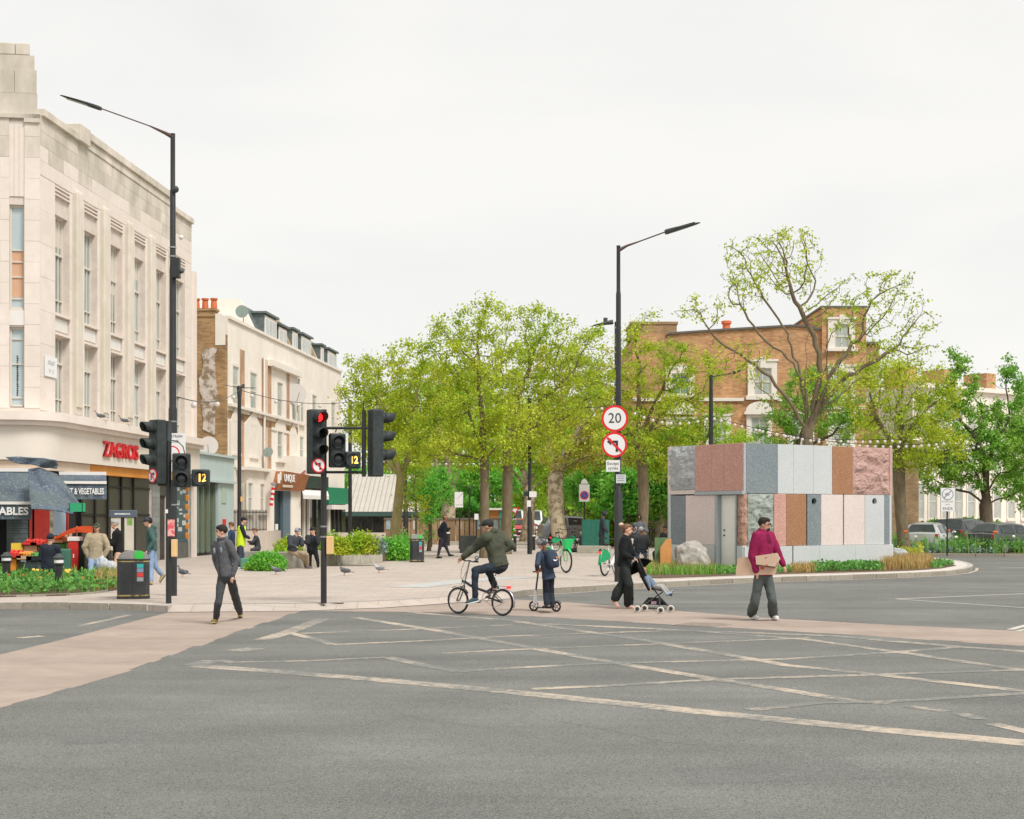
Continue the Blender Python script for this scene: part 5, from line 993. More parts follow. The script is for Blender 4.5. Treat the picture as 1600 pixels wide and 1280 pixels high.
def T(label, bx_, by_, crowns, r0px, fork, bark, leaf, **kw):
 b = G(bx_, by_, PZ) if by_ > 806 else None; Y = kw.pop('Y', None)
 if Y: b = W(bx_, 806, Y); b.z = PZ
 Y = b.y; f = W(fork[0], fork[1], Y); return tree(label, b, cpx(crowns, Y), r0px * Y / FPX, f, bark, leaf, **kw)
gp = 'street trees on the plaza and along the avenue'
T('slim tree with yellowish mossy trunk beside the small bin', 612, 868, [(590, 650, 68, 60), (650, 600, 64, 62), (575, 590, 45, 40), (640, 690, 70, 45), (560, 630, 38, 35), (690, 640, 40, 45)], 7.5, (627, 745), BARK_Y, LF_Y, n_attr=480, leaves=11000, seed=11, group=gp, lsize=.17)
T('tall tree rising behind the cyclist, left of the twin trunk', 757, 872, [(745, 500, 48, 40), (720, 560, 70, 50), (770, 580, 60, 60), (745, 640, 75, 45), (690, 690, 65, 42), (800, 660, 45, 45), (755, 700, 60, 35)], 7, (757, 720), BARK, LF_Y, n_attr=620, leaves=13000, seed=12, group=gp, lsize=.16)
T('straight grey trunked tree just right of the cyclist head', 790, 866, [(835, 525, 62, 50), (885, 560, 62, 58), (800, 610, 60, 50), (850, 650, 65, 45), (900, 620, 45, 50), (815, 700, 50, 28)], 8, (793, 700), BARK, LF_Y, n_attr=600, leaves=12500, seed=13, group=gp, lsize=.16)
T('plane tree with mottled pale bark behind the green bicycle', 877, 853, [(890, 590, 65, 60), (930, 640, 60, 60), (850, 650, 50, 50), (900, 700, 70, 40), (955, 580, 35, 40), (940, 690, 50, 40)], 12, (868, 745), BARK_P, LF_B, n_attr=560, leaves=12000, seed=14, group=gp, lsize=.22)
T('plane tree with pale mottled trunk behind the walking man', 704, 846, [(690, 640, 60, 60), (730, 690, 60, 50), (660, 690, 50, 45), (650, 620, 50, 50), (720, 610, 60, 50)], 11, (706, 772), BARK_P, LF_G, n_attr=520, leaves=11000, seed=15, group=gp, lsize=.24, step=.55)
T('far plane tree with a low side branch right of the twin trunks', 822, 846, [(810, 660, 50, 50), (850, 690, 50, 45), (780, 700, 45, 40), (860, 730, 35, 25)], 9, (828, 775), BARK_P, LF_G, n_attr=420, leaves=9000, seed=16, group=gp, lsize=.24, step=.55)
T('grey trunked tree behind the hooded man at the central lamp post', 999, 0, [(1000, 525, 45, 38), (1010, 580, 60, 50), (960, 620, 50, 60), (1050, 640, 60, 50), (1000, 690, 75, 40), (1090, 590, 45, 40), (1060, 545, 30, 25), (1045, 710, 50, 30)], 8.5, (998, 690), BARK, LF_Y, Y=73, n_attr=640, leaves=13000, seed=17, group=gp, lsize=.17)
T('big many limbed tree with thin leaves rising behind the kiosk', 1264, 0, [(1200, 415, 72, 55), (1235, 385, 50, 28), (1155, 455, 40, 35), (1265, 440, 25, 40), (1090, 487, 52, 20), (1310, 462, 50, 30), (1385, 450, 52, 32), (1430, 500, 45, 30), (1340, 500, 55, 35), (1150, 560, 55, 35), (1390, 545, 65, 30), (1300, 600, 60, 35)], 8.5, (1262, 672), BARK, LF_Y, Y=57, n_attr=1500, leaves=5200, seed=18, group=gp, lsize=.15, clump=.20, twig=.010, step=.34)
T('tree with grey leaning trunk just right of the kiosk', 1414, 0, [(1400, 600, 65, 42), (1450, 620, 60, 50), (1370, 650, 60, 40), (1430, 690, 75, 45), (1350, 600, 45, 35), (1480, 700, 45, 35)], 9.5, (1404, 700), BARK, LF_Y, Y=66, n_attr=620, leaves=13000, seed=19, group=gp, lsize=.16)
T('dark trunked dense green tree behind the parked cars', 1534, 0, [(1530, 710, 75, 55), (1490, 660, 55, 55), (1575, 700, 60, 55), (1500, 600, 35, 50), (1570, 620, 32, 60), (1460, 740, 50, 35), (1590, 760, 45, 30)], 10, (1540, 790), BARK_D, LF_D, Y=86, n_attr=560, leaves=17000, seed=20, group=gp, lsize=.24, step=.5)
T('round bright green tree beyond the slim mossy one', 668, 0, [(668, 755, 34, 28), (650, 770, 24, 22), (690, 770, 24, 24)], 3, (668, 800), BARK_D, LF_E, Y=92, n_attr=200, leaves=7000, seed=21, group=gp, lsize=.20)
T('thin sapling with sparse yellow leaves beside the small bin', 650, 0, [(650, 755, 26, 30), (660, 790, 22, 20), (640, 785, 16, 18)], 1.8, (650, 800), BARK, LF_Y, Y=62, n_attr=120, leaves=700, seed=22, group=gp, lsize=.14, step=.3, twig=.01)
T('narrow trunk clothed in green ivy beside the walking man', 670, 0, [(669, 800, 9, 30), (668, 830, 8, 22), (672, 770, 20, 20)], 3, (669, 790), BARK_D, LF_E, Y=70, n_attr=140, leaves=2600, seed=23, group=gp, lsize=.16, step=.3)
T('leafy green tree in front of the brick house', 1230, 0, [(1245, 640, 52, 45), (1285, 660, 50, 40), (1215, 680, 40, 25), (1270, 600, 40, 35), (1320, 650, 45, 45)], 6, (1240, 720), BARK_D, LF_D, Y=76, n_attr=360, leaves=9000, seed=24, group=gp, lsize=.18)
T('light green tree below the left windows of the brick house', 1085, 0, [(1080, 690, 55, 40), (1130, 690, 45, 30), (1040, 720, 45, 40), (1110, 650, 35, 25)], 5, (1080, 770), BARK, LF_G, Y=74, n_attr=320, leaves=6500, seed=25, group=gp, lsize=.17)
T('green tree at the right edge behind the white houses corner', 1610, 0, [(1600, 690, 45, 60), (1620, 620, 40, 40), (1595, 760, 40, 40)], 6, (1605, 780), BARK_D, LF_D, Y=90, n_attr=260, leaves=6500, seed=26, group=gp, lsize=.24, step=.5)
far = [(560, 760, 40, 40, 110, LF_E), (620, 740, 45, 50, 118, LF_G), (700, 750, 55, 60, 125, LF_G), (760, 760, 50, 55, 118, LF_E), (820, 760, 45, 50, 150, LF_G), (880, 740, 50, 60, 130, LF_G), (930, 760, 50, 55, 100, LF_E), (985, 770, 45, 50, 79, LF_E), (1035, 780, 40, 45, 78, LF_D), (640, 690, 60, 50, 135, LF_Y), (780, 690, 70, 55, 140, LF_G), (940, 700, 55, 55, 125, LF_Y), (1030, 705, 50, 45, 80, LF_Y), (870, 670, 60, 55, 160, LF_G), (720, 640, 60, 50, 150, LF_Y), (600, 655, 45, 45, 130, LF_Y), (850, 765, 45, 40, 170, LF_G), (1075, 770, 45, 40, 79, LF_D)]
fl_l = ['bushy', 'loose', 'spreading', 'rounded', 'hazy', 'tall', 'full', 'dense', 'dark', 'pale', 'broad', 'yellowish', 'feathery', 'distant', 'high', 'slender', 'remote', 'low']
wh_ = ['beyond the ribbed roof hall', 'beyond the hoarding at its left end', 'beyond the walking man', 'beyond the cyclist', 'at the far end of the avenue', 'behind the mottled plane tree', 'behind the parking sign', 'behind the central lamp post', 'behind the seated people', 'over the slim mossy tree', 'over the cyclist', 'behind the round speed sign', 'left of the brick house', 'high above the parked vans', 'above the hoarding', 'over the traffic signal', 'behind the white van', 'behind the kiosk']
for i, (x, y, rx, ry, Y, lf) in enumerate(far):
 k = Y / 90; T(f'{fl_l[i]} green tree {wh_[i]}', x, 0, [(x, y - ry * .15, rx, ry * .8), (x - rx * .55, y + ry * .25, rx * .6, ry * .5), (x + rx * .5, y + ry * .1, rx * .6, ry * .6)], 4.0, (x, min(800, y + ry * .75)), BARK_D if i % 2 else BARK_P, lf, Y=Y, n_attr=160, leaves=6200, seed=40 + i, group='trees and bushes far beyond the plaza', lsize=.30 * k, step=.75 * k, clump=.62 * k, twig=.02)
def hedge(label, x0, x1, ytop, Y, m_, n, size=.2, dep=1.6, seed=5):
 rng = np.random.default_rng(seed); a = W(x0, 806, Y).x; b = W(x1, 806, Y).x; h = CAMZ - (ytop - CY) / FPX * Y
 c_ = np.stack([rng.uniform(a, b, n), Y + rng.uniform(0, dep, n), PZ + rng.random(n) * h], 1); c_[:, 2] *= 1 + .45 * np.array([noise.noise(Vector((p[0] * .8, 0, seed))) for p in c_])
 t = thing('hedge', label, 'hedge', ((a + b) / 2, Y, PZ)); me = quads_mesh('foliage', leaf_quads(c_ - np.array([(a + b) / 2, Y, PZ]), size, rng, aspect=.8)); o = link('foliage', me, m_, t)
 MB().bx(a + .1, b - .1, -Y - .3, -Y - dep, PZ, PZ + h * .8, ID).build('stems', BARK_D, t)
hedge('green hedge behind the hooded men and chairs', 915, 1046, 782, 80, LF_G, 6500, .24, seed=5)
hedge('clipped dark green hedge in front of the white houses', 1452, 1566, 817, 90, LF_D, 6000, .2, seed=6)
hedge('green bushes beyond the hoarding', 548, 800, 790, 100, LF_E, 9000, .3, seed=7)
hedge('distant green bushes closing the avenue', 780, 930, 788, 185, LF_G, 6000, .45, 3, seed=8)
# ==== street furniture
AMBER = mat('amber_digits', (1.0, 0.55, 0.12), emit=1.6); RED_ON = mat('red_lens_lit', (1.0, 0.02, 0.02), emit=1.3, rough=.3); RED_OFF = mat('red_lens', (0.16, 0.01, 0.012), rough=.3); LENS = mat('dark_lens', (0.02, 0.025, 0.025), rough=.15, spec=.6)
YBOX = mat('push_box_yellow', (0.72, 0.46, 0.20), (0.78, 0.54, 0.28), rough=.6, scale=3); PLATE_B = mat('sign_back', (0.26, 0.27, 0.27), rough=.6)
def hdir(F): return (F.N.x, F.N.y, 0)
def visor(F, u, z, r, ln, d, part, m_, inner):
 b = MB(); n = 14; rr = [(r, 0), (r * .97, ln * .5), (r * .92, ln)]
 for k in range(n + 1):
  t = -.35 * math.pi + (1.7 * math.pi) * k / n
  cut = 1.0 if .05 < k / n < .95 else .35
  for (q, dd) in ((r, 0), (r * .93, ln * cut * (1.0 - .35 * (1 - math.sin(t)) / 2))): b.v.append(F.pt(u + math.cos(t) * q, d + dd, z + math.sin(t) * q))
 for k in range(n): i = 2 * k; b.f.append((i, i + 2, i + 3, i + 1)); b.m.append(0)
 o = b.build('visor', m_, part, smooth=60); so = o.modifiers.new('t', 'SOLIDIFY'); so.thickness = .008; return o
def signal_head(parent, px, py, Y, yaw, n=3, lit=None, w_=.30, step=.31, extra=0.0, r=.105, vl=.24, z_top=None, square=False, backplate=False):
 p = W(px, py, Y); F = Fr(p.x, p.y, yaw); zc = p.z; h = step * n
 z0, z1 = zc - h / 2 - extra, zc + h / 2
 hd = MB().bx(-w_ / 2, w_ / 2, -.16, .06, z0, z1, F).build('signal_head', signal_m, parent, bevel=.03)
 if backplate: MB().bx(-w_ / 2 - .05, w_ / 2 + .05, -.17, -.15, z0 - .04, z1 + .04, F).build('backing_board', signal_m, hd)
 for i in range(n):
  z = z1 - step * (i + .5); on = lit == i
  MB().lathe([(r + .015, 0), (r + .015, .025), (r, .03)], F.pt(0, .06, z), 18, axis=hdir(F)).build('lens_ring', signal_m, hd, smooth=40)
  MB().lathe([(r * .93, .02), (r * .6, .045), (.01, .055)], F.pt(0, .06, z), 18, axis=hdir(F)).build('lens', RED_ON if on else (RED_OFF if i == 0 and n == 3 else LENS), hd, smooth=60)
  visor(F, 0, z, r + .008, vl, .08, hd, signal_m, None)
 return hd, F, z0, z1
def round_sign(parent, F, u, z, r, d, inner=sign_w, ring=red_m, th=.012):
 b = MB().lathe([(r, 0), (r, th)], F.pt(u, d, z), 32, axis=hdir(F)).build('sign_disc', ring, parent)
 MB().lathe([(r * .83, th), (r * .83, th + .003)], F.pt(u, d, z), 32, axis=hdir(F)).build('sign_face', inner, b); return b, d + th + .004
def arrow_turn(parent, F, u, z, s, d, mirror=1, m_=None, bar=True):
 "bent arrow with a red bar over it"
 m_ = m_ or black_m; q = lambda x: u + x * s * mirror
 MB().prism([(q(.10), z - .55 * s), (q(.28), z - .55 * s), (q(.28), z + .32 * s), (q(-.25), z + .32 * s), (q(-.25), z + .50 * s), (q(-.58), z + .23 * s), (q(-.25), z - .04 * s), (q(-.25), z + .14 * s), (q(.10), z + .14 * s)], d, d + .003, F).build('arrow', m_, parent)
 if bar: MB().prism([(u - .62 * s, z + .50 * s), (u - .50 * s, z + .62 * s), (u + .62 * s, z - .50 * s), (u + .50 * s, z - .62 * s)], d + .0035, d + .006, F).build('bar', red_m, parent)
def digits(parent, F, s_, u, z, size, d, m_, sx=1.0): return text(s_, size, m_, parent, F.pt(u, d, z), F.a, .002, sx, bold=.006)
# --- left signal post
b0 = G(263.5, 943, PZ); YL = b0.y
sp = thing('traffic_signal', 'traffic signal post with red sticker, head turned left and no right turn disc', 'traffic light', b0, 'traffic signals at the crossing')
MB().tube([b0, (b0.x, b0.y, W(0, 690, YL).z)], .055, 12).build('post', black_m, sp, smooth=60); MB().tube([(b0.x, b0.y, W(0, 690, YL).z), (b0.x, b0.y, W(0, 658, YL).z)], .058, 12).build('post_cap', steel_m if False else grey_black, sp, smooth=60)
hd, F, z0, z1 = signal_head(sp, 243, 694, YL - .1, R(-42), 3, None, extra=.30)
round_sign(hd, F, .0, z0 + .16, .135, .062)
arrow_turn(hd, F, 0, z0 + .16, .15, .08, -1)
MB().tube([W(247, 686, YL), W(262, 686, YL)], .018, 6).tube([W(247, 758, YL), W(262, 758, YL)], .018, 6).build('bracket', black_m, sp); MB().tube([W(268, 688, YL), W(278, 690, YL), W(286, 698, YL), W(289, 710, YL)], .010, 6).build('cable', rubber, sp, smooth=60)
hd, F, z0, z1 = signal_head(sp, 283.5, 735, YL - .12, R(12), 2, None, w_=.345, step=.325, r=.125, vl=.10)
p = W(313.5, 747, YL - .12); F2 = Fr(p.x, p.y, R(6))
cd = MB().bx(-.17, .17, -.12, .05, p.z - .165, p.z + .165, F2).build('countdown_box', signal_m, sp, bevel=.03); MB().lathe([(.14, 0), (.14, .05), (.125, .05), (.12, .02)], F2.pt(0, .05, p.z), 24, axis=hdir(F2)).build('countdown_ring', signal_m, cd, smooth=40); MB().lathe([(.122, 0), (.122, .012)], F2.pt(0, .05, p.z), 24, axis=hdir(F2)).build('countdown_face', mat('amber_dark', (0.22, 0.19, 0.10), rough=.4), cd)
digits(cd, F2, '12', .03, p.z - .005, .20, .068, AMBER, .85)
F3 = Fr(b0.x, b0.y, 0)
MB().bx(-.005, .13, .06, .065, W(0, 838, YL).z, W(0, 812, YL).z, F3).build('sticker', mat('red_sticker', (0.75, 0.12, 0.15), (0.8, 0.45, 0.42), scale=9, pos=(.48, .52)), sp)
MB().bx(.07, .165, -.05, .11, W(0, 870, YL).z, W(0, 843, YL).z, F3).build('push_button_box', YBOX, sp, bevel=.012)
MB().bx(-.05, .0, .056, .06, W(0, 802, YL).z, W(0, 796, YL).z, F3).build('label', sign_w, sp)
# --- middle signal post
b0 = G(505.8, 943, PZ); YM = b0.y
sp = thing('traffic_signal', 'traffic signal post with lit red lamp, side bracket and no left turn disc', 'traffic light', b0, 'traffic signals at the crossing')
MB().tube([b0, (b0.x, b0.y, W(0, 640, YM).z)], .058, 12).build('post', black_m, sp, smooth=60)
hd, F, z0, z1 = signal_head(sp, 495, 678, YM - .16, R(34), 3, 0, extra=.30)
round_sign(hd, F, .0, z0 + .16, .14, .062); arrow_turn(hd, F, 0, z0 + .16, .15, .08, 1)
hd, F, z0, z1 = signal_head(sp, 527.5, 704, YM - .12, R(18), 2, None, w_=.30, step=.325, r=.12, vl=.10)
p = W(551.5, 719, YM - .12); F2 = Fr(p.x, p.y, R(10))
cd = MB().bx(-.145, .145, -.12, .05, p.z - .165, p.z + .165, F2).build('countdown_box', signal_m, sp, bevel=.03); MB().lathe([(.135, 0), (.135, .05), (.12, .05), (.115, .02)], F2.pt(0, .05, p.z), 24, axis=hdir(F2)).build('countdown_ring', signal_m, cd, smooth=40); MB().lathe([(.118, 0), (.118, .012)], F2.pt(0, .05, p.z), 24, axis=hdir(F2)).build('countdown_face', MATS['amber_dark'], cd)
digits(cd, F2, '12', .02, p.z - .005, .19, .068, AMBER, .78)
br = MB(); br.tube([W(508, 669, YM), W(574, 669, YM)], .026, 8).tube([W(508, 738, YM), W(572, 738, YM)], .026, 8).build('bracket_arm', black_m, sp, smooth=60); MB().tube([W(568.5, 641, YM), W(568.5, 745, YM)], .040, 8).build('bracket_post', black_m, sp, smooth=60)
MB().tube([W(568, 627, YM), W(568.4, 645, YM)], .012, 6).tube([W(524, 676, YM), W(526, 669, YM)], .012, 6).build('bracket_rod', black_m, sp)
p = W(588, 692, YM); F = Fr(p.x, p.y, R(118)); z0, z1 = W(0, 745, YM).z, W(0, 640, YM).z
hd = MB().bx(-.14, .14, -.13, .10, z0, z1, F).build('signal_head', signal_m, sp, bevel=.025); st = (z1 - z0) / 3.6
for i in range(3):
 z = z1 - st * (i + .45); MB().lathe([(.12, 0), (.12, .03), (.1, .04)], F.pt(0, .10, z), 16, axis=hdir(F)).build('lens_ring', signal_m, hd, smooth=40); visor(F, 0, z, .115, .27, .12, hd, signal_m, None)
for i in range(9): MB().bx(.13, .155, -.03, .05, z1 - .06 - i * (z1 - z0 - .1) / 9 - .035, z1 - .06 - i * (z1 - z0 - .1) / 9, F).build('hinge', grey_black, hd); MB().lathe([(.022, 0), (.022, .012)], F.pt(-.02, -.13, z1 - .08 - i * .14), 10, axis=(-F.N.x, -F.N.y, 0)).build('stud', grey_black, hd)
F3 = Fr(b0.x, b0.y, 0); MB().bx(.06, .19, -.05, .10, W(0, 866, YM).z, W(0, 838, YM).z, F3).build('push_button_box', YBOX, sp, bevel=.015)
for y_ in (824, 840): MB().lathe([(.066, 0), (.066, .03)], (b0.x, b0.y, W(0, y_, YM).z), 12).build('strap', steel_m, sp)
# --- lamp posts
def lamp_post(label, bx_, by_, ytop, radii, arm=None, group='lamp posts'):
 b = G(bx_, by_, PZ); Y = b.y; t = thing('lamp_post', label, 'lamp post', b, group); pr = []
 for (y, r) in radii: pr.append((r * Y / FPX, W(0, y, Y).z))
 MB().lathe([(pr[0][0] * 1.0, PZ)] + pr, (b.x, b.y, 0), 16).build('pole', black_m, t, smooth=50)
 return t, b, Y
def luminaire(t, a, c, w_, th, m_=None):
 a, c = Vector(a), Vector(c); ax = (c - a).normalized(); s = Vector((0, 1, 0)); up = ax.cross(s) * -1; l = (c - a).length
 rings = [(a + ax * l * f, s, up, w_ * ww, th * tt) for f, ww, tt in ((0, .35, .9), (.08, .6, 1.0), (.3, .95, .75), (.6, .9, .5), (.9, .55, .3), (1.0, .2, .15))]
 h = MB().loft(rings, 14, power=2.8).build('luminaire', grey_black, t, smooth=50)
 MB().loft([(a + ax * l * f - up * th * .6, s, up, w_ * .6, th * .12) for f in (.3, .85)], 10).build('lamp_glass', mat('lamp_glass', (0.25, 0.25, 0.2), rough=.3), h)
t, b, Y = lamp_post('tall black lamp post left, beside the signal post, arm reaching left', 270, 931, 210, [(640, 6.6), (636, 5.6), (420, 5.2), (416, 4.6), (298, 4.4), (296, 3.8), (211, 3.7), (209, 3.9)])
MB().tube([W(272, 215, Y), W(258, 208, Y), W(234, 197, Y)], [.055, .035, .016], 8).tube([W(234, 197, Y), W(156, 169, Y - .3)], .014, 6).build('arm', mat('arm_rust', (0.10, 0.06, 0.05), rough=.5), t, smooth=60)
luminaire(t, W(158, 170, Y - .3), W(94, 149, Y - .8), .16, .05)
t['_'] = 1
for (x, y, r) in ((274, 296, .075), (283, 371, .05)): MB().ell(W(x, y, Y - .05), (r, r, r), nu=12, nv=8).build('camera_dome', grey_black if r > .06 else white_m, t, smooth=180)
MB().bx(-.04, .12, .0, .16, W(0, 436, Y).z, W(0, 404, Y).z, Fr(W(274, 0, Y).x, Y, 0)).build('bracket_box', black_m, t, bevel=.02); MB().ell(W(283, 424, Y - .1), (.06, .06, .05)).build('camera_dome', grey_black, t, smooth=180)
for y_ in (388, 402, 660, 790): MB().lathe([(.075 if y_ < 600 else .092, 0), (.075 if y_ < 600 else .092, .03)], (b.x, b.y, W(0, y_, Y).z), 14).build('band', steel_m, t)
Fz = Fr(W(273, 0, Y).x, Y, R(-4)); zp = lambda y: W(0, y, Y - .12).z; wpx = Y / FPX
pl_ = MB().bx(-19 * wpx, 19.5 * wpx, .10, .115, zp(737), zp(677), Fz).build('zone_plate', sign_w, t); text('PEDESTRIAN', .085, black_m, pl_, Fz.pt(0, .117, zp(682)), Fz.a, .001, .85); text('ZONE', .085, black_m, pl_, Fz.pt(0, .117, zp(690)), Fz.a, .001)
b1, dd = round_sign(pl_, Fz, -.02, zp(709), .165, .117, th=.004); 
MB().bx(-18 * wpx, -2 * wpx, .09, .105, zp(750), zp(733.5), Fz).build('restriction_plate', mat('plate_orange', (0.75, 0.36, 0.03), rough=.5), t); MB().lathe([(.065, 0), (.065, .003)], Fz.pt(-.155, .105, zp(741)), 20, axis=hdir(Fz)).build('no_stopping_disc', red_m, t); MB().lathe([(.050, .003), (.050, .006)], Fz.pt(-.155, .105, zp(741)), 20, axis=hdir(Fz)).build('no_stopping_face', mat('sign_blue', (0.05, 0.12, 0.45), rough=.5), t)
t, b, Y = lamp_post('tall black lamp post in the middle with round 20 and no left turn signs', 966.3, 909, 385, [(1020 - 250, 6.3), (766, 4.3), (640, 4.2), (460, 3.9), (455, 3.1), (386, 3.0), (384, 3.3)])
MB().tube([W(967, 391, Y), W(980, 384, Y), W(1000, 377, Y)], [.05, .03, .018], 8).tube([W(1000, 377, Y), W(1041, 362, Y - .3)], .018, 6).build('arm', MATS['arm_rust'], t, smooth=60); luminaire(t, W(1039, 363, Y - .3), W(1094, 348, Y - .8), .2, .075)
Fc_ = Fr(W(963, 0, Y).x, Y, R(-8)); wpx = Y / FPX; zc_ = lambda y: W(0, y, Y - .12).z
s1, dd = round_sign(t, Fc_, -.03, zc_(654), .34, .10); text('20', .36, black_m, s1, Fc_.pt(-.03, dd + .002, zc_(654)), Fc_.a, .002, .95)
s1, dd = round_sign(t, Fc_, -.04, zc_(695), .325, .10); arrow_turn(s1, Fc_, -.04, zc_(695), .33, dd, 1)
q = MB().bx(-.25, .10, .10, .112, zc_(737), zc_(719), Fc_).build('except_plate', sign_w, t); text('Except\ncycles', .115, black_m, q, Fc_.pt(-.075, .114, zc_(728)), Fc_.a, .001, .95)
MB().bx(-.0, .25, .08, .09, zc_(755), zc_(741.5), Fc_).build('small_plate', mat('plate_pale', (0.62, 0.63, 0.64), rough=.5), t)
for k, y_ in enumerate((744, 747.5, 751)): MB().bx(.03, .21, .09, .092, zc_(y_) - .01, zc_(y_) + .01, Fc_).build('plate_print', PLATE_B, t)
t, b, Y = lamp_post('slim post with flat twin lamp arms in front of the brick and stucco terrace', 374, 876, 603, [(835, 3.9), (832, 3.1), (625, 2.9), (606, 4.2), (603, 3.0)])
for (x0, x1, y1, dy) in ((374, 345, 601, -1.5), (374, 402, 606.5, 1.5)): luminaire(t, W(x0, 606, Y), W(x1, y1, Y + dy), .16, .05)
MB().box(W(380, 603, Y), (.1, .1, .12)).build('sensor', grey_black, t)
MB().bx(.06, .16, 0, .1, W(0, 784, Y).z, W(0, 776, Y).z, Fr(b.x, b.y, 0)).build('yellow_tag', YBOX, t)
t, b, Y = lamp_post('slim dark post behind the middle signal, before the green sign', 547, 862, 625, [(700, 3.0), (625, 2.6)])
t, b, Y = lamp_post('dark post right of the mossy tree, thicker at its foot', 634, 852, 640, [(790, 4.0), (786, 2.6), (642, 2.2)])
MB().bx(.07, .17, .05, .07, W(0, 799, Y).z, W(0, 791, Y).z, Fr(b.x, b.y, 0)).build('white_tag', sign_w, t); MB().tube([W(625, 850, Y), W(625, 806, Y)], .05, 8).build('side_pipe', black_m, t); MB().box(W(625.5, 807, Y), (.12, .12, .5)).build('yellow_cap', YBOX, t)
t, b, Y = lamp_post('dark lamp post with small white plates right of the cyclist', 827.6, 866, 620, [(802, 3.8), (798, 2.8), (622, 2.4)])
MB().bx(-.02, .30, .08, .09, W(0, 777, Y).z, W(0, 768, Y).z, Fr(b.x, b.y, 0)).build('white_plate', sign_w, t); MB().bx(-.12, .06, .09, .10, W(0, 792, Y).z, W(0, 782, Y).z, Fr(b.x, b.y, 0)).build('white_plate', sign_w, t); MB().box(W(822, 772, Y), (.18, .2, .2)).build('loudspeaker', black_m, t)
t = thing('lamp_post', 'thin lamp post behind the kiosk with its arm to the right', 'lamp post', W(1111, 806, 68), 'lamp posts'); p = W(1111, 806, 68)
MB().tube([(p.x, p.y, PZ), (p.x, p.y, W(0, 640, 68).z), W(1111, 586, 68)], [.13, .10, .08], 10).build('pole', black_m, t, smooth=60); MB().tube([W(1111, 589, 68), W(1146, 583, 68)], .03, 6).build('arm', black_m, t); luminaire(t, W(1144, 583, 68), W(1165, 577, 68), .2, .08)
t = thing('lamp_post', 'lamp head peeping out left of the central lamp post', 'lamp post', W(962, 806, 74), 'lamp posts'); p = W(963, 806, 74)
MB().tube([(p.x, p.y, PZ), (p.x, p.y, W(0, 503, 74).z)], .09, 10).build('pole', black_m, t, smooth=60); luminaire(t, W(958, 503, 74), W(926, 509, 74), .25, .12); MB().box(W(946, 500, 74), (.2, .2, .2)).build('sensor', grey_black, t)
# --- festoon lights
BULB = mat('festoon_bulb', (0.85, 0.80, 0.76), rough=.4, transl=.3)
def festoon(label, pts, n, sag, rb, bs=1):
 for s_i, (a, c) in enumerate(zip(pts, pts[1:])):
  a, c = Vector(a), Vector(c); t = thing('string_lights', label[s_i], 'string lights', a, 'strings of festoon bulbs'); m_ = n[s_i]; cab = []
  for i in range(25): f = i / 24; q = a.lerp(c, f); q.z -= sag * 4 * f * (1 - f); cab.append(q)
  MB().tube(cab, .012, 4).build('cable', black_m, t, smooth=180); first = None
  for i in range(m_):
   f = (i + .5) / m_; q = a.lerp(c, f); q.z -= sag * 4 * f * (1 - f) + rb + .02
   if first is None:
    first = MB().ell(q, (rb, rb, rb), nu=10, nv=7).build('bulb', BULB, t, smooth=180); fq = q.copy()
   else:
    o = first.copy(); C.objects.link(o); o.parent = t; o.location = first.location + (q - fq)
YF = 66
festoon(['string of bulbs from the left lamp post to the twin armed post', 'string of bulbs from the twin armed post to the dark post', 'string of bulbs in front of the mossy tree', 'string of bulbs between the dark post and the central lamp post'],
  [W(277, 620, 29.9), W(374, 609, 54), W(547, 628, 62), W(828, 624, 64), W(962, 632, 66)], [3, 5, 17, 9], .25, .075)
festoon(['short string of bulbs right of the central post toward the thin lamp post', 'string of bulbs from the thin lamp post to the leaning tree', 'string of bulbs from the leaning tree to the dark trunked tree'],
  [W(985, 640, 66), W(1111, 650, 67), W(1400, 686, 64), W(1548, 690, 80)], [9, 26, 16], .40, .068)
festoon(['string of bulbs sagging over the top of the kiosk'], [W(1180, 668, 55), W(1480, 690, 60)], [24], .35, .06)
festoon(['faint far string of bulbs below the crowns'], [W(560, 716, 80), W(880, 716, 84)], [30], .25, .07)
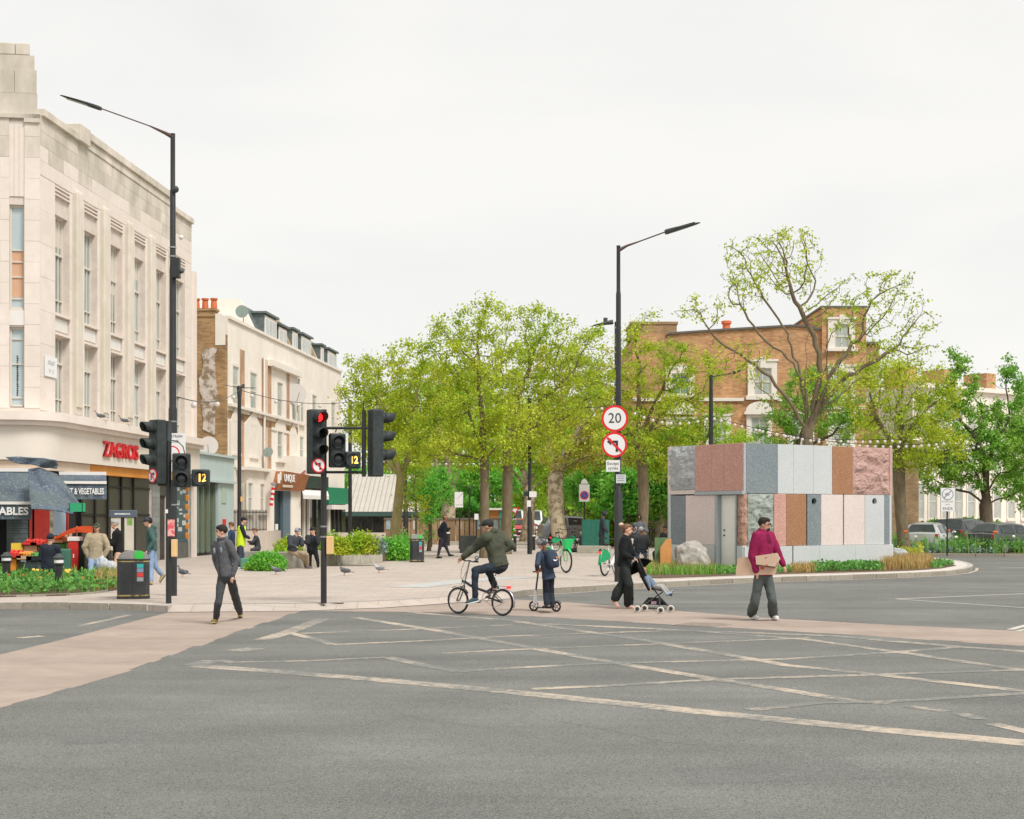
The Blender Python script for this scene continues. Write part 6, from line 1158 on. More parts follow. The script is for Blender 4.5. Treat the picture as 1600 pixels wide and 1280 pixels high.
# --- bins, bollards, signs
def bin_(label, bx_, by_, wpx_, hpx, yaw, stickers=True, domed=True):
 b = G(bx_, by_, PZ); k = b.y / FPX; w_ = wpx_ * k; h = hpx * k; t = thing('litter_bin', label, 'bin', b, 'litter bins on the plaza'); F = Fr(b.x, b.y, yaw); c = w_ * .5; ch = w_ * .12; dp = w_ * .42
 ol = [(-c + ch, -dp), (c - ch, -dp), (c, -dp + ch), (c, dp - ch), (c - ch, dp), (-c + ch, dp), (-c, dp - ch), (-c, -dp + ch)]; wl = lambda s_: [tuple(F.pt(u * s_, d * s_, 0)[:2]) for u, d in ol]
 MB().slab(wl(1.0), PZ + .02, PZ + h * .84).build('body', grey_black if False else mat('bin_black', (0.030, 0.035, 0.036), (0.05, 0.056, 0.057), rough=.45, scale=3), t, bevel=.01); MB().slab(wl(1.02), PZ, PZ + .05).slab(wl(1.03), PZ + h * .82, PZ + h * .85).build('rim', mat('bin_rim', (0.04, 0.04, 0.035)), t)
 MB().slab(wl(1.012), PZ + .055, PZ + .085).slab(wl(1.012), PZ + h * .785, PZ + h * .81).build('gold_band', mat('gold_band', (0.42, 0.33, 0.13), (0.06, 0.06, 0.05), rough=.5, scale=7, pos=(.52, .6)), t)
 o_ = MB(); n = 10
 prof = [(math.cos(math.pi * i / n), math.sin(math.pi * i / n)) for i in range(n + 1)]
 hh = h * .17; o_.prism([(c * .95 * x, PZ + h * .85 + hh * y ** .8) for x, y in prof], -dp * .95, dp * .95, F); o_.build('hood', mat('bin_hood', (0.25, 0.25, 0.24), (0.33, 0.33, 0.31), rough=.6, scale=4), t, smooth=40)
 if stickers:
  z = PZ + h * .85 + hh * .45; MB().lathe([(.10 * w_ / .6, 0), (.10 * w_ / .6, .01)], F.pt(c * .35, dp * .955, z), 6, axis=hdir(F)).build('opening', mat('recycle_green', (0.05, 0.55, 0.08), rough=.5), t)
  u0 = c * .22
  for k_, cc in enumerate(((0.05, 0.42, 0.42), (0.22, 0.30, 0.42), (0.68, 0.06, 0.05), (0.32, 0.35, 0.37))): MB().bx(u0, u0 + w_ * .2, dp, dp + .003, PZ + h * (.66 - k_ * .095), PZ + h * (.745 - k_ * .095), F).build('sticker', mat(f'sticker_{k_}', cc), t)
  MB().bx(-c * .05, -c * .03, dp, dp + .004, PZ + .09, PZ + h * .78, F).build('door_gap', dark_m, t)
 return t
bin_('black litter bin with rounded grey hood and red and teal stickers beside the flower bed', 208.5, 935, 49, 73, R(14))
bin_('black domed litter bin at the end of the stone planter', 651.5, 878.5, 21, 43, R(12))
t = bin_('dark bin near the hooded man and the black bag', 912, 860, 13, 30, 0, False)
def bollard(label, bx_, by_, hpx, wpx_, band=True, group='black bollards', fat=False, proto={}):
 b = G(bx_, by_, PZ); k = b.y / FPX; r = wpx_ * k / 2; h = hpx * k; t = thing('bollard', label, 'bollard', b, group); c = (b.x, b.y, PZ)
 if fat:
  MB().lathe([(r * .72, 0), (r * .72, h * .70), (r * .95, h * .72), (r * .95, h * .75), (r * .75, h * .76)], c, 14).build('shaft', black_m, t, smooth=40)
  MB().lathe([(r * .85, h * .76), (r * .85, h * .84)], c, 14).build('white_band', sign_w, t, smooth=40); MB().lathe([(r * .8, h * .84), (r * 1.0, h * .86), (r * 1.05, h * .9), (r * .6, h * .95), (r * .5, h * .99), (r * .2, h)], c, 14).build('cap', grey_black, t, smooth=40)
 else:
  MB().lathe([(r, 0), (r, h * .88), (r * .9, h * .95), (r * .4, h)], c, 10).build('shaft', black_m, t, smooth=40)
  if band: MB().lathe([(r * 1.03, h * .84), (r * 1.03, h * .93)], c, 10).build('white_band', sign_w, t, smooth=40)
bollard('stout black bollard in the flower bed at the left picture edge', 10, 917, 54, 17, fat=True); bollard('stout black bollard in the flower bed before the stall man', 92, 926, 61, 17, fat=True)
for x, y, h, w_, l in ((797, 863, 30, 5, 'black bollard left of the pair near the lamp post with plates'), (804.5, 862, 29, 5, 'black bollard just left of the lamp post with plates'), (834, 860, 26, 5, 'black bollard just right of the lamp post with plates'), (673.5, 855, 24, 4, 'slim black bollard beside the ivy clad trunk'), (646, 853, 20, 4, 'slim black bollard behind the small bin'), (598.5, 862, 26, 4.5, 'black bollard before the low pink wall'), (700, 853, 23, 6, 'thick black bollard right of the walking man')):
 bollard(l, x, y, h, w_)
def post_sign(label, bx_, by_, plate, cat='sign', content=None, group='small signs on posts', yaw=0.0, pm=None):
 b = G(bx_, by_, PZ) if by_ > 806 else None; Y = b.y; t = thing('sign_post', label, cat, b, group); x0, x1, y0, y1 = plate
 MB().tube([b, (b.x, b.y, W(0, y0 + 1, Y).z)], .035 * max(1, Y / 60), 8).build('post', black_m, t); F = Fr(b.x, b.y, yaw)
 a, c = (x0 - bx_) * Y / FPX, (x1 - bx_) * Y / FPX; pl_ = MB().bx(a, c, .05, .065, W(0, y1, Y).z, W(0, y0, Y).z, F).build('plate', pm or sign_w, t)
 MB().bx(a - .02, a, .045, .067, W(0, y1, Y).z - .02, W(0, y0, Y).z + .02, F).bx(c, c + .02, .045, .067, W(0, y1, Y).z - .02, W(0, y0, Y).z + .02, F).build('edge', PLATE_B, pl_)
 return t, pl_, F, Y
t, q, F, Y = post_sign('white end of zone sign with grey diagonal right of the walking man', 718, 858, (710.5, 723.5, 769, 793))
MB().prism([(-.16, W(0, 782, Y).z), (-.14, W(0, 781, Y).z), (.18, W(0, 771, Y).z), (.16, W(0, 770.5, Y).z)], .066, .069, F).build('diagonal', PLATE_B, q); text('ZONE ENDS', .07, PLATE_B, q, F.pt(0, .067, W(0, 789, Y).z), 0, .001)
t, q, F, Y = post_sign('post with no stopping disc plate left of the hooded man', 913, 856, (905, 921, 757, 784)); MB().lathe([(.23, .066), (.23, .070)], F.pt(0, 0, W(0, 774, Y).z), 20, axis=hdir(F)).build('disc', red_m, q); MB().lathe([(.17, .070), (.17, .074)], F.pt(0, 0, W(0, 774, Y).z), 20, axis=hdir(F)).build('disc_face', MATS['sign_blue'], q)
MB().prism([(-.2, W(0, 756, Y).z), (.2, W(0, 756, Y).z), (.12, W(0, 750, Y).z), (0, W(0, 748, Y).z), (-.12, W(0, 750, Y).z)], .05, .065, F).build('top_plate', sign_w, t)
MB().prism([(-.16, W(0, 770, Y).z + 1.9 * 0), (-.12, W(0, 770, Y).z), (.16, W(0, 778, Y).z), (.12, W(0, 778, Y).z)], .0745, .077, F).build('bar', red_m, q)
post_sign('small white plate on a thin post by the twin trunks', 744.5, 856, (741.5, 747.5, 803, 812)); post_sign('dark slim post with no plate behind the walking man', 733.5, 860, (732.5, 734.5, 760, 762), pm=black_m)
t, q, F, Y = post_sign('white restriction ends sign on a black post before the parked cars', 1480, 868, (1469.5, 1491.5, 762.5, 799)); k = Y / FPX
b_ = MB(); n = 24; rr = 9.2 * k; cz = W(0, 772.5, Y).z
MB().lathe([(rr, .066), (rr, .070)], F.pt(0, 0, cz), 24, axis=hdir(F)).build('grey_ring', mat('mid_grey', (0.30, 0.32, 0.36)), q); MB().lathe([(rr * .84, .070), (rr * .84, .0735)], F.pt(0, 0, cz), 24, axis=hdir(F)).build('ring_face', sign_w, q)
MB().prism([(-rr * .7, cz - rr * .55), (-rr * .55, cz - rr * .7), (rr * .7, cz + rr * .55), (rr * .55, cz + rr * .7)], .0738, .077, F).build('diagonal', MATS['mid_grey'], q)
MB().ell(F.pt(-.02, .075, cz), (rr * .42, .004, rr * .25), nu=12, nv=6).build('lorry_mark', MATS['mid_grey'], q)
text('RESTRICTION', 3.6 * k, PLATE_B, q, F.pt(0, .067, W(0, 784, Y).z), 0, .001, .8); text('AREA', 3.2 * k, PLATE_B, q, F.pt(0, .067, W(0, 788.5, Y).z), 0, .001); text('ENDS', 6.0 * k, black_m, q, F.pt(0, .067, W(0, 795, Y).z), 0, .001, 1.05)
b = G(192, 902, PZ); Y = 44.5; b = W(192, 806, Y); b.z = PZ
t = thing('map_board', 'street map board with dark blue header behind the black coated man', 'map board', b); F = Fr(b.x, b.y, R(4)); k = Y / FPX
MB().bx(-20 * k, 21 * k, -.02, .08, W(0, 808, Y).z, W(0, 798, Y).z, F).build('header', mat('header_blue', (0.10, 0.13, 0.17), rough=.4), t); MB().bx(-20.6 * k, 21.6 * k, -.03, -.021, W(0, 808.6, Y).z, W(0, 797.2, Y).z, F).build('header_frame', steel_m, t)
q = MB()
for k_ in range(18): q.bx((-12 + k_ * 1.35) * k, (-12 + k_ * 1.35 + random.uniform(.7, 1.1)) * k, .08, .083, W(0, 804.3, Y).z, W(0, 802, Y).z, F)
q.build('header_print', sign_w, t, kind='stuff')
for x0, x1 in ((-18, -3), (3, 17)): MB().bx(x0 * k, x1 * k, .0, .05, W(0, 860, Y).z, W(0, 809, Y).z, F).build('map_panel', mat('map_cream', (0.56, 0.53, 0.44), (0.66, 0.60, 0.50), scale=3, rough=.4), t)
MB().bx(7 * k, 15 * k, .05, .052, W(0, 821, Y).z, W(0, 809.5, Y).z, F).build('map_print', mat('map_green', (0.12, 0.34, 0.08), (0.35, 0.40, 0.1), scale=9), t)
for x in (-20, 0, 19): MB().bx(x * k, (x + 1.6) * k, -.02, .03, PZ, W(0, 808, Y).z, F).build('leg', black_m, t)
pa, pb = G(425, 890, PZ), G(598, 879, PZ); Fq, lq = frame2(pa, pb); Fq2, lq2 = frame2(G(443, 888.5, PZ), pb)
pt_ = thing('stone_planter', 'long low rough stone planter wall used as a seat', 'planter', pa); WST = mat('rough_wall_stone', (0.33, 0.31, 0.25), (0.48, 0.45, 0.38), rough=.95, scale=2.5, detail=8, obj_var=.12, bump=.02, bscale=12)
nb = 8
for i in range(nb): MB().bx(lq2 * i / nb + .008, lq2 * (i + 1) / nb - .008, -.5, random.uniform(0, .015), PZ, PZ + .52 + random.uniform(-.01, .01), Fq2).build('wall_block', WST, pt_, bevel=.015)
_a, _b = G(443, 888.5, PZ), G(598, 879, PZ); _n = Vector((Fq2.N.x, Fq2.N.y)) * -.5; MB().slab([(_a.x + _n.x, _a.y + _n.y), (_b.x + _n.x, _b.y + _n.y), (_b.x, 54.2), (W(449, 806, 54.2).x, 54.2)], PZ, PZ + .42).build('soil_bed', soil, pt_)
Fe, le_ = frame2((W(447, 806, 54.4).x, 54.4), (_a.x, _a.y)); MB().bx(0, le_ - .02, -.3, .02, PZ, PZ + .52, Fe).build('wall_block', WST, pt_, bevel=.015)
def shrub(label, c, r, m_, n, size, seed, name='shrub', blade=False):
 rng = np.random.default_rng(seed); t = thing(name, label, 'shrub', c)
 d = rng.normal(size=(n, 3)); d /= np.linalg.norm(d, axis=1, keepdims=True); rad = rng.random(n) ** .22; P = d * rad[:, None] * np.array(r); P[:, 2] = np.abs(P[:, 2] + r[2] * .55); P *= 1 + .10 * rng.normal(size=(n, 1))
 link('foliage', quads_mesh('foliage', leaf_quads(P, size, rng, aspect=.7)), m_, t)
 st = MB()
 for k in range(7): a = k * .9; st.tube([Vector(c), Vector(c) + Vector((math.cos(a) * r[0] * .5, math.sin(a) * r[1] * .5, r[2] * .9))], .015, 5)
 st.build('stems', BARK_D, t); return t
c = G(418, 892, PZ); shrub('round bright green clipped shrub in front of the white wall', c, (.56, .5, .36), LF_E, 5200, .075, 31)
shrub('small leafy shrub left of the round one', G(396, 891, PZ), (.28, .25, .17), LF_G, 700, .09, 32); shrub('loose green plant between the round shrub and the seated men', G(438, 887, PZ), (.25, .25, .48), LF_G, 900, .09, 33)
for i, (x, y, h, l, m_) in enumerate(((530, 862, .36, 'pale green planting in the stone planter by the push button', LF_Y), (556, 856, .44, 'leafy yellowish shrub in the stone planter, centre', LF_G), (580, 860, .34, 'blue green low planting at the right of the stone planter', BLUE_L), (452, 862, .34, 'thin yellow green plant at the left end of the stone planter', LF_Y), (570, 849, .45, 'light green shrub at the back of the stone planter', LF_Y), (516, 854, .42, 'light green shrub behind the middle signal', LF_G))):
 p = W(x, y, 49.2); shrub(l, (p.x, 49.2 + .3 * (i % 3), PZ + .42), (.48, .4, h), m_, 1500, .09, 50 + i)
shrub('grassy green clump left of the domed bin', G(612, 876, PZ), (.8, .6, .52), LF_E, 4200, .11, 61); shrub('grassy green clump touching the domed bin', G(630, 873, PZ), (.5, .5, .60), LF_E, 2600, .10, 62); shrub('pale flowering plant behind the domed bin', G(628, 868, PZ), (.35, .3, .74), mat('cream_bloom', (0.70, 0.62, 0.45), (0.4, 0.5, 0.15), isl=.2, scale=2), 420, .09, 63)
ho = thing('hoarding', 'long brown panelled hoarding with posters behind the walking man', 'hoarding', W(700, 806, 86)); Yh = 86; BRN = mat('brown_board', (0.30, 0.19, 0.105), (0.42, 0.285, 0.17), rough=.7, scale=1.2, obj_var=.14, detail=6)
x = 600.0; i = 0
while x < 794:
 MB().bx(W(x, 0, Yh).x + .02, W(x + 14, 0, Yh).x - .02, -Yh - .08, -Yh + random.uniform(-.0, .02), .12, W(0, 812, Yh).z, ID).build('panel', BRN, ho)
 if i % 2 == 0 or random.random() < .35:
  c_ = random.choice([(0.62, 0.60, 0.56), (0.42, 0.55, 0.60), (0.60, 0.50, 0.40), (0.55, 0.22, 0.18), (0.68, 0.66, 0.60)]); MB().bx(W(x + 3.5, 0, Yh).x, W(x + 10, 0, Yh).x, -Yh + .03, -Yh + .04, 1.0, 1.0 + random.uniform(.4, .62), ID).build('poster', mat(f'poster_{len(MATS)}', c_, tuple(v * .6 for v in c_), scale=5), ho)
 x += 14; i += 1
MB().bx(W(600, 0, Yh).x, W(794, 0, Yh).x, -Yh - .1, -Yh + .08, W(0, 812, Yh).z, W(0, 812, Yh).z + .10, ID).build('rail', mat('rail_grey', (0.20, 0.17, 0.14)), ho); MB().bx(W(690, 0, Yh).x, W(800, 0, Yh).x, -Yh + .5, -Yh + 1.2, .12, .32, ID).build('plinth', WST, ho)
solo(MB().bx(-.36, .36, -.3, .3, PZ, PZ + .78, Fr(G(731, 864, PZ).x, G(731, 864, PZ).y, R(5))), 'street_cabinet', mat('cabinet_green_black', (0.055, 0.065, 0.06), (0.08, 0.09, 0.085), scale=3), 'low dark street cabinet behind the cyclist handlebar', 'cabinet', G(731, 864, PZ), bevel=.015)
q_ = W(765, 806, 96); t = thing('market_kiosk', 'small orange and teal kiosk beyond the hoarding', 'kiosk', q_); MB().bx(q_.x, W(783, 0, 96).x, -98, -96, .1, W(0, 797, 96).z, ID).build('body', mat('kiosk_orange', (0.55, 0.24, 0.07)), t); MB().bx(q_.x + .6, q_.x + .78, -96, -95.95, .1, W(0, 797, 96).z, ID).build('teal_post', mat('teal_post', (0.05, 0.30, 0.26)), t); MB().bx(q_.x - .4, W(785, 0, 96).x, -98.5, -95.7, W(0, 797, 96).z, W(0, 794, 96).z, ID).build('roof', white_m, t)
p = W(804, 806, 120); t = thing('sign_post', 'small red edged triangle sign above the far van', 'sign', (p.x, p.y, .1), 'small signs on posts'); MB().tube([(p.x, p.y, .1), (p.x, p.y, W(0, 798, 120).z)], .05, 6).build('post', black_m, t); Ft = Fr(p.x, p.y - .1, 0); zz = W(0, 800, 120).z
MB().prism([(-.4, zz + .35), (.4, zz + .35), (0, zz - .35)], 0, .03, Ft).build('triangle', red_m, t); MB().prism([(-.24, zz + .26), (.24, zz + .26), (0, zz - .16)], .031, .04, Ft).build('triangle_face', sign_w, t)
GRN = mat('rail_green', (0.06, 0.30, 0.17), rough=.5)
for x in (70, 120, 146): 
 b = G(x, 897, PZ); solo(MB().tube([(b.x, b.y, PZ), (b.x, b.y, PZ + .34)], .022, 8), 'rail_post', GRN, {70: 'short green post left of the stout bollard', 120: 'short green post before the red box', 146: 'short green post beside the plastic bags'}[x], 'post', b, 'short green posts behind the flower bed')
# ==== stall
def crate(label, c, s_, m_, fruit=None, tilt=0, fr_n=26, fr_r=.045, group='fruit crates on the stall'):
 t = thing('fruit_crate', label, 'crate', c, group); x, y, z = c; w_, d_, h_ = s_
 b = MB().bx(-w_ / 2, w_ / 2, -d_ / 2, d_ / 2, z, z + .02, Fr(x, y, 0))
 for (u0, u1, d0, d1) in ((-w_ / 2, w_ / 2, d_ / 2 - .015, d_ / 2), (-w_ / 2, w_ / 2, -d_ / 2, -d_ / 2 + .015), (-w_ / 2, -w_ / 2 + .015, -d_ / 2, d_ / 2), (w_ / 2 - .015, w_ / 2, -d_ / 2, d_ / 2)): b.bx(u0, u1, d0, d1, z, z + h_, Fr(x, y, 0))
 b.build('box', m_, t)
 if fruit:
  f = MB()
  for k in range(fr_n): f.ell((x + random.uniform(-w_ / 2 + .06, w_ / 2 - .06), y + random.uniform(-d_ / 2 + .06, d_ / 2 - .06), z + h_ + random.uniform(-.02, .06)), (fr_r,) * 3, nu=7, nv=5)
  f.build('fruit', fruit, t, smooth=180, kind='stuff')
CARD = mat('cardboard', (0.52, 0.33, 0.19), (0.60, 0.40, 0.25), rough=.85, scale=3); ORF = mat('orange_fruit', (0.75, 0.26, 0.03), rough=.5); REDF = mat('red_fruit', (0.62, 0.04, 0.03), rough=.4); YEF = mat('yellow_fruit', (0.78, 0.52, 0.05), rough=.5); GRF = mat('green_veg', (0.10, 0.32, 0.06), (0.05, 0.20, 0.04), rough=.6, scale=9); CRW = mat('pale_crate', (0.60, 0.62, 0.66), (0.66, 0.68, 0.72), rough=.6, scale=3); CRB = mat('black_crate', (0.02, 0.02, 0.025), rough=.5)
YS = 38.6; 
def sp_(x, y): return tuple(W(x, y, YS))
stl = thing('fruit_stall', 'stepped fruit stall with blue grey cloth front under the awning', 'stall', (W(45, 806, YS).x, YS, PZ))
MB().bx(W(8, 0, YS).x, W(63, 0, YS).x, -YS - .9, -YS - .05, PZ, W(0, 878, YS).z, ID).build('table', mat('stall_cloth', (0.26, 0.31, 0.42), (0.32, 0.37, 0.48), scale=2), stl); MB().bx(W(22, 0, YS).x, W(98, 0, YS).x, -YS - 2.0, -YS - .95, PZ, W(0, 862, YS + 1).z, ID).build('back_shelf', mat('stall_dark', (0.06, 0.05, 0.04)), stl)
crate('crate of red fruit at the left end of the stall', sp_(25, 872), (.42, .5, .12), REDF, REDF); crate('crate of pale oranges in the middle of the stall', sp_(42, 875), (.40, .5, .12), CARD, ORF, fr_r=.055); crate('black crate of green vegetables beside the stall man', sp_(56, 877), (.35, .5, .14), CRB, GRF); crate('orange sided crate at the front left of the stall', sp_(22, 893), (.25, .3, .35), ORF, None)
ub_ = lambda x, y: tuple(W(x, y, YS + 1.3))
crate('yellow signed carton at the back left of the stall', ub_(30, 866), (.34, .4, .30), YEF, None); crate('pink carton standing behind the oranges', ub_(50, 868), (.40, .3, .28), mat('pink_carton', (0.70, 0.36, 0.20)), None); crate('tray of red and white fruit behind the stall man', ub_(50, 852), (.40, .5, .08), REDF, REDF); crate('second tray of red fruit on the upper shelf', ub_(62, 852), (.34, .5, .08), REDF, REDF); crate('tray of oranges right of the stall man', ub_(92, 849), (.42, .5, .10), CARD, ORF); crate('box of mixed greens on the green bin', ub_(93, 858), (.45, .4, .2), GRF, GRF)
crate('small carton above the green bin', ub_(104, 848), (.22, .3, .28), CARD, None); crate('green crate hanging at the awning edge', tuple(W(121, 801, YS + 1.5)), (.36, .3, .26), mat('crate_green', (0.03, 0.36, 0.16)), None)
b = W(102, 806, YS + .3); solo(MB().bx(-.17, .17, -.25, .25, PZ, W(0, 858, YS).z, Fr(b.x, b.y, R(6))), 'wheelie_bin', mat('bin_green', (0.06, 0.17, 0.12), (0.08, 0.21, 0.15), scale=2), 'dark green wheelie bin between the stall man and the red box', 'bin', (b.x, b.y, PZ), bevel=.03)
b = W(116.5, 806, YS + .5); t = thing('red_cabinet', 'red metal box with white top below the red parasol', 'cabinet', (b.x, b.y, PZ)); F = Fr(b.x, b.y, R(5)); MB().bx(-.13, .13, -.2, .2, PZ, W(0, 846, YS).z, F).build('body', mat('post_red', (0.50, 0.025, 0.02), (0.58, 0.04, 0.03), rough=.45, scale=2), t, bevel=.02); MB().bx(-.15, .17, -.22, .22, W(0, 846, YS).z, W(0, 839, YS).z, F).build('lid', white_m, t, bevel=.015); MB().bx(.0, .03, .2, .204, W(0, 872, YS).z, W(0, 866, YS).z, F).build('notice', sign_w, t)
b = W(127.5, 806, YS + .6); solo(MB().bx(-.14, .14, -.2, .2, PZ, W(0, 846, YS).z, Fr(b.x, b.y, 0)), 'dark_cabinet', FRD, 'black box right of the red one', 'cabinet', (b.x, b.y, PZ))
pa = W(84, 840, YS); t = thing('parasol', 'half closed red parasol leaning over the stall', 'parasol', (W(118, 806, YS + .8).x, YS + .8, PZ)); cl = []
MB().grid(lambda s, v: W(85 + 60 * s, 840 - 18 * math.sin(min(1, s * 1.15) * math.pi * .55) + (4 + 8 * s) * v * (1 - .0 * s) - 0, YS + .2 + 1.0 * v + .1 * math.sin(s * 14)), 18, 4).build('canopy', mat('parasol_red', (0.85, 0.09, 0.03), (0.90, 0.15, 0.05), scale=2, rough=.7, transl=.4), t, smooth=180)
p0 = W(120, 822, YS + .8); MB().tube([(p0.x, p0.y, PZ), p0], .02, 6).build('pole', steel_m, t)
# ==== people
SK1 = mat('skin_light', (0.62, 0.36, 0.26), (0.68, 0.41, 0.30), rough=.55, scale=12); SK2 = mat('skin_mid', (0.50, 0.27, 0.18), (0.56, 0.32, 0.22), rough=.55, scale=12); SK3 = mat('skin_dark', (0.20, 0.10, 0.06), (0.26, 0.13, 0.085), rough=.5, scale=12)
HAIR_D = mat('dark_hair', (0.02, 0.014, 0.011), (0.030, 0.020, 0.015), rough=.8, scale=30); HAIR_B = mat('brown_hair', (0.12, 0.055, 0.025), (0.20, 0.10, 0.05), rough=.5, scale=30); HAIR_G = mat('grey_hair', (0.30, 0.29, 0.28), (0.42, 0.41, 0.40), rough=.6, scale=30)
def cloth(name, c, k=1.35, rough=.85, sc=6): return mat('cloth_' + name, c, tuple(min(1, v * k) for v in c), rough=rough, scale=sc, detail=5, bump=.003, bscale=60, spec=.2)
EYE = mat('eye_dark', (0.02, 0.015, 0.012), rough=.3)
wr_tex = bpy.data.textures.new('folds', 'CLOUDS'); wr_tex.noise_scale = .13; wr_tex.noise_depth = 2
wr_big = bpy.data.textures.new('folds_big', 'CLOUDS'); wr_big.noise_scale = .22; wr_big.noise_depth = 1
CAMV = Vector((0, 0, CAMZ))
def ray(x, y): return Vector(((x - CX) / FPX, 1.0, -(y - CY) / FPX))
def on_ray(par, x, y, L_, sg):
 d = ray(x, y); q = par - CAMV; a = d.dot(d); b = -2 * d.dot(q); c = q.dot(q) - L_ * L_; D = b * b - 4 * a * c
 Y = -b / (2 * a) if (D < 0 or sg == 0) else (-b + sg * math.sqrt(D)) / (2 * a)
 p = CAMV + d * Y
 if (p - par).length > L_ * 1.12: p = par + (p - par).normalized() * L_ * 1.12
 return p
def on_z(x, y, z): d = ray(x, y); return CAMV + d * ((z - CAMZ) / d.z)
def cap(b, p, q, ra, rb, n=10):
 p, q = Vector(p), Vector(q); d = (q - p); d = d.normalized() if d.length > 1e-5 else Vector((0, 0, 1))
 return b.tube([p - d * ra * .95, p - d * ra * .75, p - d * ra * .4, p, p.lerp(q, .5), q, q + d * rb * .4, q + d * rb * .75, q + d * rb * .95], [ra * .25, ra * .66, ra * .92, ra, (ra + rb) / 2 * 1.02, rb, rb * .92, rb * .66, rb * .25], n)
def live(b, name, m_, parent, vox, amp=0.0, tex=None, smooth=4):
 o = b.build(name, m_, parent); r = o.modifiers.new('union', 'REMESH'); r.mode = 'VOXEL'; r.voxel_size = vox; r.use_smooth_shade = True
 if smooth: q = o.modifiers.new('relax', 'SMOOTH'); q.iterations = smooth; q.factor = .5
 if amp: d = o.modifiers.new('folds', 'DISPLACE'); d.texture = tex or wr_tex; d.strength = amp; d.mid_level = .5; d.texture_coords = 'LOCAL'
 return o
def person(label, ground, yaw, neck, pel, head, armL, armR, legL, legR, s=1.0, face=None, skin=SK1, top=None, bottom=None, shoe=None, hair=HAIR_D, style='short', hem=.06, flare=0.0, loose=1.0, cuff=1.0, bulk=1.0,
           hood=False, hat=None, near=True, group=None, gz=None, tilt=(0, 0), hands=True, sole=None, vest=None, collar=None, fold=.030, sleeve=1.0):
 gx, gy, gzp = ground; g = G(gx, gy, gzp) if gy else None; Y0 = g.y; gz = gzp if gz is None else gz
 t = thing('person', label, 'person', (g.x, g.y, gzp), group); vox = .0105 * max(s, .7) if near else .018
 fw = Vector((math.cos(R(yaw)), math.sin(R(yaw)), 0)); lf = Vector((-fw.y, fw.x, 0)); N_ = W(*neck, Y0 + tilt[0]); P_ = W(*pel, Y0 + tilt[1]); up = (N_ - P_).normalized(); lf = (lf - up * lf.dot(up)).normalized(); fb = lf.cross(up) * 1.0
 if fb.dot(fw) < 0: fb = -fb
 sh = {1: N_ - up * .062 * s + lf * .175 * s * (0.9 + .1 * bulk), -1: N_ - up * .062 * s - lf * .175 * s * (0.9 + .1 * bulk)}; hp = {1: P_ + lf * .088 * s, -1: P_ - lf * .088 * s}
 A = {}
 for k, a in ((1, armL), (-1, armR)):
  el = on_ray(sh[k], a[0], a[1], .29 * s, a[2]); wr = on_ray(el, a[3], a[4], .255 * s, a[5]); A[k] = (el, wr)
 Lg = {}
 for k, a in ((1, legL), (-1, legR)):
  kx, ky, ks, ax, ay, as_, tx, ty, ts = a
  an = on_z(ax, ay, gz + .085 * s) if as_ == 'g' else None
  kn = on_ray(hp[k], kx, ky, .44 * s, ks)
  if an is None: an = on_ray(kn, ax, ay, .42 * s, as_)
  elif (an - kn).length > .47 * s: kn = kn.lerp(an + (kn - an).normalized() * .44 * s, .8)
  td = (on_z(tx, ty, gz + .03 * s) if ts == 'g' else on_ray(an, tx, ty, .19 * s, ts)) - an
  if td.length > .21 * s: td = td.normalized() * .20 * s
  if td.length < .15 * s and ts == 'g':
   h = Vector((td.x, td.y, 0)); h = h.normalized() if h.length > .02 else fw; td = h * .15 * s + Vector((0, 0, -.055 * s))
  Lg[k] = (kn, an, an + td)
 # --- body: one continuous skin
 H = W(*head, Y0 + tilt[0]); fy = face if face is not None else yaw; ff = Vector((math.cos(R(fy)), math.sin(R(fy)), -.05)).normalized(); hl = Vector((-ff.y, ff.x, 0)).normalized(); hu_ = ff.cross(hl); hs = s if s > .75 else s * 1.25
 b = MB(); b.ell(H + hu_ * .018 * hs - ff * .008 * hs, (.094 * hs, .074 * hs, .100 * hs), (ff, hl, hu_), 16, 12); b.ell(H - hu_ * .045 * hs + ff * .022 * hs, (.066 * hs, .056 * hs, .066 * hs), (ff, hl, hu_), 14, 10)
 b.ell(H + ff * .096 * hs - hu_ * .018 * hs, (.019 * hs, .012 * hs, .022 * hs), (ff, hl, hu_), 8, 6)
 b.ell(H + ff * .078 * hs - hu_ * .055 * hs, (.012 * hs, .022 * hs, .010 * hs), (ff, hl, hu_), 8, 6)
 for k in (1, -1): b.ell(H + hl * .074 * hs * k - hu_ * .005 * hs - ff * .01 * hs, (.018 * hs, .010 * hs, .030 * hs), (ff, hl, hu_), 8, 6)
 cap(b, H - hu_ * .06 * hs - ff * .015 * hs, N_ - up * .03 * s, .052 * s, .058 * s)
 def ring(c, w_, d_, infl=0): return (c, lf, fb, w_ * s * bulk + infl, d_ * s * bulk + infl)
 c_ = lambda f: P_.lerp(N_, f)
 b.loft([ring(c_(-.14), .09, .07), ring(c_(-.06), .145, .10), ring(c_(.12), .140, .10), ring(c_(.38), .118, .085), ring(c_(.68), .145, .10), ring(c_(.88), .150, .085), ring(c_(.98), .06, .055)], 14)
 for k in (1, -1):
  el, wr = A[k]; cap(b, sh[k], el, .048 * s, .038 * s); cap(b, el, wr, .038 * s, .026 * s); kn, an, to = Lg[k]; cap(b, hp[k], kn, .078 * s, .052 * s); cap(b, kn, an, .050 * s, .036 * s); cap(b, an - Vector((0, 0, .03 * s)), to, .034 * s, .026 * s)
  d = (wr - el).normalized(); sd = d.cross(fw if abs(d.dot(fw)) < .8 else Vector((0, 0, 1))).normalized(); nn = d.cross(sd)
  pc_ = wr + d * .045 * s; b.ell(pc_, (.048 * s, .036 * s, .018 * s), (d, sd, nn), 10, 8)
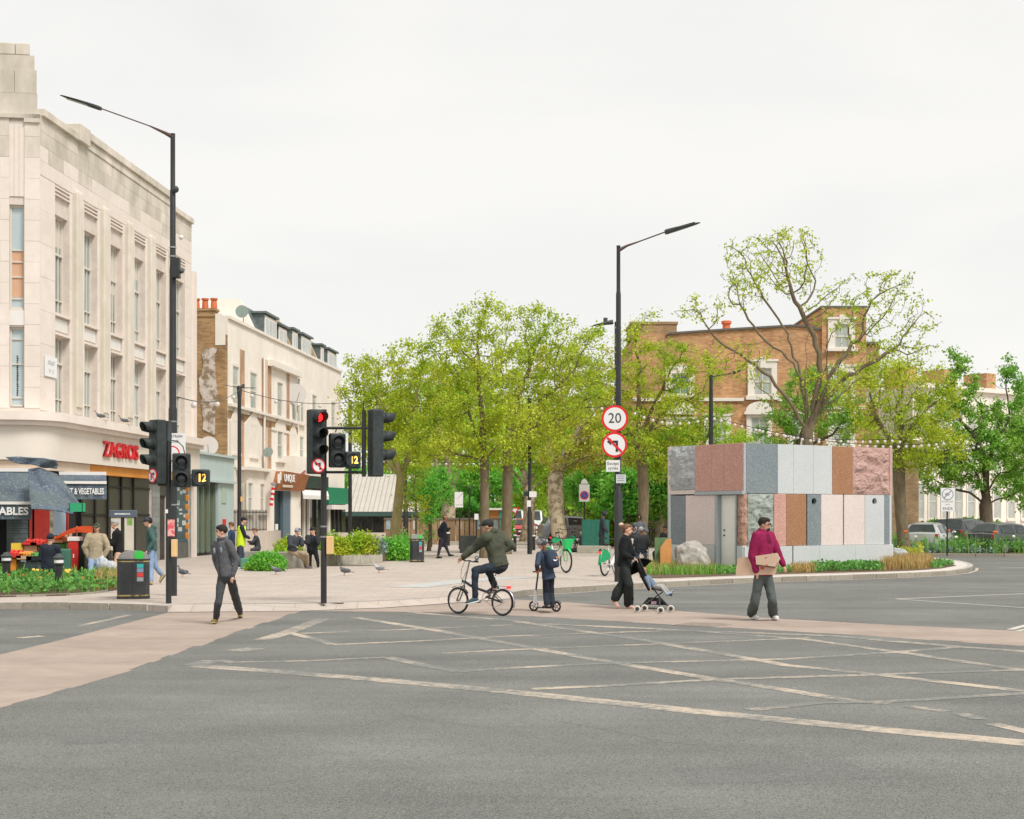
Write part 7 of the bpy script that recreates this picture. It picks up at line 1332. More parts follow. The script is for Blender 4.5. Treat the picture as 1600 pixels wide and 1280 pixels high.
  if near:
   for i, (l_, off) in enumerate(((.062, -.027), (.072, -.009), (.067, .009), (.052, .026))):
    r_ = pc_ + d * .035 * s + sd * off * s; m1 = r_ + (d * .8 + nn * .35) * l_ * .55 * s; e_ = m1 + (d * .35 + nn * .75) * l_ * .5 * s; cap(b, r_, m1, .0095 * s, .0088 * s, 6); cap(b, m1, e_, .0088 * s, .0072 * s, 6)
   r_ = pc_ - d * .015 * s - sd * .030 * s; m1 = r_ + (d * .6 - sd * .55 + nn * .3) * .032 * s; cap(b, r_, m1, .012 * s, .010 * s, 6); cap(b, m1, m1 + (d * .8 + nn * .5) * .028 * s, .010 * s, .008 * s, 6)
 live(b, 'body', skin, t, vox, 0, smooth=2)
 if near:
  e = MB()
  for k in (1, -1): e.ell(H + ff * .083 * hs + hl * .030 * hs * k + hu_ * .012 * hs, (.012 * hs, .014 * hs, .008 * hs), (ff, hl, hu_), 8, 6)
  e.build('eyes', EYE, t, smooth=180); e = MB()
  for k in (1, -1): e.ell(H + ff * .087 * hs + hl * .030 * hs * k + hu_ * .030 * hs, (.008 * hs, .020 * hs, .005 * hs), (ff, hl, hu_), 8, 6)
  e.build('eyebrows', hair if style != 'bald' else HAIR_D, t, smooth=180)
  MB().ell(H + ff * .085 * hs - hu_ * .056 * hs, (.006 * hs, .020 * hs, .005 * hs), (ff, hl, hu_), 8, 6).build('mouth', mat('lips', (0.42, 0.15, 0.12), rough=.5), t, smooth=180)
 # --- hair
 if style != 'bald' and hat not in ('beanie', 'hood'):
  b = MB(); b.ell(H + hu_ * .040 * hs - ff * .022 * hs, (.094 * hs, .084 * hs, .092 * hs), (ff, hl, hu_), 14, 10)
  b.ell(H + hu_ * .075 * hs + ff * .02 * hs, (.075 * hs, .070 * hs, .048 * hs), (ff, hl, hu_), 12, 8)
  if style == 'long':
   for k in range(7): a = (k - 3) * .3; q = H - ff * .07 * hs * math.cos(a) + hl * .08 * hs * math.sin(a); cap(b, q + hu_ * .02 * hs, q - hu_ * .17 * hs - ff * .03 * hs, .030 * hs, .016 * hs, 8)
  if style == 'bun': b.ell(H - ff * .105 * hs + hu_ * .055 * hs, (.045 * hs, .04 * hs, .045 * hs), nu=10, nv=8); b.ell(H - ff * .06 * hs - hu_ * .01 * hs, (.05 * hs, .07 * hs, .07 * hs), (ff, hl, hu_), 10, 8)
  live(b, 'hair', hair, t, .012 * s, .022, wr_tex, 1)
 if hat: hat(t, H, ff, hl, hu_, hs)
 # --- clothes
 tp = cloth(*top); inf = .018 * s * loose
 b = MB(); hb = -.14 - hem / .5
 rings = [(f, w_, d_) for f, w_, d_ in ((.12, .150, .112), (.38, .140, .104), (.66, .156, .112), (.86, .158, .098), (.95, .115, .078), (1.0, .068, .062))]
 R2 = [(P_ - up * (hem - .035) * s, lf, fb, (.150 + flare) * s * bulk + inf, (.112 + flare * 1.1) * s * bulk + inf)] + [ring(c_(f), w_, d_, inf) for f, w_, d_ in rings]
 b.loft(R2, 16)
 for k in (1, -1): cap(b, N_ - up * .045 * s - fb * .01 * s, sh[k] - up * .004 * s, .060 * s * loose * .9, .064 * s * loose * (.6 + .4 * bulk))
 for k in (1, -1):
  el, wr = A[k]; cap(b, sh[k] - lf * .0, el, .066 * s * loose * (.6 + .4 * bulk), .054 * s * loose); we = el.lerp(wr, .92)
  if sleeve == 1.0: cap(b, el, we, .054 * s * loose, .038 * s * loose)
  else: cap(b, el, el.lerp(wr, .2), .054 * s * loose, .05 * s * loose)
 if hood: b.ell(N_ - fb * .07 * s + up * .02 * s, (.10 * s, .06 * s, .055 * s), (lf, fb, up), 12, 8)
 cap(b, N_ - up * .01 * s, N_ + up * .018 * s, .066 * s, .058 * s)
 live(b, top[0].split('_')[-1] if top[0].split('_')[-1] in ('hoodie', 'jacket', 'coat', 'jumper', 'shirt', 'fleece', 'puffer') else 'jacket', tp, t, vox * 1.25, fold * s, wr_tex if near else wr_big, 3)
 if collar: cap(MB(), N_, N_, .05, .05); MB().ell(N_ + fb * .045 * s - up * .01, (.04 * s, .03 * s, .05 * s), (lf, fb, up)).build('shirt', cloth(*collar), t, smooth=180)
 if vest: 
  b = MB(); b.loft([ring(c_(f), w_, d_, inf + .018) for f, w_, d_ in ((-.12, .150, .112), (.2, .152, .114), (.5, .150, .11), (.8, .158, .105), (.97, .10, .075))], 16); live(b, 'hi_vis_vest', vest, t, vox * 1.25, .012, None, 2)
 bt = cloth(*bottom); b = MB(); b.ell(P_ - up * .01 * s, (.155 * s * bulk, .115 * s * bulk, .12 * s), (lf, fb, up), 14, 10)
 for k in (1, -1):
  kn, an, to = Lg[k]; cap(b, hp[k], kn, .092 * s * (.5 + .5 * bulk), .066 * s * cuff ** .5); cap(b, kn, kn.lerp(an, .5), .066 * s * cuff ** .5, .060 * s * cuff); cap(b, kn.lerp(an, .5), kn.lerp(an, .93), .060 * s * cuff, .054 * s * cuff)
 live(b, 'trousers', bt, t, vox * 1.25, fold * 1.05 * s, wr_tex if near else wr_big, 3)
 sm = cloth(*shoe)
 for k in (1, -1):
  kn, an, to = Lg[k]; d = (to - an); ln = d.length; low = an - Vector((0, 0, .052 * s)) if abs(an.z - gz - .085 * s) < .03 else an + (an - kn).normalized() * .05 * s; tip = to + (to - low).normalized() * .035 * s; dd = (tip - low).normalized(); sd = dd.cross(Vector((0, 0, 1))).normalized(); uu = sd.cross(dd); heel = low - dd * .055 * s
  q = MB(); q.loft([(heel + dd * f * (tip - heel).length + uu * h_ * s, sd, uu, w_ * s, hh * s) for f, w_, hh, h_ in ((0, .022, .022, .012), (.08, .034, .040, .014), (.30, .037, .052, .022), (.5, .040, .040, .010), (.75, .046, .030, .0), (.93, .036, .022, -.004), (1, .016, .012, -.008))], 12, power=2.4)
  sh_ = q.build('shoe', sm, t, smooth=180)
  if near: MB().loft([(heel + dd * f * (tip - heel).length - uu * .026 * s, sd, uu, w_ * s, .010 * s) for f, w_ in ((-.01, .024), (.1, .038), (.35, .039), (.7, .049), (.93, .038), (1.01, .018))], 12, power=3).build('sole', cloth(*sole) if sole else rubber, sh_, smooth=60)
 return t, dict(N=N_, P=P_, lf=lf, fb=fb, up=up, A=A, L=Lg, H=H, ff=ff, hl=hl, hu=hu_, sh=sh, s=s)
def cap_hat(m_, brim=True, flat=False):
 def f(t, H, ff, hl, hu_, s):
  b = MB(); b.ell(H + hu_ * .052 * s - ff * .006 * s, (.104 * s, .088 * s, (.062 if flat else .078) * s), (ff, hl, hu_), 16, 10); c = b.build('cap', m_, t, smooth=180)
  if brim: MB().loft([(H + hu_ * (.048) * s + ff * (.075 + .03 * i) * s - hu_ * .004 * i * i * s, hl, hu_, (.066 - .006 * i * i) * s, .006 * s) for i in range(4)], 10).build('peak', m_, c, smooth=60)
 return f
def beanie(m_):
 def f(t, H, ff, hl, hu_, s):
  b = MB(); b.ell(H + hu_ * .045 * s - ff * .012 * s, (.104 * s, .090 * s, .098 * s), (ff, hl, hu_), 16, 10); c = b.build('beanie', m_, t, smooth=180); MB().lathe([(.098 * s, 0), (.101 * s, .0), (.103 * s, .025 * s), (.098 * s, .04 * s)], H + hu_ * .02 * s - ff * .010 * s, 16, axis=hu_).build('cuff', m_, c, smooth=180)
 return f
def hood_hat(m_):
 def f(t, H, ff, hl, hu_, s):
  b = MB(); n = 14; rings = []
  for i, (o, r) in enumerate(((-.115, .05), (-.09, .095), (-.03, .118), (.03, .118), (.07, .105))): rings.append((H + ff * o * s + hu_ * (.01 - .01 * i) * s, hl, hu_, r * s * .88, r * s * 1.12))
  o_ = len(b.v); b.loft(rings, n); b.f.pop(); b.m.pop()
  for r_ in ((.060, .085, .060),): b.loft([(H + ff * .07 * s - hu_ * .03 * s, hl, hu_, .105 * s * .88, .105 * s * 1.12), (H + ff * .03 * s - hu_ * .03 * s, hl, hu_, .07 * s, .095 * s)], n); b.f = b.f[:-2]; b.m = b.m[:-2]
  q = b.build('hood', m_, t, smooth=180)
 return f
RD = 0.0
HOODG = cloth('charcoal_hood', (0.05, 0.052, 0.055))
t, q = person('boy in charcoal zip jacket and grey trousers walking, head turned to the left', (352, 976, RD), 236, (346, 845), (353, 900), (346, 831), (372, 878, 1, 363, 902, -1), (337, 877, 1, 343, 893, -1), (366, 931, -1, 375.5, 958.5, 'g', 374, 969, 'g'), (342.5, 934, -1, 337, 967, 'g', 328, 974.5, 'g'),
 s=.945, face=196, top=('charcoal_jacket', (0.085, 0.087, 0.095)), bottom=('dark_grey', (0.050, 0.056, 0.058)), shoe=('olive_shoe', (0.20, 0.15, 0.05)), hair=HAIR_D, hem=.05, loose=1.12, bulk=.93, sole=('tan_sole', (0.45, 0.36, 0.18)), cuff=1.0, hood=True)
s_ = q['s']; z_ = MB(); z_.tube([q['P'].lerp(q['N'], f) + q['fb'] * r_ * s_ for f, r_ in ((-.02, .135), (.2, .140), (.45, .128), (.7, .136), (.9, .118), (1.02, .085))], .006, 6); z_.build('zip', black_m, t, smooth=180)
for k in (1, -1): c_ = q['P'].lerp(q['N'], .74) + q['fb'] * .118 * s_ + q['lf'] * .082 * k * s_; MB().ell(c_, (.030, .012, .055), (q['lf'], q['fb'], q['up'])).build('chest_panel', cloth('blue_grey_panel', (0.22, 0.25, 0.29)), t, smooth=180)
MB().lathe([(.070 * s_, -.02), (.078 * s_, .02), (.074 * s_, .055), (.066 * s_, .05)], q['N'] + q['fb'] * .006, 16, axis=q['up']).build('collar', cloth('charcoal2', (0.05, 0.052, 0.06)), t, smooth=180)
cyc, q = person('cyclist in dark olive quilted jacket and black cap riding the folding bicycle', (752, 962, RD), 143, (768, 833), (780, 885), (761.5, 823), (742, 855, 1, 723, 871, 0), (799, 853, -1, 752, 873, 1), (741.5, 891, -1, 743, 935, 1, 730, 941, 0), (763, 893, 1, 774, 917, 1, 763, 923, 0),
 s=1.03, face=165, top=('olive_puffer', (0.060, 0.064, 0.044)), bottom=('navy_jeans', (0.020, 0.026, 0.038)), shoe=('teal_shoe', (0.05, 0.085, 0.10)), hem=.04, loose=1.55, bulk=1.12, hat=cap_hat(cloth('black_cap', (0.028, 0.036, 0.034))), hood=True, skin=SK2, sole=('white_sole', (0.7, 0.7, 0.7)), fold=.04, gz=-1)
kid, qk = person('child in navy coat with grey helmet and backpack standing on a white kick scooter', (856, 956, RD), 138, (849, 861), (857, 899), (846, 850), (839.5, 882, -1, 839, 891, 1), (862, 880, 1, 845, 889, 1), (852.5, 923, 1, 854.5, 945, 'g', 846, 950, 'g'), (860, 924, 1, 863.5, 944.5, 'g', 857, 949, 'g'),
 s=.80, face=170, top=('navy_coat', (0.040, 0.055, 0.085)), bottom=('navy_school', (0.016, 0.020, 0.030)), shoe=('black_shoe', (0.012, 0.013, 0.014)), hair=HAIR_B, style='long', hem=.13, flare=.015, loose=1.15, gz=.085, fold=.024, cuff=1.25)
hm = MB(); hm.ell(qk['H'] + qk['hu'] * .045 - qk['ff'] * .01, (.120, .098, .085), (qk['ff'], qk['hl'], qk['hu']), 18, 12); ho_ = hm.build('helmet', mat('helmet_grey', (0.08, 0.09, 0.09), (0.32, 0.30, 0.30), rough=.3, scale=9, pos=(.5, .56)), kid, smooth=180)
for k in (-1, 0, 1): MB().tube([qk['H'] + qk['hl'] * .035 * k + qk['hu'] * .125 + qk['ff'] * .04, qk['H'] + qk['hl'] * .04 * k + qk['hu'] * .128 - qk['ff'] * .03, qk['H'] + qk['hl'] * .045 * k + qk['hu'] * .09 - qk['ff'] * .105], .009, 6).build('helmet_vent', black_m, ho_, smooth=180)
for k in (1, -1): el, wr = qk['A'][k]; d = (wr - el).normalized(); MB().ell(wr + d * .035, (.055, .036, .032), (d, d.cross(Vector((0, 0, 1))).normalized(), d.cross(d.cross(Vector((0, 0, 1))).normalized()))).build('glove', mat('orange_glove', (0.75, 0.20, 0.06), rough=.7), kid, smooth=180)
bc = qk['P'].lerp(qk['N'], .62) - qk['fb'] * .17; bp_ = thing('backpack', 'navy backpack with a white curved stripe on the scooter child', 'backpack', bc)
b = MB().loft([(bc + qk['up'] * z, qk['lf'], qk['fb'], w_, d_) for z, w_, d_ in ((-.175, .09, .04), (-.16, .125, .07), (-.05, .135, .085), (.08, .13, .075), (.15, .10, .05), (.175, .05, .03))], 16, power=3).build('bag', cloth('navy_bag', (0.035, 0.048, 0.075)), bp_, smooth=180)
MB().loft([(bc - qk['fb'] * .03 + qk['up'] * z, qk['lf'], qk['fb'], w_, .075) for z, w_ in ((-.13, .07), (-.02, .105))], 14, power=3).build('pocket', cloth('navy_pocket', (0.03, 0.04, 0.065)), bp_, smooth=60)
MB().tube([bc - qk['fb'] * .098 + qk['lf'] * (.085 - .03 * i) + qk['up'] * (-.02 - .022 * i + .006 * i * i) for i in range(5)], [.012, .018, .014, .010, .004], 6).build('stripe', sign_w, bp_, smooth=180); MB().ell(bc - qk['fb'] * .095 - qk['lf'] * .02 + qk['up'] * .01, (.02, .02, .02)).build('badge', mat('badge_orange', (0.7, 0.25, 0.05)), bp_, smooth=180)
for k in (1, -1): MB().tube([bc + qk['lf'] * .07 * k + qk['up'] * .15 + qk['fb'] * .04, qk['sh'][k] - qk['lf'] * .05 * k + qk['up'] * .045, qk['sh'][k] - qk['lf'] * .05 * k + qk['fb'] * .11 - qk['up'] * .06, bc + qk['lf'] * .09 * k - qk['up'] * .14 + qk['fb'] * .06], .014, 6).build('strap', cloth('navy_pocket', (0.03, 0.04, 0.065)), bp_, smooth=180)
wom, qw = person('woman in black with hair tied up pushing a pushchair and holding a cup', (974, 951, RD), 352, (978, 839), (975.5, 878), (980, 828), (989, 866, 1, 985, 853, 1), (974.5, 866, -1, 989, 872.5, 0), (973, 910, -1, 960.5, 936, 0, 966, 947, 0), (983, 908, -1, 982, 944.5, 'g', 991.5, 949.5, 'g'),
 s=.97, face=350, top=('black_jumper', (0.010, 0.012, 0.012)), bottom=('black_trousers', (0.020, 0.024, 0.023)), shoe=('pink_shoe', (0.62, 0.40, 0.36)), hair=HAIR_B, style='bun', hem=.13, flare=.02, loose=1.25, cuff=1.75, sole=('tan_sole2', (0.5, 0.3, 0.2)))
bow = qw['H'] - qw['ff'] * .10 + qw['hu'] * .07; MB().ell(bow + Vector((-.02, 0, .03)), (.05, .03, .035)).ell(bow + Vector((.01, 0, -.02)), (.04, .03, .03)).build('hair_bow', mat('bow_cream', (0.66, 0.48, 0.38), rough=.7), wom, smooth=180)
el, wr = qw['A'][1]; cp = wr + Vector((.02, -.02, .08)); t = thing('coffee_cup', 'small pale takeaway cup in the hand of the woman', 'cup', cp); MB().lathe([(.028, -.05), (.038, .045), (.036, .045)], cp, 12).build('cup', mat('cup_white', (0.66, 0.60, 0.54)), t, smooth=40); MB().lathe([(.040, .045), (.040, .055), (.034, .062)], cp, 12).build('lid', mat('cup_lid', (0.6, 0.55, 0.5)), t, smooth=40)
man, qm = person('man in maroon hoodie and glasses carrying flattened cardboard', (1197, 971, RD), 308, (1193, 832), (1193, 898), (1194.5, 820), (1215, 864, 1, 1224, 884, 0), (1174, 872, -1, 1182, 894, -1), (1206, 930, -1, 1208, 961, 'g', 1221, 969, 'g'), (1183, 929, -1, 1174, 960, 'g', 1188, 967, 'g'),
 s=1.02, face=338, top=('maroon_hoodie', (0.215, 0.012, 0.060)), bottom=('slate_trousers', (0.075, 0.088, 0.086)), shoe=('white_shoe', (0.62, 0.60, 0.57)), hair=HAIR_D, hem=.05, loose=1.3, hood=True, skin=SK2, cuff=1.45, bulk=1.0, sole=('white_sole', (0.7, 0.7, 0.7)))
H, ff, hl, hu_ = qm['H'], qm['ff'], qm['hl'], qm['hu']; gl = MB()
for k in (1, -1): gl.tube([H + ff * .103 + hl * (.030 + .021 * math.cos(a)) * k + hu_ * (.010 + .016 * math.sin(a)) for a in [i * math.pi / 6 for i in range(13)]], .0028, 5, cap=False); gl.tube([H + ff * .10 + hl * .052 * k + hu_ * .012, H + hl * .082 * k + hu_ * .012], .0028, 5)
gl.tube([H + ff * .104 + hl * .009 + hu_ * .012, H + ff * .104 - hl * .009 + hu_ * .012], .003, 5); gl.build('glasses', black_m, man)
live(MB().ell(H + ff * .070 - hu_ * .075, (.034, .045, .03), (ff, hl, hu_)), 'beard', HAIR_D, man, .009, .006, None, 1)
for k in (1, -1): b_ = qm['N'] + qm['fb'] * .085 + qm['lf'] * .025 * k; MB().tube([b_, b_ + qm['fb'] * .05 - qm['up'] * .08, b_ + qm['fb'] * .062 - qm['up'] * .19], .005, 5).build('drawstring', cloth('maroon_dark', (0.12, 0.01, 0.035)), man, smooth=180)
Ym = qm['A'][-1][1].y
cdb = thing('cardboard', 'two flattened cardboard boxes with red marks under his arm', 'cardboard', W(1180, 890, Ym - .1)); Fcb, lc = frame2(W(1151, 890, Ym + .25), W(1219, 880, Ym - .03))
def cpoly(px, d0, d1, nm, m_): return MB().prism([Fcb.uz(x, y, d0) for x, y in px], d0, d1, Fcb).build(nm, m_, cdb)
CB1 = mat('cardboard_pink', (0.56, 0.38, 0.26), (0.64, 0.45, 0.33), rough=.85, scale=2.5, stretch=(1, 1, 3)); CB2 = mat('cardboard_light', (0.60, 0.42, 0.30), (0.68, 0.50, 0.38), rough=.85, scale=2.5)
cpoly([(1153, 872), (1216, 865), (1217, 880), (1211, 898), (1150, 899)], .10, .13, 'sheet', CB1); cpoly([(1181, 869), (1214, 864), (1219.5, 873.5), (1211, 885.5), (1182, 882)], .16, .19, 'flap', CB2); cpoly([(1182, 882.2), (1211, 885.8), (1211.5, 887.2), (1182, 884)], .135, .16, 'fold', mat('fold_brown', (0.20, 0.12, 0.07)))
for px in ([(1188, 886), (1194, 886.5), (1193.5, 890), (1188.5, 889.5)], [(1197, 882), (1200, 882.3), (1199, 884.5), (1196, 884)], [(1195, 871), (1199, 870.5), (1198, 872), (1195.5, 872.5)]): cpoly(px, .131 if px[0][1] > 885 else .191, .134 if px[0][1] > 885 else .194, 'red_mark', mat('mark_red', (0.6, 0.08, 0.06)))
FAR = dict(near=False)
person('man in long dark coat and tan flat cap walking to the right with a phone', (693, 872, PZ), 352, (694, 816.5), (692, 841), (695.5, 810), (698, 829, 1, 703, 825.5, 0), (686, 830, -1, 687, 840, 0), (697.5, 856, -1, 702, 867, -1, 708, 867.5, 0), (687, 857, -1, 684, 869.5, 'g', 691, 871.5, 'g'),
 s=1.0, top=('midnight_coat', (0.010, 0.013, 0.020)), bottom=('plum_trousers', (0.022, 0.018, 0.026)), shoe=('black_shoe', (0.012, 0.013, 0.014)), hem=.38, flare=.03, loose=1.25, hat=cap_hat(cloth('tan_cap', (0.36, 0.22, 0.10)), True, True), skin=SK3, hair=HAIR_D, collar=('blue_shirt', (0.2, 0.26, 0.38)), **FAR)
person('man in beige jacket, green cap and sunglasses with hands in pockets', (148.5, 906, PZ), 272, (151, 835), (148.5, 873), (151, 825), (170, 859, -1, 161, 872, -1), (131, 858, -1, 138, 872, -1), (155, 888, -1, 156, 903, 'g', 157, 906, 'g'), (142, 888, -1, 141, 903, 'g', 140, 906, 'g'),
 s=1.0, top=('beige_jacket', (0.34, 0.275, 0.19)), bottom=('pale_jeans', (0.20, 0.27, 0.38)), shoe=('black_shoe', (0.012, 0.013, 0.014)), hem=.08, loose=1.45, bulk=1.15, hat=cap_hat(cloth('olive_cap', (0.07, 0.085, 0.05))), skin=SK2, near=True)
person('grey haired man in black coat gesturing with his hand', (184, 905, PZ), 196, (182.5, 829), (185, 865), (179, 819.5), (176, 850, -1, 166, 845, 0), (178, 848, 1, 169, 843, 0), (181, 884, -1, 181, 901, 'g', 177, 904, 'g'), (189, 884, -1, 189, 901, 'g', 185, 904, 'g'),
 s=1.02, top=('black_coat', (0.012, 0.012, 0.013)), bottom=('tan_trousers', (0.42, 0.27, 0.18)), shoe=('black_shoe', (0.012, 0.013, 0.014)), hem=.10, loose=1.25, bulk=1.05, hair=HAIR_G, collar=('white_shirt', (0.7, 0.7, 0.7)), skin=SK1, near=True)
person('man in dark green sweatshirt, cap and blue jeans walking left past the bin', (240, 912, PZ), 182, (236.5, 825), (237, 861), (231, 816), (241, 845, -1, 230, 861, 0), (238, 845, 1, 230, 860, 0), (236, 887, -1, 236, 908.5, 'g', 228, 911, 'g'), (244, 887, -1, 253, 898, 0, 250, 908, 0),
 s=1.02, top=('green_jumper', (0.050, 0.095, 0.085)), bottom=('blue_jeans', (0.17, 0.235, 0.34)), shoe=('tan_shoe', (0.32, 0.25, 0.14)), hem=.04, loose=1.2, hat=cap_hat(cloth('navy_cap', (0.045, 0.05, 0.065))), hood=True, near=True)
person('stall man in dark blue jacket and beanie seen from behind with a shoulder strap', (78, 908, PZ), 78, (78, 852), (77, 885), (79, 842), (64, 874, 1, 70, 880, 1), (93, 872, 1, 88, 878, 1), (72, 890, 1, 72, 901, 'g', 73, 900, 'g'), (86, 890, 1, 86, 901, 'g', 87, 900, 'g'),
 s=1.0, top=('ink_jacket', (0.020, 0.024, 0.036)), bottom=('ink_trousers', (0.020, 0.022, 0.03)), shoe=('black_shoe', (0.012, 0.013, 0.014)), hem=.15, loose=1.4, bulk=1.25, hat=beanie(cloth('ink_beanie', (0.022, 0.026, 0.04))), near=True)
person('worker in yellow high visibility vest and dark cap partly behind the slim post', (377, 885, PZ), 12, (378, 821), (376, 851), (381, 813.5), (381, 838, 1, 389, 839, 0), (383, 838, -1, 390, 841, 0), (379, 868, -1, 380, 882, 'g', 385, 884, 'g'), (375, 868, -1, 374.5, 882, 'g', 379, 884, 'g'),
 s=.95, top=('night_jacket', (0.020, 0.023, 0.034)), bottom=('night_trousers', (0.03, 0.04, 0.06)), shoe=('black_shoe', (0.012, 0.013, 0.014)), loose=1.2, bulk=1.1, vest=mat('hi_vis', (0.62, 0.82, 0.03), rough=.6), hat=cap_hat(cloth('night_cap', (0.02, 0.025, 0.04))), **FAR)
person('brown haired woman in dark jacket sitting low beside the worker', (400, 876, PZ), 196, (399.5, 838), (403, 857), (398.5, 830), (394, 848, -1, 387, 846, 0), (396, 850, 1, 390, 850, 0), (393, 859, -1, 394, 873, 'g', 390, 875, 'g'), (395, 860, 1, 398, 872, 'g', 394, 875, 'g'),
 s=.92, top=('dark_jacket', (0.035, 0.04, 0.045)), bottom=('dark_trousers', (0.05, 0.05, 0.06)), shoe=('black_shoe', (0.012, 0.013, 0.014)), hair=HAIR_B, loose=1.2, **FAR)
person('man in dark blue top half hidden left of the slim post', (361.5, 884, PZ), 172, (362, 829), (361.5, 856), (361, 821), (357, 842, -1, 354, 852, 0), (364, 842, 1, 360, 852, 0), (360, 870, -1, 359, 882, 'g', 355, 884, 'g'), (364, 870, -1, 364, 882, 'g', 360, 884, 'g'),
 s=.95, top=('blue_jacket', (0.03, 0.05, 0.09)), bottom=('night_trousers', (0.03, 0.04, 0.06)), shoe=('black_shoe', (0.012, 0.013, 0.014)), hair=HAIR_B, **FAR)
person('man in grey beanie, dark jacket and khaki trousers seated on the planter wall', (468, 889, PZ), 312, (461, 838.5), (457, 861), (465.5, 831), (472, 851, -1, 471, 841, 0), (454, 852, -1, 463, 855, -1), (479, 865, -1, 480, 884.5, 'g', 487, 887, 'g'), (473, 867, -1, 478, 884, 'g', 473, 888, 'g'),
 s=1.0, face=330, top=('graphite_jacket', (0.042, 0.047, 0.055)), bottom=('khaki_trousers', (0.30, 0.235, 0.16)), shoe=('grey_shoe', (0.12, 0.12, 0.13)), hem=.04, loose=1.45, bulk=1.15, hat=beanie(cloth('grey_beanie', (0.28, 0.29, 0.32))), near=False, cuff=1.2)
person('man in black seated on the planter wall raising a hand to his face', (489, 888, PZ), 262, (489, 837), (488, 860), (488.5, 829.5), (497, 849, -1, 492, 838, 0), (481, 849, -1, 474, 846, 0), (495, 867, -1, 497, 883, 'g', 499, 887, 'g'), (483, 867, -1, 485, 883, 'g', 484, 887, 'g'),
 s=.98, face=200, top=('coal_jacket', (0.022, 0.024, 0.028)), bottom=('coal_trousers', (0.018, 0.02, 0.024)), shoe=('black_shoe', (0.012, 0.013, 0.014)), hem=.05, loose=1.35, bulk=1.08, hat=cap_hat(cloth('coal_cap', (0.025, 0.025, 0.03))), near=False)
person('hooded man in dark jacket standing side on behind the hire bicycles', (941.5, 864, PZ), 2, (942, 811), (940, 836), (945, 802), (946, 824, 1, 950, 832, 0), (944, 824, -1, 949, 832, 0), (943, 850, -1, 944, 861.5, 'g', 950, 863.5, 'g'), (938, 850, -1, 938, 861.5, 'g', 943, 863.5, 'g'),
 s=1.08, top=('slate_jacket', (0.035, 0.045, 0.058)), bottom=('coal_trousers', (0.018, 0.02, 0.024)), shoe=('black_shoe', (0.012, 0.013, 0.014)), hem=.12, loose=1.35, hat=hood_hat(cloth('slate_hood', (0.035, 0.045, 0.058))), skin=SK3, hood=True, **FAR)
person('hooded man in grey jacket facing the camera behind the white chair', (999, 865, PZ), 268, (998.5, 817), (999, 842), (998.5, 807.5), (1011, 830, 0, 1004, 826, -1), (987, 830, 0, 995, 826, -1), (1003, 855, -1, 1003, 863, 'g', 1004, 865, 'g'), (995, 855, -1, 995, 863, 'g', 994, 865, 'g'),
 s=1.08, top=('steel_jacket', (0.10, 0.11, 0.13)), bottom=('coal_trousers', (0.018, 0.02, 0.024)), shoe=('black_shoe', (0.012, 0.013, 0.014)), loose=1.4, hat=hood_hat(cloth('ink_hood', (0.02, 0.022, 0.026))), skin=SK3, hood=True, **FAR)
person('grey haired person seated on the white chair, seen from behind', (1002, 884, PZ), 92, (1001.5, 837), (1002, 858), (1001.5, 829), (990, 850, 0, 994, 858, 1), (1013, 850, 0, 1010, 858, 1), (995, 858, 1, 995, 874, 'g', 995, 872, 'g'), (1009, 858, 1, 1009, 874, 'g', 1009, 872, 'g'),
 s=1.0, top=('charcoal2_jacket', (0.035, 0.037, 0.04)), bottom=('denim_dark', (0.06, 0.09, 0.14)), shoe=('black_shoe', (0.012, 0.013, 0.014)), hair=HAIR_G, loose=1.4, bulk=1.15, skin=SK3, **FAR)
person('person in black seated beside the left edge of the kiosk', (1030, 880, PZ), 190, (1037, 834), (1033, 857), (1040, 826.5), (1031, 847, -1, 1022, 849, 0), (1033, 848, 1, 1024, 850, 0), (1022, 858, -1, 1022, 876, 'g', 1017, 878, 'g'), (1026, 860, 1, 1028, 875, 'g', 1023, 878, 'g'),
 s=1.0, top=('black2_jacket', (0.015, 0.015, 0.017)), bottom=('coal_trousers', (0.018, 0.02, 0.024)), shoe=('black_shoe', (0.012, 0.013, 0.014)), loose=1.35, hair=HAIR_D, skin=SK3, **FAR)
person('person in pale hooded top seated just behind the head of the woman', (991, 880, PZ), 265, (990.5, 834), (991, 857), (990.5, 826), (999, 846, 0, 995, 852, -1), (982, 846, 0, 987, 852, -1), (996, 862, -1, 996, 876, 'g', 996, 879, 'g'), (986, 862, -1, 986, 876, 'g', 986, 879, 'g'),
 s=.92, top=('dark3_jacket', (0.03, 0.03, 0.035)), bottom=('coal_trousers', (0.018, 0.02, 0.024)), shoe=('black_shoe', (0.012, 0.013, 0.014)), hat=hood_hat(cloth('pale_hood', (0.5, 0.46, 0.46))), skin=SK3, **FAR)
# ==== cycles
CHROME = mat('bright_metal', (0.55, 0.55, 0.54), rough=.25, metal=.9); GREEN_B = mat('hire_green', (0.03, 0.58, 0.16), rough=.4); GREEN_D = mat('hire_dark_green', (0.012, 0.33, 0.13), rough=.4)
def torus(b, c, ax, Rr, r, n=32, m=8):
 ax = Vector(ax).normalized(); a = Vector((0, 0, 1)); a = (a - ax * a.dot(ax)).normalized(); e = ax.cross(a); o = len(b.v); c = Vector(c)
 for i in range(n):
  t = 2 * math.pi * i / n; d = a * math.cos(t) + e * math.sin(t)
  for k in range(m): u = 2 * math.pi * k / m; b.v.append(c + d * (Rr + r * math.cos(u)) + ax * r * math.sin(u))
 for i in range(n):
  for k in range(m): p, q = o + i * m, o + ((i + 1) % n) * m; b.f.append((p + k, q + k, q + (k + 1) % m, p + (k + 1) % m)); b.m.append(0)
 return b
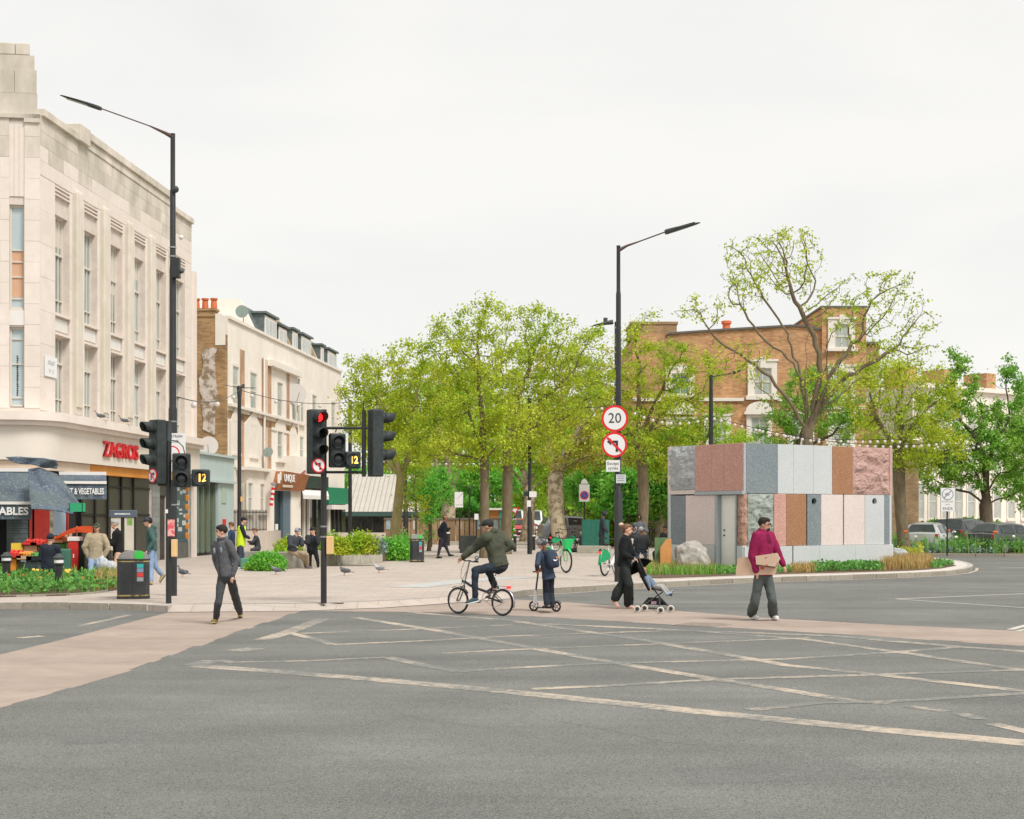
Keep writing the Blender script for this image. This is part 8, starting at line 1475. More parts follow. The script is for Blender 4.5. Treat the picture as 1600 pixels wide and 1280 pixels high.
def wheel(parent, F, u, z, R_, tr, spokes=24, rimm=None, hub=.02, name='wheel', d=0.0, tyre=None):
 c = F.pt(u, d, z); ax = (F.N.x, F.N.y, 0); w_ = torus(MB(), c, ax, R_ - tr, tr, 40, 8).build(name, tyre or rubber, parent, smooth=180)
 torus(MB(), c, ax, R_ - tr * 2.1, tr * .55, 40, 6).build('rim', rimm or CHROME, w_, smooth=180); q = MB().tube([F.pt(u, d - .035, z), F.pt(u, d + .035, z)], hub, 10)
 q.build('hub', CHROME, w_, smooth=60)
 if spokes:
  q = MB()
  for i in range(spokes): t = 2 * math.pi * i / spokes; q.tube([F.pt(u, d + (.02 if i % 2 else -.02), z), F.pt(u + math.cos(t) * (R_ - 2 * tr), d, z + math.sin(t) * (R_ - 2 * tr))], .0013, 3, cap=False)
  q.build('spokes', CHROME, w_)
 return w_
rp, fp_ = CAMV + ray(785, 942) * 26.45, CAMV + ray(715.8, 938.2) * 27.05
FBk, wb = frame2(rp, fp_); RW = .245
def K(x, y, d=0.0): u, z = FBk.uz(x, y, d); return FBk.pt(u, d, z)
t = thing('folding_bicycle', 'small wheeled black folding bicycle with silver mudguards under the cyclist', 'bicycle', (rp.x, rp.y, 0))
wheel(t, FBk, 0, RW, RW, .019); wheel(t, FBk, wb, RW, RW, .019)
hubR, hubF = FBk.pt(0, 0, RW), FBk.pt(wb, 0, RW); bb_ = K(760.6, 933); hd_ = K(725.5, 910); st_ = K(771.5, 900)
MB().tube([hd_ + Vector((0, 0, .02)), K(735, 915), K(747, 920), K(758, 924), K(766, 928)], [.022, .024, .022, .024, .02], 10).tube([K(766, 928), bb_], .018, 8).tube([K(764, 936), K(773, 903)], .018, 8).build('frame', black_m, t, smooth=60)
b = MB()
for s_ in (-.045, .045): b.tube([bb_ + Vector((FBk.N.x, FBk.N.y, 0)) * s_ * .6, FBk.pt(0, s_, RW)], .010, 6).tube([K(767, 922) + Vector((FBk.N.x, FBk.N.y, 0)) * s_ * .5, FBk.pt(0, s_, RW)], .009, 6)
b.build('rear_triangle', black_m, t, smooth=60); b = MB()
for s_ in (-.045, .045): b.tube([K(725.5, 914), K(723.5, 918) + Vector((FBk.N.x, FBk.N.y, 0)) * s_, FBk.pt(wb, s_, RW)], .011, 6)
b.build('fork', black_m, t, smooth=60)
MB().tube([hd_ + Vector((0, 0, -.04)), K(733.5, 877)], .016, 8).build('handle_stem', CHROME, t, smooth=60); hb0 = K(733.5, 876); nv = Vector((FBk.N.x, FBk.N.y, 0)); pass
gL, gR = CAMV + ray(720, 874) * (hb0.y - .17), hb0 + (hb0 - (CAMV + ray(720, 874) * (hb0.y - .17)))
MB().tube([gL, hb0 + (gL - hb0) * .35 + Vector((0, 0, -.015)), hb0, hb0 + (gR - hb0) * .35 + Vector((0, 0, -.015)), gR], .012, 8).build('handlebar', black_m, t, smooth=60)
MB().tube([gL, hb0 + (gL - hb0) * .6], .018, 8).tube([gR, hb0 + (gR - hb0) * .6], .018, 8).build('grip', rubber, t)
MB().tube([gL + Vector((.02, 0, -.01)), gL + Vector((-.03, -.02, -.05))], .006, 5).tube([hb0, K(729, 892), K(723, 905), FBk.pt(wb, .05, RW + .2)], .004, 5).tube([gL * .5 + hb0 * .5, K(721, 890), K(720, 902), K(724, 912)], .004, 5).build('cables', black_m, t, smooth=180)
MB().ell(K(745, 872) + Vector((0, -.1, .0)), (.04, .012, .05)).build('mirror', CHROME, t, smooth=180)
MB().tube([K(774, 900), K(777, 890)], .014, 8).build('seat_post', CHROME, t, smooth=60); sc_ = K(779, 887.5); sd_ = Vector((FBk.D.x, FBk.D.y, 0))
MB().loft([(sc_ + sd_ * f, nv, Vector((0, 0, 1)), w_, h_) for f, w_, h_ in ((-.12, .03, .02), (-.10, .07, .035), (-.02, .06, .03), (.08, .02, .02), (.14, .012, .012))], 12).build('saddle', rubber, t, smooth=180)
torus(MB(), bb_ + nv * -.03, nv, .075, .006, 28, 6).build('chainring', CHROME, t, smooth=180)
MB().tube([bb_ - nv * .03 + Vector((0, 0, .075)), FBk.pt(0, -.03, RW + .03)], .005, 5).tube([bb_ - nv * .03 - Vector((0, 0, .075)), K(772, 950, -.03), FBk.pt(0, -.03, RW - .03)], .005, 5).build('chain', ironm, t)
pL = K(746, 941, .12); pR = K(773, 923, -.12)
MB().tube([bb_ + nv * .05, pL - nv * .04], .010, 6).tube([bb_ - nv * .05, pR + nv * .04], .010, 6).build('crank', CHROME, t); MB().box(pL, (.10, .07, .02), FBk.a).build('pedal', black_m, t); MB().box(pR, (.10, .07, .02), FBk.a).build('pedal', black_m, t)
def guard(F, u, z, r, a0, a1, m_, wd=.045, parent=None, nm='mudguard'):
 b = MB(); n = 12
 for i in range(n + 1):
  a = a0 + (a1 - a0) * i / n; b.v += [F.pt(u + math.cos(a) * r, s_, z + math.sin(a) * r) for s_ in (-wd / 2, wd / 2)]
 for i in range(n): b.f.append((2 * i, 2 * i + 1, 2 * i + 3, 2 * i + 2)); b.m.append(0)
 o = b.build(nm, m_, parent, smooth=180); so = o.modifiers.new('t', 'SOLIDIFY'); so.thickness = .004; return o
guard(FBk, 0, RW, RW + .018, R(100), R(200), CHROME, parent=t); guard(FBk, wb, RW, RW + .018, R(60), R(150), black_m, parent=t)
MB().box(K(795, 918), (.09, .03, .045), FBk.a).build('rear_light', RED_ON, t, bevel=.006); MB().tube([K(776, 915), K(792, 917)], .006, 5).build('light_bracket', CHROME, t); MB().box(K(723, 908), (.03, .05, .05)).build('front_lamp', black_m, t)
s0, s1 = CAMV + ray(869, 949.5) * 27.55, CAMV + ray(834, 947.5) * 27.75
FSc, sb = frame2(s0, s1); t = thing('kick_scooter', 'white and black two wheeled kick scooter under the child', 'scooter', (s0.x, s0.y, 0)); WSc = mat('scooter_white', (0.72, 0.72, 0.72), rough=.35)
for u_, r_ in ((0, .10), (sb, .10)):
 wl = wheel(t, FSc, u_, r_, r_, .014, 0, black_m, .018); q = MB()
 for i in range(5): a = 2 * math.pi * i / 5; q.tube([FSc.pt(u_, 0, r_), FSc.pt(u_ + math.cos(a) * r_ * .8, 0, r_ + math.sin(a) * r_ * .8)], .008, 5)
 q.build('spokes', black_m, wl)
MB().bx(.06, sb - .10, -.055, .055, .062, .082, FSc).build('deck', black_m, t, bevel=.008); guard(FSc, 0, .10, .115, R(30), R(150), black_m, .05, t)
Ks = lambda x, y: FSc.pt(*(lambda q: (q[0], 0, q[1]))(FSc.uz(x, y)))
MB().tube([FSc.pt(sb - .12, 0, .07), FSc.pt(sb - .05, 0, .15), Ks(838, 925)], [.02, .022, .03], 8).tube([Ks(837.5, 922), Ks(835, 940), FSc.pt(sb, .0, .10)], [.028, .03, .018], 8).build('fork', WSc, t, smooth=60)
MB().tube([Ks(837.5, 922), Ks(841, 893)], .016, 8).build('steering_column', black_m, t, smooth=60); tp_ = Ks(841, 893); nv2 = Vector((FSc.N.x, FSc.N.y, 0)); MB().tube([tp_ + nv2 * .22 - Vector((.03, 0, 0)), tp_ - nv2 * .22], .014, 8).build('handlebar', black_m, t, smooth=60)
def hire_bike(label, rear, front, R_=.34, basket=True, fender=GREEN_B, group='green and white hire bicycles', body=white_m):
 F, wb_ = frame2(rear, front); t = thing('hire_bicycle', label, 'bicycle', (rear.x, rear.y, PZ), group); z0 = PZ
 wheel(t, F, 0, z0 + R_, R_, .026); wheel(t, F, wb_, z0 + R_, R_, .026); p = lambda u, z, d=0: F.pt(u, d, z0 + z)
 MB().tube([p(wb_ - .16, .82), p(wb_ - .22, .62), p(wb_ - .42, .40), p(.45, .30)], [.03, .045, .05, .045], 10).tube([p(.45, .30), p(.30, .62), p(.22, .80)], [.035, .028, .022], 8).build('frame', body, t, smooth=60)
 b = MB()
 for s_ in (-.06, .06): b.tube([p(.45, .30), F.pt(0, s_, z0 + R_)], .013, 6).tube([p(.32, .58), F.pt(0, s_, z0 + R_)], .011, 6)
 b.build('rear_stays', body, t, smooth=60); b = MB()
 for s_ in (-.06, .06): b.tube([p(wb_ - .18, .74), F.pt(wb_ - .08, s_, z0 + .66), F.pt(wb_, s_, z0 + R_)], .016, 6)
 b.build('fork', fender, t, smooth=60)
 guard(F, 0, z0 + R_, R_ + .03, R(20), R(185), fender, .09, t); guard(F, wb_, z0 + R_, R_ + .03, R(40), R(150), fender, .08, t)
 sk_ = MB()
 for s_ in (-.05, .05): sk_.prism([(0 + math.cos(a) * .37, z0 + R_ + math.sin(a) * .37) for a in [R(30 + 13 * i) for i in range(12)]] + [(-.16, z0 + R_ + .05), (.12, z0 + R_ + .12)], s_, s_ + .006, F)
 sk_.build('skirt_guard', GREEN_D, t)
 MB().tube([p(wb_ - .16, .80), p(wb_ - .20, 1.02)], .018, 8).build('stem', black_m, t); hb_ = p(wb_ - .20, 1.02); n_ = Vector((F.N.x, F.N.y, 0)); d_ = Vector((F.D.x, F.D.y, 0))
 MB().tube([hb_ + n_ * .30 - d_ * .16 + Vector((0, 0, .04)), hb_ + n_ * .18, hb_, hb_ - n_ * .18, hb_ - n_ * .30 - d_ * .16 + Vector((0, 0, .04))], .015, 8).build('handlebar', black_m, t, smooth=60)
 for s_ in (1, -1): MB().tube([hb_ + n_ * .30 * s_ - d_ * .16 + Vector((0, 0, .04)), hb_ + n_ * .25 * s_ - d_ * .09 + Vector((0, 0, .02))], .022, 8).build('grip', rubber, t)
 sc2 = p(.18, .88); MB().tube([p(.22, .80), p(.20, .86)], .014, 6).build('seat_post', CHROME, t); MB().loft([(sc2 + d_ * f, n_, Vector((0, 0, 1)), w_, h_) for f, w_, h_ in ((-.13, .04, .02), (-.10, .09, .04), (0, .07, .035), (.10, .025, .02), (.15, .015, .012))], 12).build('saddle', rubber, t, smooth=180)
 if basket:
  c_ = p(wb_ + .10, .80); b = MB()
  ol = lambda u, w_, z: [F.pt(wb_ + u, w_, z0 + z), F.pt(wb_ + u, -w_, z0 + z)]
  A_ = ol(-.02, .08, .70) + ol(.12, .08, .70)[::-1]; B_ = ol(-.04, .14, .96) + ol(.22, .15, 1.0)[::-1]
  b.v = [Vector(q) for q in A_ + B_]; b.f = [(0, 1, 2, 3), (0, 4, 5, 1), (1, 5, 6, 2), (2, 6, 7, 3), (3, 7, 4, 0)]; b.m = [0] * 5; o = b.build('basket', fender, t); so = o.modifiers.new('t', 'SOLIDIFY'); so.thickness = .012
 MB().box(F.pt(-.36, 0, z0 + .66), (.05, .06, .05), F.a).build('rear_light', RED_ON, t); MB().tube([p(.42, .28, .04), p(.36, .02, .16)], .012, 6).build('kickstand', black_m, t); torus(MB(), p(.45, .30, -.05), n_, .09, .008, 20, 6).build('chainring', black_m, t, smooth=180)
 return t
fr_ = G(884.5, 895.5, PZ); hire_bike('green and white hire bicycle with basket just right of the scooter child', Vector((fr_.x - .50, fr_.y + .98, PZ)), fr_, R_=.355)
rr_ = G(945, 900.5, PZ); hire_bike('green and white hire bicycle seen from behind left of the central lamp post', rr_, Vector((rr_.x + .46, rr_.y + .98, PZ)), R_=.35, basket=False, fender=GREEN_D)
for i, (x, dx, l, fd) in enumerate(((868, .7, 'parked bicycle with red rear light before the plane trunk', black_m), (893, .6, 'parked black bicycle right of the plane trunk', black_m))):
 a = G(x, 862 - 2 * i, PZ); hire_bike(l, a, Vector((a.x + dx, a.y + .75, PZ)), R_=.34, basket=False, fender=fd, group='cycles parked by the plane tree', body=black_m)
t = thing('pushchair', 'black pushchair with white wheels pushed by the woman', 'pushchair', G(1020, 955, 0)); Yp = 28.3; Wp = lambda x, y, dy=0: CAMV + ray(x, y) * (Yp + dy)
for (x, y, dy, l) in ((995.5, 952, 0.10, 0), (1007, 950.5, .55, 0), (1032, 954, -.05, 0), (1048, 951.5, .45, 0)):
 c = on_z(x, y, .065); 
 w_ = torus(MB(), c, (.15, 1, 0), .052, .018, 20, 8).build('wheel', mat('pale_tyre', (0.60, 0.55, 0.48), rough=.6), t, smooth=180); MB().tube([c - Vector((0, .03, 0)), c + Vector((0, .03, 0))], .030, 10).build('hub', black_m, w_)
b = MB()
for dy in (.0, .42): b.tube([Wp(998, 872, dy), Wp(1004, 885, dy), Wp(1015, 912, dy), Wp(1030, 932, dy), on_z(1046 if dy else 1031, 949 if dy else 951, .075)], .013, 7).tube([Wp(1037, 924, dy), Wp(1020, 936, dy), on_z(1006 if dy else 996.5, 948.5 if dy else 950, .075)], .012, 7).tube([Wp(1012, 917, dy), Wp(1040, 922, dy)], .012, 7)
b.tube([Wp(990, 873.5, 0), Wp(998, 871.5, .0), Wp(999, 871, .42), Wp(993, 872.5, .42)], .015, 8)
b.build('frame', black_m, t, smooth=60)
PC = cloth('pushchair_black', (0.018, 0.020, 0.020)); ctr = lambda x, y: Wp(x, y, .21)
o = MB().loft([(ctr(x, y), Vector((0, 1, 0)), Vector((1, 0, .5)).normalized(), .20, th) for x, y, th in ((996, 877, .04), (1001, 890, .06), (1008, 905, .06), (1016, 921, .05))], 12, power=3).loft([(ctr(x, y), Vector((0, 1, 0)), Vector((0, 0, 1)), .20, .025) for x, y in ((1015, 919), (1028, 920.5), (1038, 922))], 12, power=3).build('seat', PC, t, smooth=180)
cn = MB(); n = 8
for j in range(n + 1):
 a = R(200) - R(150) * j / n; hub_ = Vector((ctr(1005, 893).x, 0, ctr(1005, 893).z)); rr = .25
 for i in range(9):
  ph = math.pi * (.42 + .58 * i / 8); cn.v.append(Vector((hub_.x + math.cos(a) * rr * math.sin(ph) ** .6, Yp + .21 - math.cos(ph) * .22, hub_.z + math.sin(a) * rr * math.sin(ph) ** .6)))
for j in range(n):
 for i in range(8): q = j * 9 + i; cn.f.append((q, q + 1, q + 10, q + 9)); cn.m.append(0)
o = cn.build('canopy', PC, t, smooth=180); so = o.modifiers.new('t', 'SOLIDIFY'); so.thickness = .015
MB().loft([(ctr(x, y), Vector((0, 1, 0)), Vector((0, 0, 1)), .17, th) for x, y, th in ((1006, 944, .02), (1014, 939, .07), (1030, 940, .07), (1040, 943, .03))], 12, power=3).build('basket', PC, t, smooth=180); MB().box(ctr(1020, 941) - Vector((0, .18, 0)), (.10, .03, .06)).build('pink_bag', mat('pink_item', (0.55, 0.35, 0.45)), t); MB().tube([ctr(1045, 927), ctr(1050, 930)], .03, 8).build('foot_rest', black_m, t)
gt = G(1020, 955, 0)
tod, _ = person('small child in pale clothes reclining in the black pushchair', (1020, 952, 0), 345, (1008.5, 899.5), (1022, 917), (1004.5, 893), (1014, 909, 0, 1018, 916, 0), (1013, 910, -1, 1016, 919, -1), (1036, 916, 0, 1045, 926, 0, 1051, 923, 0), (1034, 918, -1, 1042, 928, -1, 1049, 926, 0),
 s=.55, top=('baby_shirt', (0.13, 0.17, 0.23)), bottom=('baby_grey', (0.32, 0.31, 0.29)), shoe=('baby_shoe', (0.25, 0.32, 0.42)), hair=mat('fair_hair', (0.50, 0.28, 0.16)), hem=.03, loose=1.2, bulk=1.05, near=True, gz=.3, tilt=(.06, .06))
c = G(1002, 884, PZ); t = thing('folding_chair', 'white backed folding chair with a grey haired person on it', 'chair', c); Fch = Fr(c.x, c.y, R(3)); k = c.y / FPX; zc3 = lambda y: W(0, y, c.y).z
b = MB()
for u_ in (-.24, .24): b.tube([Fch.pt(u_, 0, PZ), Fch.pt(u_, .0, zc3(842)), Fch.pt(u_ * .9, .0, zc3(838))], .014, 6).tube([Fch.pt(u_, -.42, PZ), Fch.pt(u_, -.05, PZ + .5)], .014, 6)
b.tube([Fch.pt(-.24, 0, PZ + .22), Fch.pt(.24, 0, PZ + .22)], .012, 6).build('frame', CHROME, t, smooth=60); MB().bx(-.25, .25, -.02, .02, zc3(850), zc3(838.5), Fch).build('backrest', white_m, t, bevel=.015); MB().bx(-.24, .24, -.42, -.02, PZ + .44, PZ + .47, Fch).build('seat', dark_m, t, bevel=.01); MB().bx(-.23, .23, -.015, .01, zc3(859), zc3(850.5), Fch).build('back_cloth', dark_m, t)
def lump(name, label, cat, c, r, m_, seed, fold=.3):
 b = bmesh.new(); bmesh.ops.create_icosphere(b, subdivisions=4, radius=1)
 for v in b.verts: n_ = noise.fractal(v.co * 1.6 + Vector((seed, 0, 0)), 1, 2, 4); v.co = Vector((v.co.x * r[0], v.co.y * r[1], v.co.z * r[2])) * (1 + fold * n_) * (1 - .25 * max(0, v.co.z)); v.co.z += r[2] * .85
 me = bpy.data.meshes.new(name); b.to_mesh(me); b.free(); o = link(name, me, m_, smooth=180); o.location = c; o['label'] = label; o['category'] = cat; return o
BAGW = mat('white_plastic', (0.60, 0.63, 0.68), (0.72, 0.74, 0.77), rough=.35, transl=.3, scale=5)
p = W(160, 870, 37.6); lump('plastic_bag', 'white plastic bag held by the man in the beige jacket', 'bag', (p.x, 37.6, W(0, 893, 37.6).z), (.14, .12, .24), BAGW, 1); p = W(172, 870, 37.8); lump('plastic_bag', 'pale blue white plastic bag beside the black coated man', 'bag', (p.x, 37.8, W(0, 893, 37.8).z), (.17, .12, .17), BAGW, 5)
lump('rubbish_bag', 'black rubbish bag on the paving beside the far bin', 'bag', G(905, 863, PZ), (.42, .3, .16), black_m, 8)
c = G(402, 880, PZ); solo(MB().bx(-.45, .45, -.28, .28, PZ, PZ + .42, Fr(c.x, c.y, R(10))), 'storage_box', mat('grey_box', (0.22, 0.23, 0.21), (0.30, 0.30, 0.27)), 'grey box the low sitting woman rests on', 'box', c, bevel=.02)
c = G(384, 889, PZ); solo(MB().bx(-.12, .16, -.2, .2, PZ, PZ + .34, Fr(c.x, c.y, R(-8))), 'delivery_box', mat('box_green', (0.08, 0.30, 0.20), (0.12, 0.26, 0.20)), 'green and grey box at the feet of the worker in yellow', 'box', c, bevel=.03)
t = thing('metal_cabinet', 'green metal cabinet behind the hooded man', 'cabinet', W(934, 806, 70)); c = W(934, 806, 70); MB().bx(-.75, .55, -.4, .0, PZ, W(0, 812, 70).z, Fr(c.x, c.y, 0)).build('body', mat('cab_green', (0.02, 0.13, 0.09), (0.03, 0.17, 0.12)), t)
for u_ in (-.1, .54): MB().bx(u_ - .62, u_ - .02, .001, .012, PZ + .05, W(0, 813.5, 70).z, Fr(c.x, c.y, 0)).build('door', MATS['cab_green'], t)
solo(MB().bx(-.75, .75, -.4, .1, PZ, PZ + .33, Fr(W(928, 806, 66).x, 66, 0)), 'stone_block_seat', WST, 'low stone block before the green cabinet', 'stone block', (W(928, 806, 66).x, 66, PZ), bevel=.02)
t = thing('park_railing', 'thin brown metal railing behind the seated people', 'railing', W(1020, 806, 77)); q = MB(); x0, x1 = W(1006, 0, 77).x, W(1046, 0, 77).x; n = 16
for i in range(n + 1): x = x0 + (x1 - x0) * i / n; MB().tube([(x, 77, PZ), (x, 77, PZ + 1.45)], .014, 5).build('bar', mat('rail_brown', (0.16, 0.13, 0.09)), t)
MB().bx(x0, x1, -77.02, -76.98, PZ + 1.3, PZ + 1.34, ID).build('rail', MATS['rail_brown'], t)
def pigeon(label, c, yaw, s=1.0, m1=(0.16, 0.17, 0.19), m2=(0.10, 0.11, 0.12)):
 t = thing('pigeon', label, 'pigeon', c, 'pigeons on the plaza'); f = Vector((math.cos(R(yaw)), math.sin(R(yaw)), 0)); l = Vector((-f.y, f.x, 0)); u = Vector((0, 0, 1)); c = Vector(c); B = c + u * .11 * s
 ma = mat(f'pigeon_{m1[0]:.2f}', m1, tuple(v * 1.4 for v in m1), scale=20)
 b = MB().loft([(B + f * x * s + u * z * s, l, u, w_ * s, h_ * s) for x, z, w_, h_ in ((-.15, -.03, .006, .006), (-.10, -.015, .035, .03), (-.02, 0, .058, .055), (.05, .02, .052, .052), (.09, .06, .03, .032), (.10, .10, .02, .022), (.115, .125, .024, .022), (.135, .12, .010, .010))], 10); b.build('body', ma, t, smooth=180)
 for k in (1, -1): MB().ell(B + l * .052 * s * k - f * .03 * s, (.10 * s, .012 * s, .042 * s), (f, l, u), 10, 6).build('wing', mat(f'pigeon_wing_{m2[0]:.2f}', m2, scale=20), t, smooth=180)
 MB().loft([(B - f * (.12 + .1 * i) * s - u * (.02 + .02 * i) * s, l, u, (.03 + .01 * i) * s, .006 * s) for i in range(2)], 8).build('tail', mat(f'pigeon_wing_{m2[0]:.2f}', m2), t); MB().tube([B + f * .135 * s + u * .12 * s, B + f * .16 * s + u * .112 * s], [.006 * s, .002 * s], 5).build('beak', dark_m, t)
 b = MB()
 for k in (1, -1): b.tube([B + l * .02 * k * s, c + l * .02 * k * s, c + l * .02 * k * s + f * .03 * s], .004 * s, 4)
 b.build('legs', mat('pigeon_leg', (0.5, 0.12, 0.1)), t)
pigeon('dark pigeon walking in front of the round shrub', G(431, 898, PZ), 180, 1.25); pigeon('dark pigeon facing left right of the middle signal post', G(538, 899.5, PZ), 165, 1.3, (0.10, 0.10, 0.11)); pigeon('white and grey pigeon nearest the domed bin', G(592, 895.5, PZ), 175, 1.3, (0.40, 0.40, 0.41), (0.22, 0.22, 0.23)); pigeon('dark pigeon just right of the left signal post', G(285, 902, PZ), 150, 1.3, (0.09, 0.09, 0.10))
for x, l in ((155, 'pigeon on the cornice above the letters, left one'), (192, 'pigeon on the cornice above the letters, right one')): u_ = FB.u(x, .5); q = FB.pt(u_, .52, 4.885); pigeon(l, q, 200, 1.25, (0.18, 0.18, 0.2))
# ==== cars
def car(label, c, yaw, paint, kind='hatch', group='parked cars across the road', cat='car', name='parked_car', plate='yellow'):
 c = Vector(c); t = thing(name, label, cat, c, group); f = Vector((math.cos(R(yaw)), math.sin(R(yaw)), 0)); l = Vector((-f.y, f.x, 0)); z0 = c.z
 S_ = {'hatch': [(-1.95, .38, .60, .61, .72, .70), (-1.90, .28, .92, .95, .82, .76), (-1.80, .2, .95, .98, .85, .78), (-1.42, .2, .96, 1.40, .86, .60), (-.4, .2, .95, 1.46, .87, .61), (.35, .2, .94, 1.39, .87, .60), (.98, .2, .92, .94, .86, .77), (1.72, .22, .76, .80, .82, .70), (1.92, .34, .58, .60, .70, .60)],
          'suv': [(-2.2, .42, .72, .73, .78, .74), (-2.14, .32, 1.06, 1.09, .88, .80), (-2.05, .26, 1.08, 1.12, .91, .84), (-1.75, .26, 1.09, 1.60, .92, .66), (-.6, .26, 1.08, 1.66, .93, .67), (.45, .26, 1.06, 1.58, .93, .66), (1.15, .26, 1.04, 1.06, .92, .83), (2.0, .28, .92, .95, .88, .76), (2.2, .40, .66, .68, .76, .66)],
          'van': [(-2.4, .42, .80, .81, .86, .84), (-2.36, .32, 1.15, 2.05, .94, .80), (-2.2, .3, 1.15, 2.18, .95, .82), (-.3, .3, 1.15, 2.22, .96, .83), (1.0, .3, 1.15, 2.12, .96, .82), (1.65, .3, 1.12, 1.16, .95, .86), (2.25, .32, .96, 1.0, .90, .80), (2.42, .42, .66, .68, .80, .72)]}[kind]
 P = lambda x, y, z: c + f * x + l * y + Vector((0, 0, z)); b = MB(); n = 12
 for (x, zb, zl, zt, w_, wt) in S_:
  h = zl - zb; pr = [(0, zb), (w_ * .86, zb), (w_ * .98, zb + h * .22), (w_, zb + h * .6), (w_ * .985, zl), (wt + (w_ * .96 - wt) * .1, zl + (zt - zl) * .88), (wt * .86, zt)]
  b.v += [P(x, y, z) for y, z in pr] + [P(x, 0, zt + .02)] + [P(x, -y, z) for y, z in reversed(pr[1:])]
 m_ = 14
 for i in range(len(S_) - 1):
  for k in range(m_): q = i * m_; b.f.append((q + k, q + (k + 1) % m_, q + m_ + (k + 1) % m_, q + m_ + k)); b.m.append(0)
 b.f.append(tuple(reversed(range(m_)))); q = (len(S_) - 1) * m_; b.f.append(tuple(q + k for k in range(m_))); b.m += [0, 0]
 bd = b.build('body', paint, t, smooth=38)
 i0 = [i for i, s_ in enumerate(S_) if s_[3] > s_[2] + .25]; rr_, ff_ = i0[0], i0[-1]
 def glass(nm, pts, off): 
  q = MB(); nn = (pts[1] - pts[0]).cross(pts[2] - pts[0]).normalized(); cc = sum(pts, Vector()) / 4; 
  if nn.dot(cc - (c + Vector((0, 0, 1)))) < 0: nn = -nn
  q.add([p_ + nn * off for p_ in pts], [(0, 1, 2, 3)]); return q.build(nm, GLCAR, t)
 def side(i, fr, sgn):
  x, zb, zl, zt, w_, wt = S_[i]; za, y0_ = zl + .03, w_ * .985; y1_ = wt + (w_ * .96 - wt) * .1; zb_ = zl + (zt - zl) * .84; y_ = y0_ + (y1_ - y0_) * fr; return P(x, y_ * sgn, za + (zb_ - za) * fr)
 for sgn in (1, -1):
  for i in range(rr_, ff_):
   a0, a1, b0_, b1_ = side(i, 0, sgn), side(i, 1, sgn), side(i + 1, 0, sgn), side(i + 1, 1, sgn); g_ = .06 / max(.1, (b0_ - a0).length)
   if kind == 'van' and i < ff_ - 1: continue
   glass('side_window', [a0.lerp(b0_, g_), b0_.lerp(a0, g_), b1_.lerp(a1, g_), a1.lerp(b1_, g_)], .012)
 A_, B_ = S_[ff_], S_[ff_ + 1]
 if B_[0] - A_[0] > .2: glass('windscreen', [P(B_[0] - .06, B_[5] * .88, B_[3] + .06), P(B_[0] - .06, -B_[5] * .88, B_[3] + .06), P(A_[0] + .04, -A_[5] * .80, A_[3] - .02), P(A_[0] + .04, A_[5] * .80, A_[3] - .02)], .022)
 A_, B_ = S_[rr_], S_[rr_ - 1]
 if kind != 'van': glass('rear_window', [P(B_[0] + .05, B_[5] * .85, B_[3] + .06), P(B_[0] + .05, -B_[5] * .85, B_[3] + .06), P(A_[0] - .03, -A_[5] * .82, A_[3] - .03), P(A_[0] - .03, A_[5] * .82, A_[3] - .03)], .022)
 x_f, x_r = S_[-1][0], S_[0][0]; wb2 = (S_[-1][0] - S_[0][0]) * .5; wr_ = .33 if kind == 'hatch' else .37
 for sx in (-wb2 * .62, wb2 * .66):
  for sgn in (1, -1):
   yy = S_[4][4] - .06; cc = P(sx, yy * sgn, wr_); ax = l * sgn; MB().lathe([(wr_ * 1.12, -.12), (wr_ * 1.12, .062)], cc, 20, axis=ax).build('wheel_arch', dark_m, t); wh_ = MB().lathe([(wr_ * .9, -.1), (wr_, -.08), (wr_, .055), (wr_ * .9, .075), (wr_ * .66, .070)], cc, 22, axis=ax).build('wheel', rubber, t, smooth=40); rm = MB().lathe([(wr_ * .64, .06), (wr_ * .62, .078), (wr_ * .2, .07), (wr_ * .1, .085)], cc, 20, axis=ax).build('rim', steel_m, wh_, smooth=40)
 for sgn in (1, -1):
  MB().ell(P(x_f - .14, sgn * S_[-2][4] * .74, S_[-2][2] * .86), (.15, .13, .075), (f, l, Vector((0, 0, 1))), 10, 8).build('headlight', mat('headlight_glass', (0.6, 0.62, 0.62), rough=.1, spec=.8), t, smooth=180)
  MB().box(P(S_[1][0] + .03, sgn * S_[1][4] * .90, S_[1][2] * .90), (.10, .14, .26 if kind != 'van' else .4), R(yaw)).build('tail_light', mat('tail_red', (0.55, 0.02, 0.02), rough=.25, spec=.7), t, bevel=.02)
  MB().ell(P(S_[ff_ + 1][0] - .22, sgn * (S_[ff_][4] + .11), S_[ff_][2] + .07), (.07, .11, .075), (f, l, Vector((0, 0, 1))), 10, 8).build('wing_mirror', paint, t, smooth=180)
 for xx, s_, pc2 in ((x_f + .01, 1, 'plate_white'), (x_r - .01, -1, 'plate_yellow')): MB().box(P(xx, 0, .52), (.02, .52, .11), R(yaw)).build('number_plate', mat('plate_white_p', (0.7, 0.7, 0.68)) if s_ == 1 else mat('plate_yellow_p', (0.7, 0.55, 0.08)), t)
 MB().box(P(x_f - .02, 0, .62 if kind != 'van' else .78), (.06, 1.0, .14), R(yaw)).build('grille', black_m, t, bevel=.02); MB().box(P(x_f - .05, 0, .38), (.12, 1.3, .14), R(yaw)).build('bumper', mat('bumper_black', (0.03, 0.03, 0.03)), t, bevel=.03)
 return t, P, S_
GLCAR = mat('car_glass', (0.030, 0.038, 0.036), (0.07, 0.085, 0.08), rough=.12, spec=.35, scale=.7)
def paintm(n, c, metal=.0): return mat('paint_' + n, c, tuple(v * 1.05 for v in c), rough=.3, coat=.6, metal=metal, scale=1)
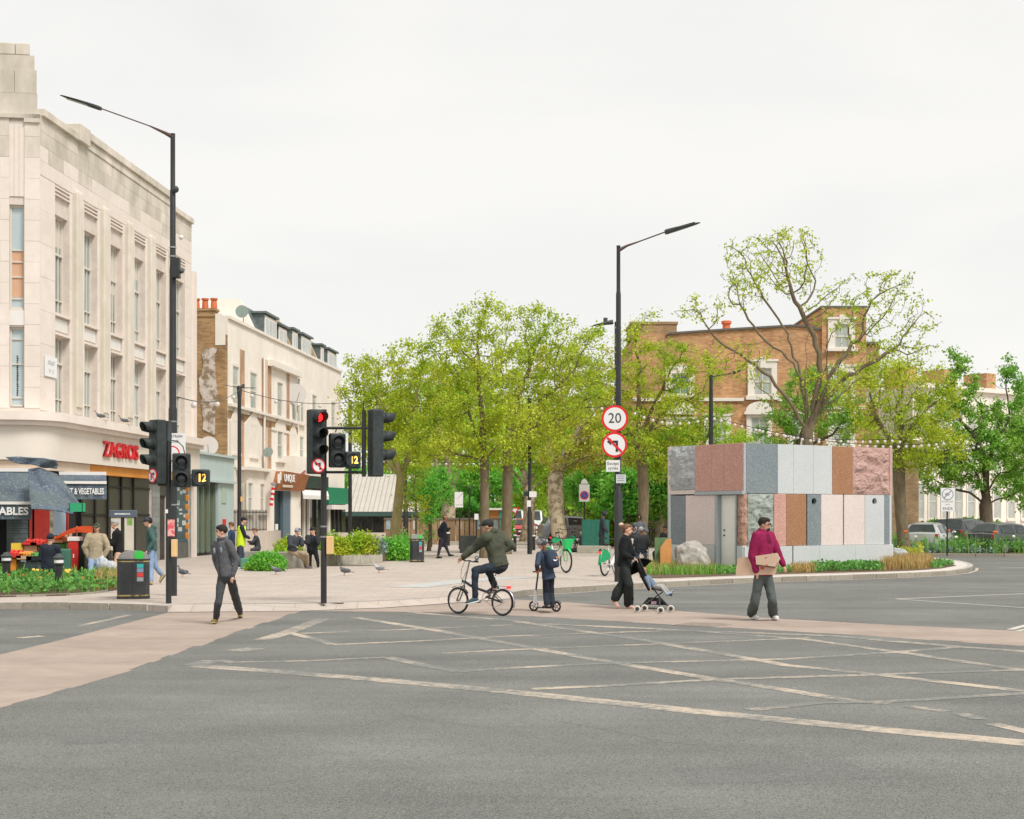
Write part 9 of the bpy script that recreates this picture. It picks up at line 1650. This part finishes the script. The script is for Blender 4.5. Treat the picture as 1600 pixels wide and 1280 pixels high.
car('silver hatchback parked left of the restriction sign', W(1452, 806, 69) * 1.0 + Vector((0, 0, .02 - 1.8)), 62, paintm('silver', (0.52, 0.53, 0.53), .3), 'hatch')
car('black car with red tail light parked right of the restriction sign', W(1508, 806, 73) + Vector((0, 0, .02 - 1.8)), 48, paintm('black', (0.03, 0.034, 0.038)), 'suv')
car('dark grey car parked nose in at the right edge', W(1574, 806, 68) + Vector((0, 0, .02 - 1.8)), 32, paintm('dark_grey', (0.07, 0.075, 0.08), .3), 'hatch')
car('far dark car beyond the trunk of the dark leafed tree', W(1548, 806, 78) + Vector((0, 0, .02 - 1.8)), 20, paintm('dark_grey', (0.07, 0.075, 0.08), .3), 'hatch')
ga = 'vehicles in the avenue beyond the trees'
zc = lambda x, Y: Vector((W(x, 806, Y).x, Y, PZ))
car('white van facing the camera between the trunks', zc(803, 128), 268, paintm('white', (0.70, 0.71, 0.72)), 'van', ga, 'van', 'white_van')
t, P, S_ = car('white van with red and yellow marks behind the other van', zc(833, 140), 268, paintm('white', (0.70, 0.71, 0.72)), 'van', ga, 'van', 'white_van')
car('red car in front of the vans in the avenue', zc(818, 112), 266, paintm('red', (0.42, 0.03, 0.03)), 'hatch', ga); car('silver car beside the red one in the avenue', zc(812, 118), 268, paintm('silver', (0.52, 0.53, 0.53), .3), 'hatch', ga)
car('grey car parked across the avenue right of the plane trunk', zc(897, 92), 10, paintm('grey_blue', (0.26, 0.29, 0.32), .2), 'suv', ga)
car('dark car at the left side of the avenue', zc(775, 122), 272, paintm('dark_grey', (0.07, 0.075, 0.08), .3), 'hatch', ga)
for k, (x, l) in enumerate(((1565, 'parked bicycle in the verge near the dark cars'), (1590, 'parked bicycle at the right edge before the dark cars'))):
 a = G(x, 862, .12); hire_bike(l, a, Vector((a.x + .9, a.y + .4, PZ)), basket=False, fender=black_m, body=steel_m, group='bicycles parked by the verge')
t = thing('brick_terrace', 'distant brick terrace glimpsed down the avenue', 'building', (W(880, 806, 205).x, 205, 0)); MB().bx(W(780, 0, 205).x, W(960, 0, 205).x, -213, -205, .1, 8.5, ID).build('wall', BR_B, t); MB().bx(W(780, 0, 205).x, W(960, 0, 205).x, -214, -204.5, 8.5, 9.0, ID).build('roof', SLATE, t)
for i in range(9):
 for z in (1.2, 4.6): x = W(786 + i * 19.5, 0, 205).x; MB().bx(x, x + 1.0, -205, -204.93, z, z + 1.7, ID).build('window', GREY_GL, t)
for o in bpy.data.objects:
 for k in ('_o', '_'):
  if k in o: del o[k]
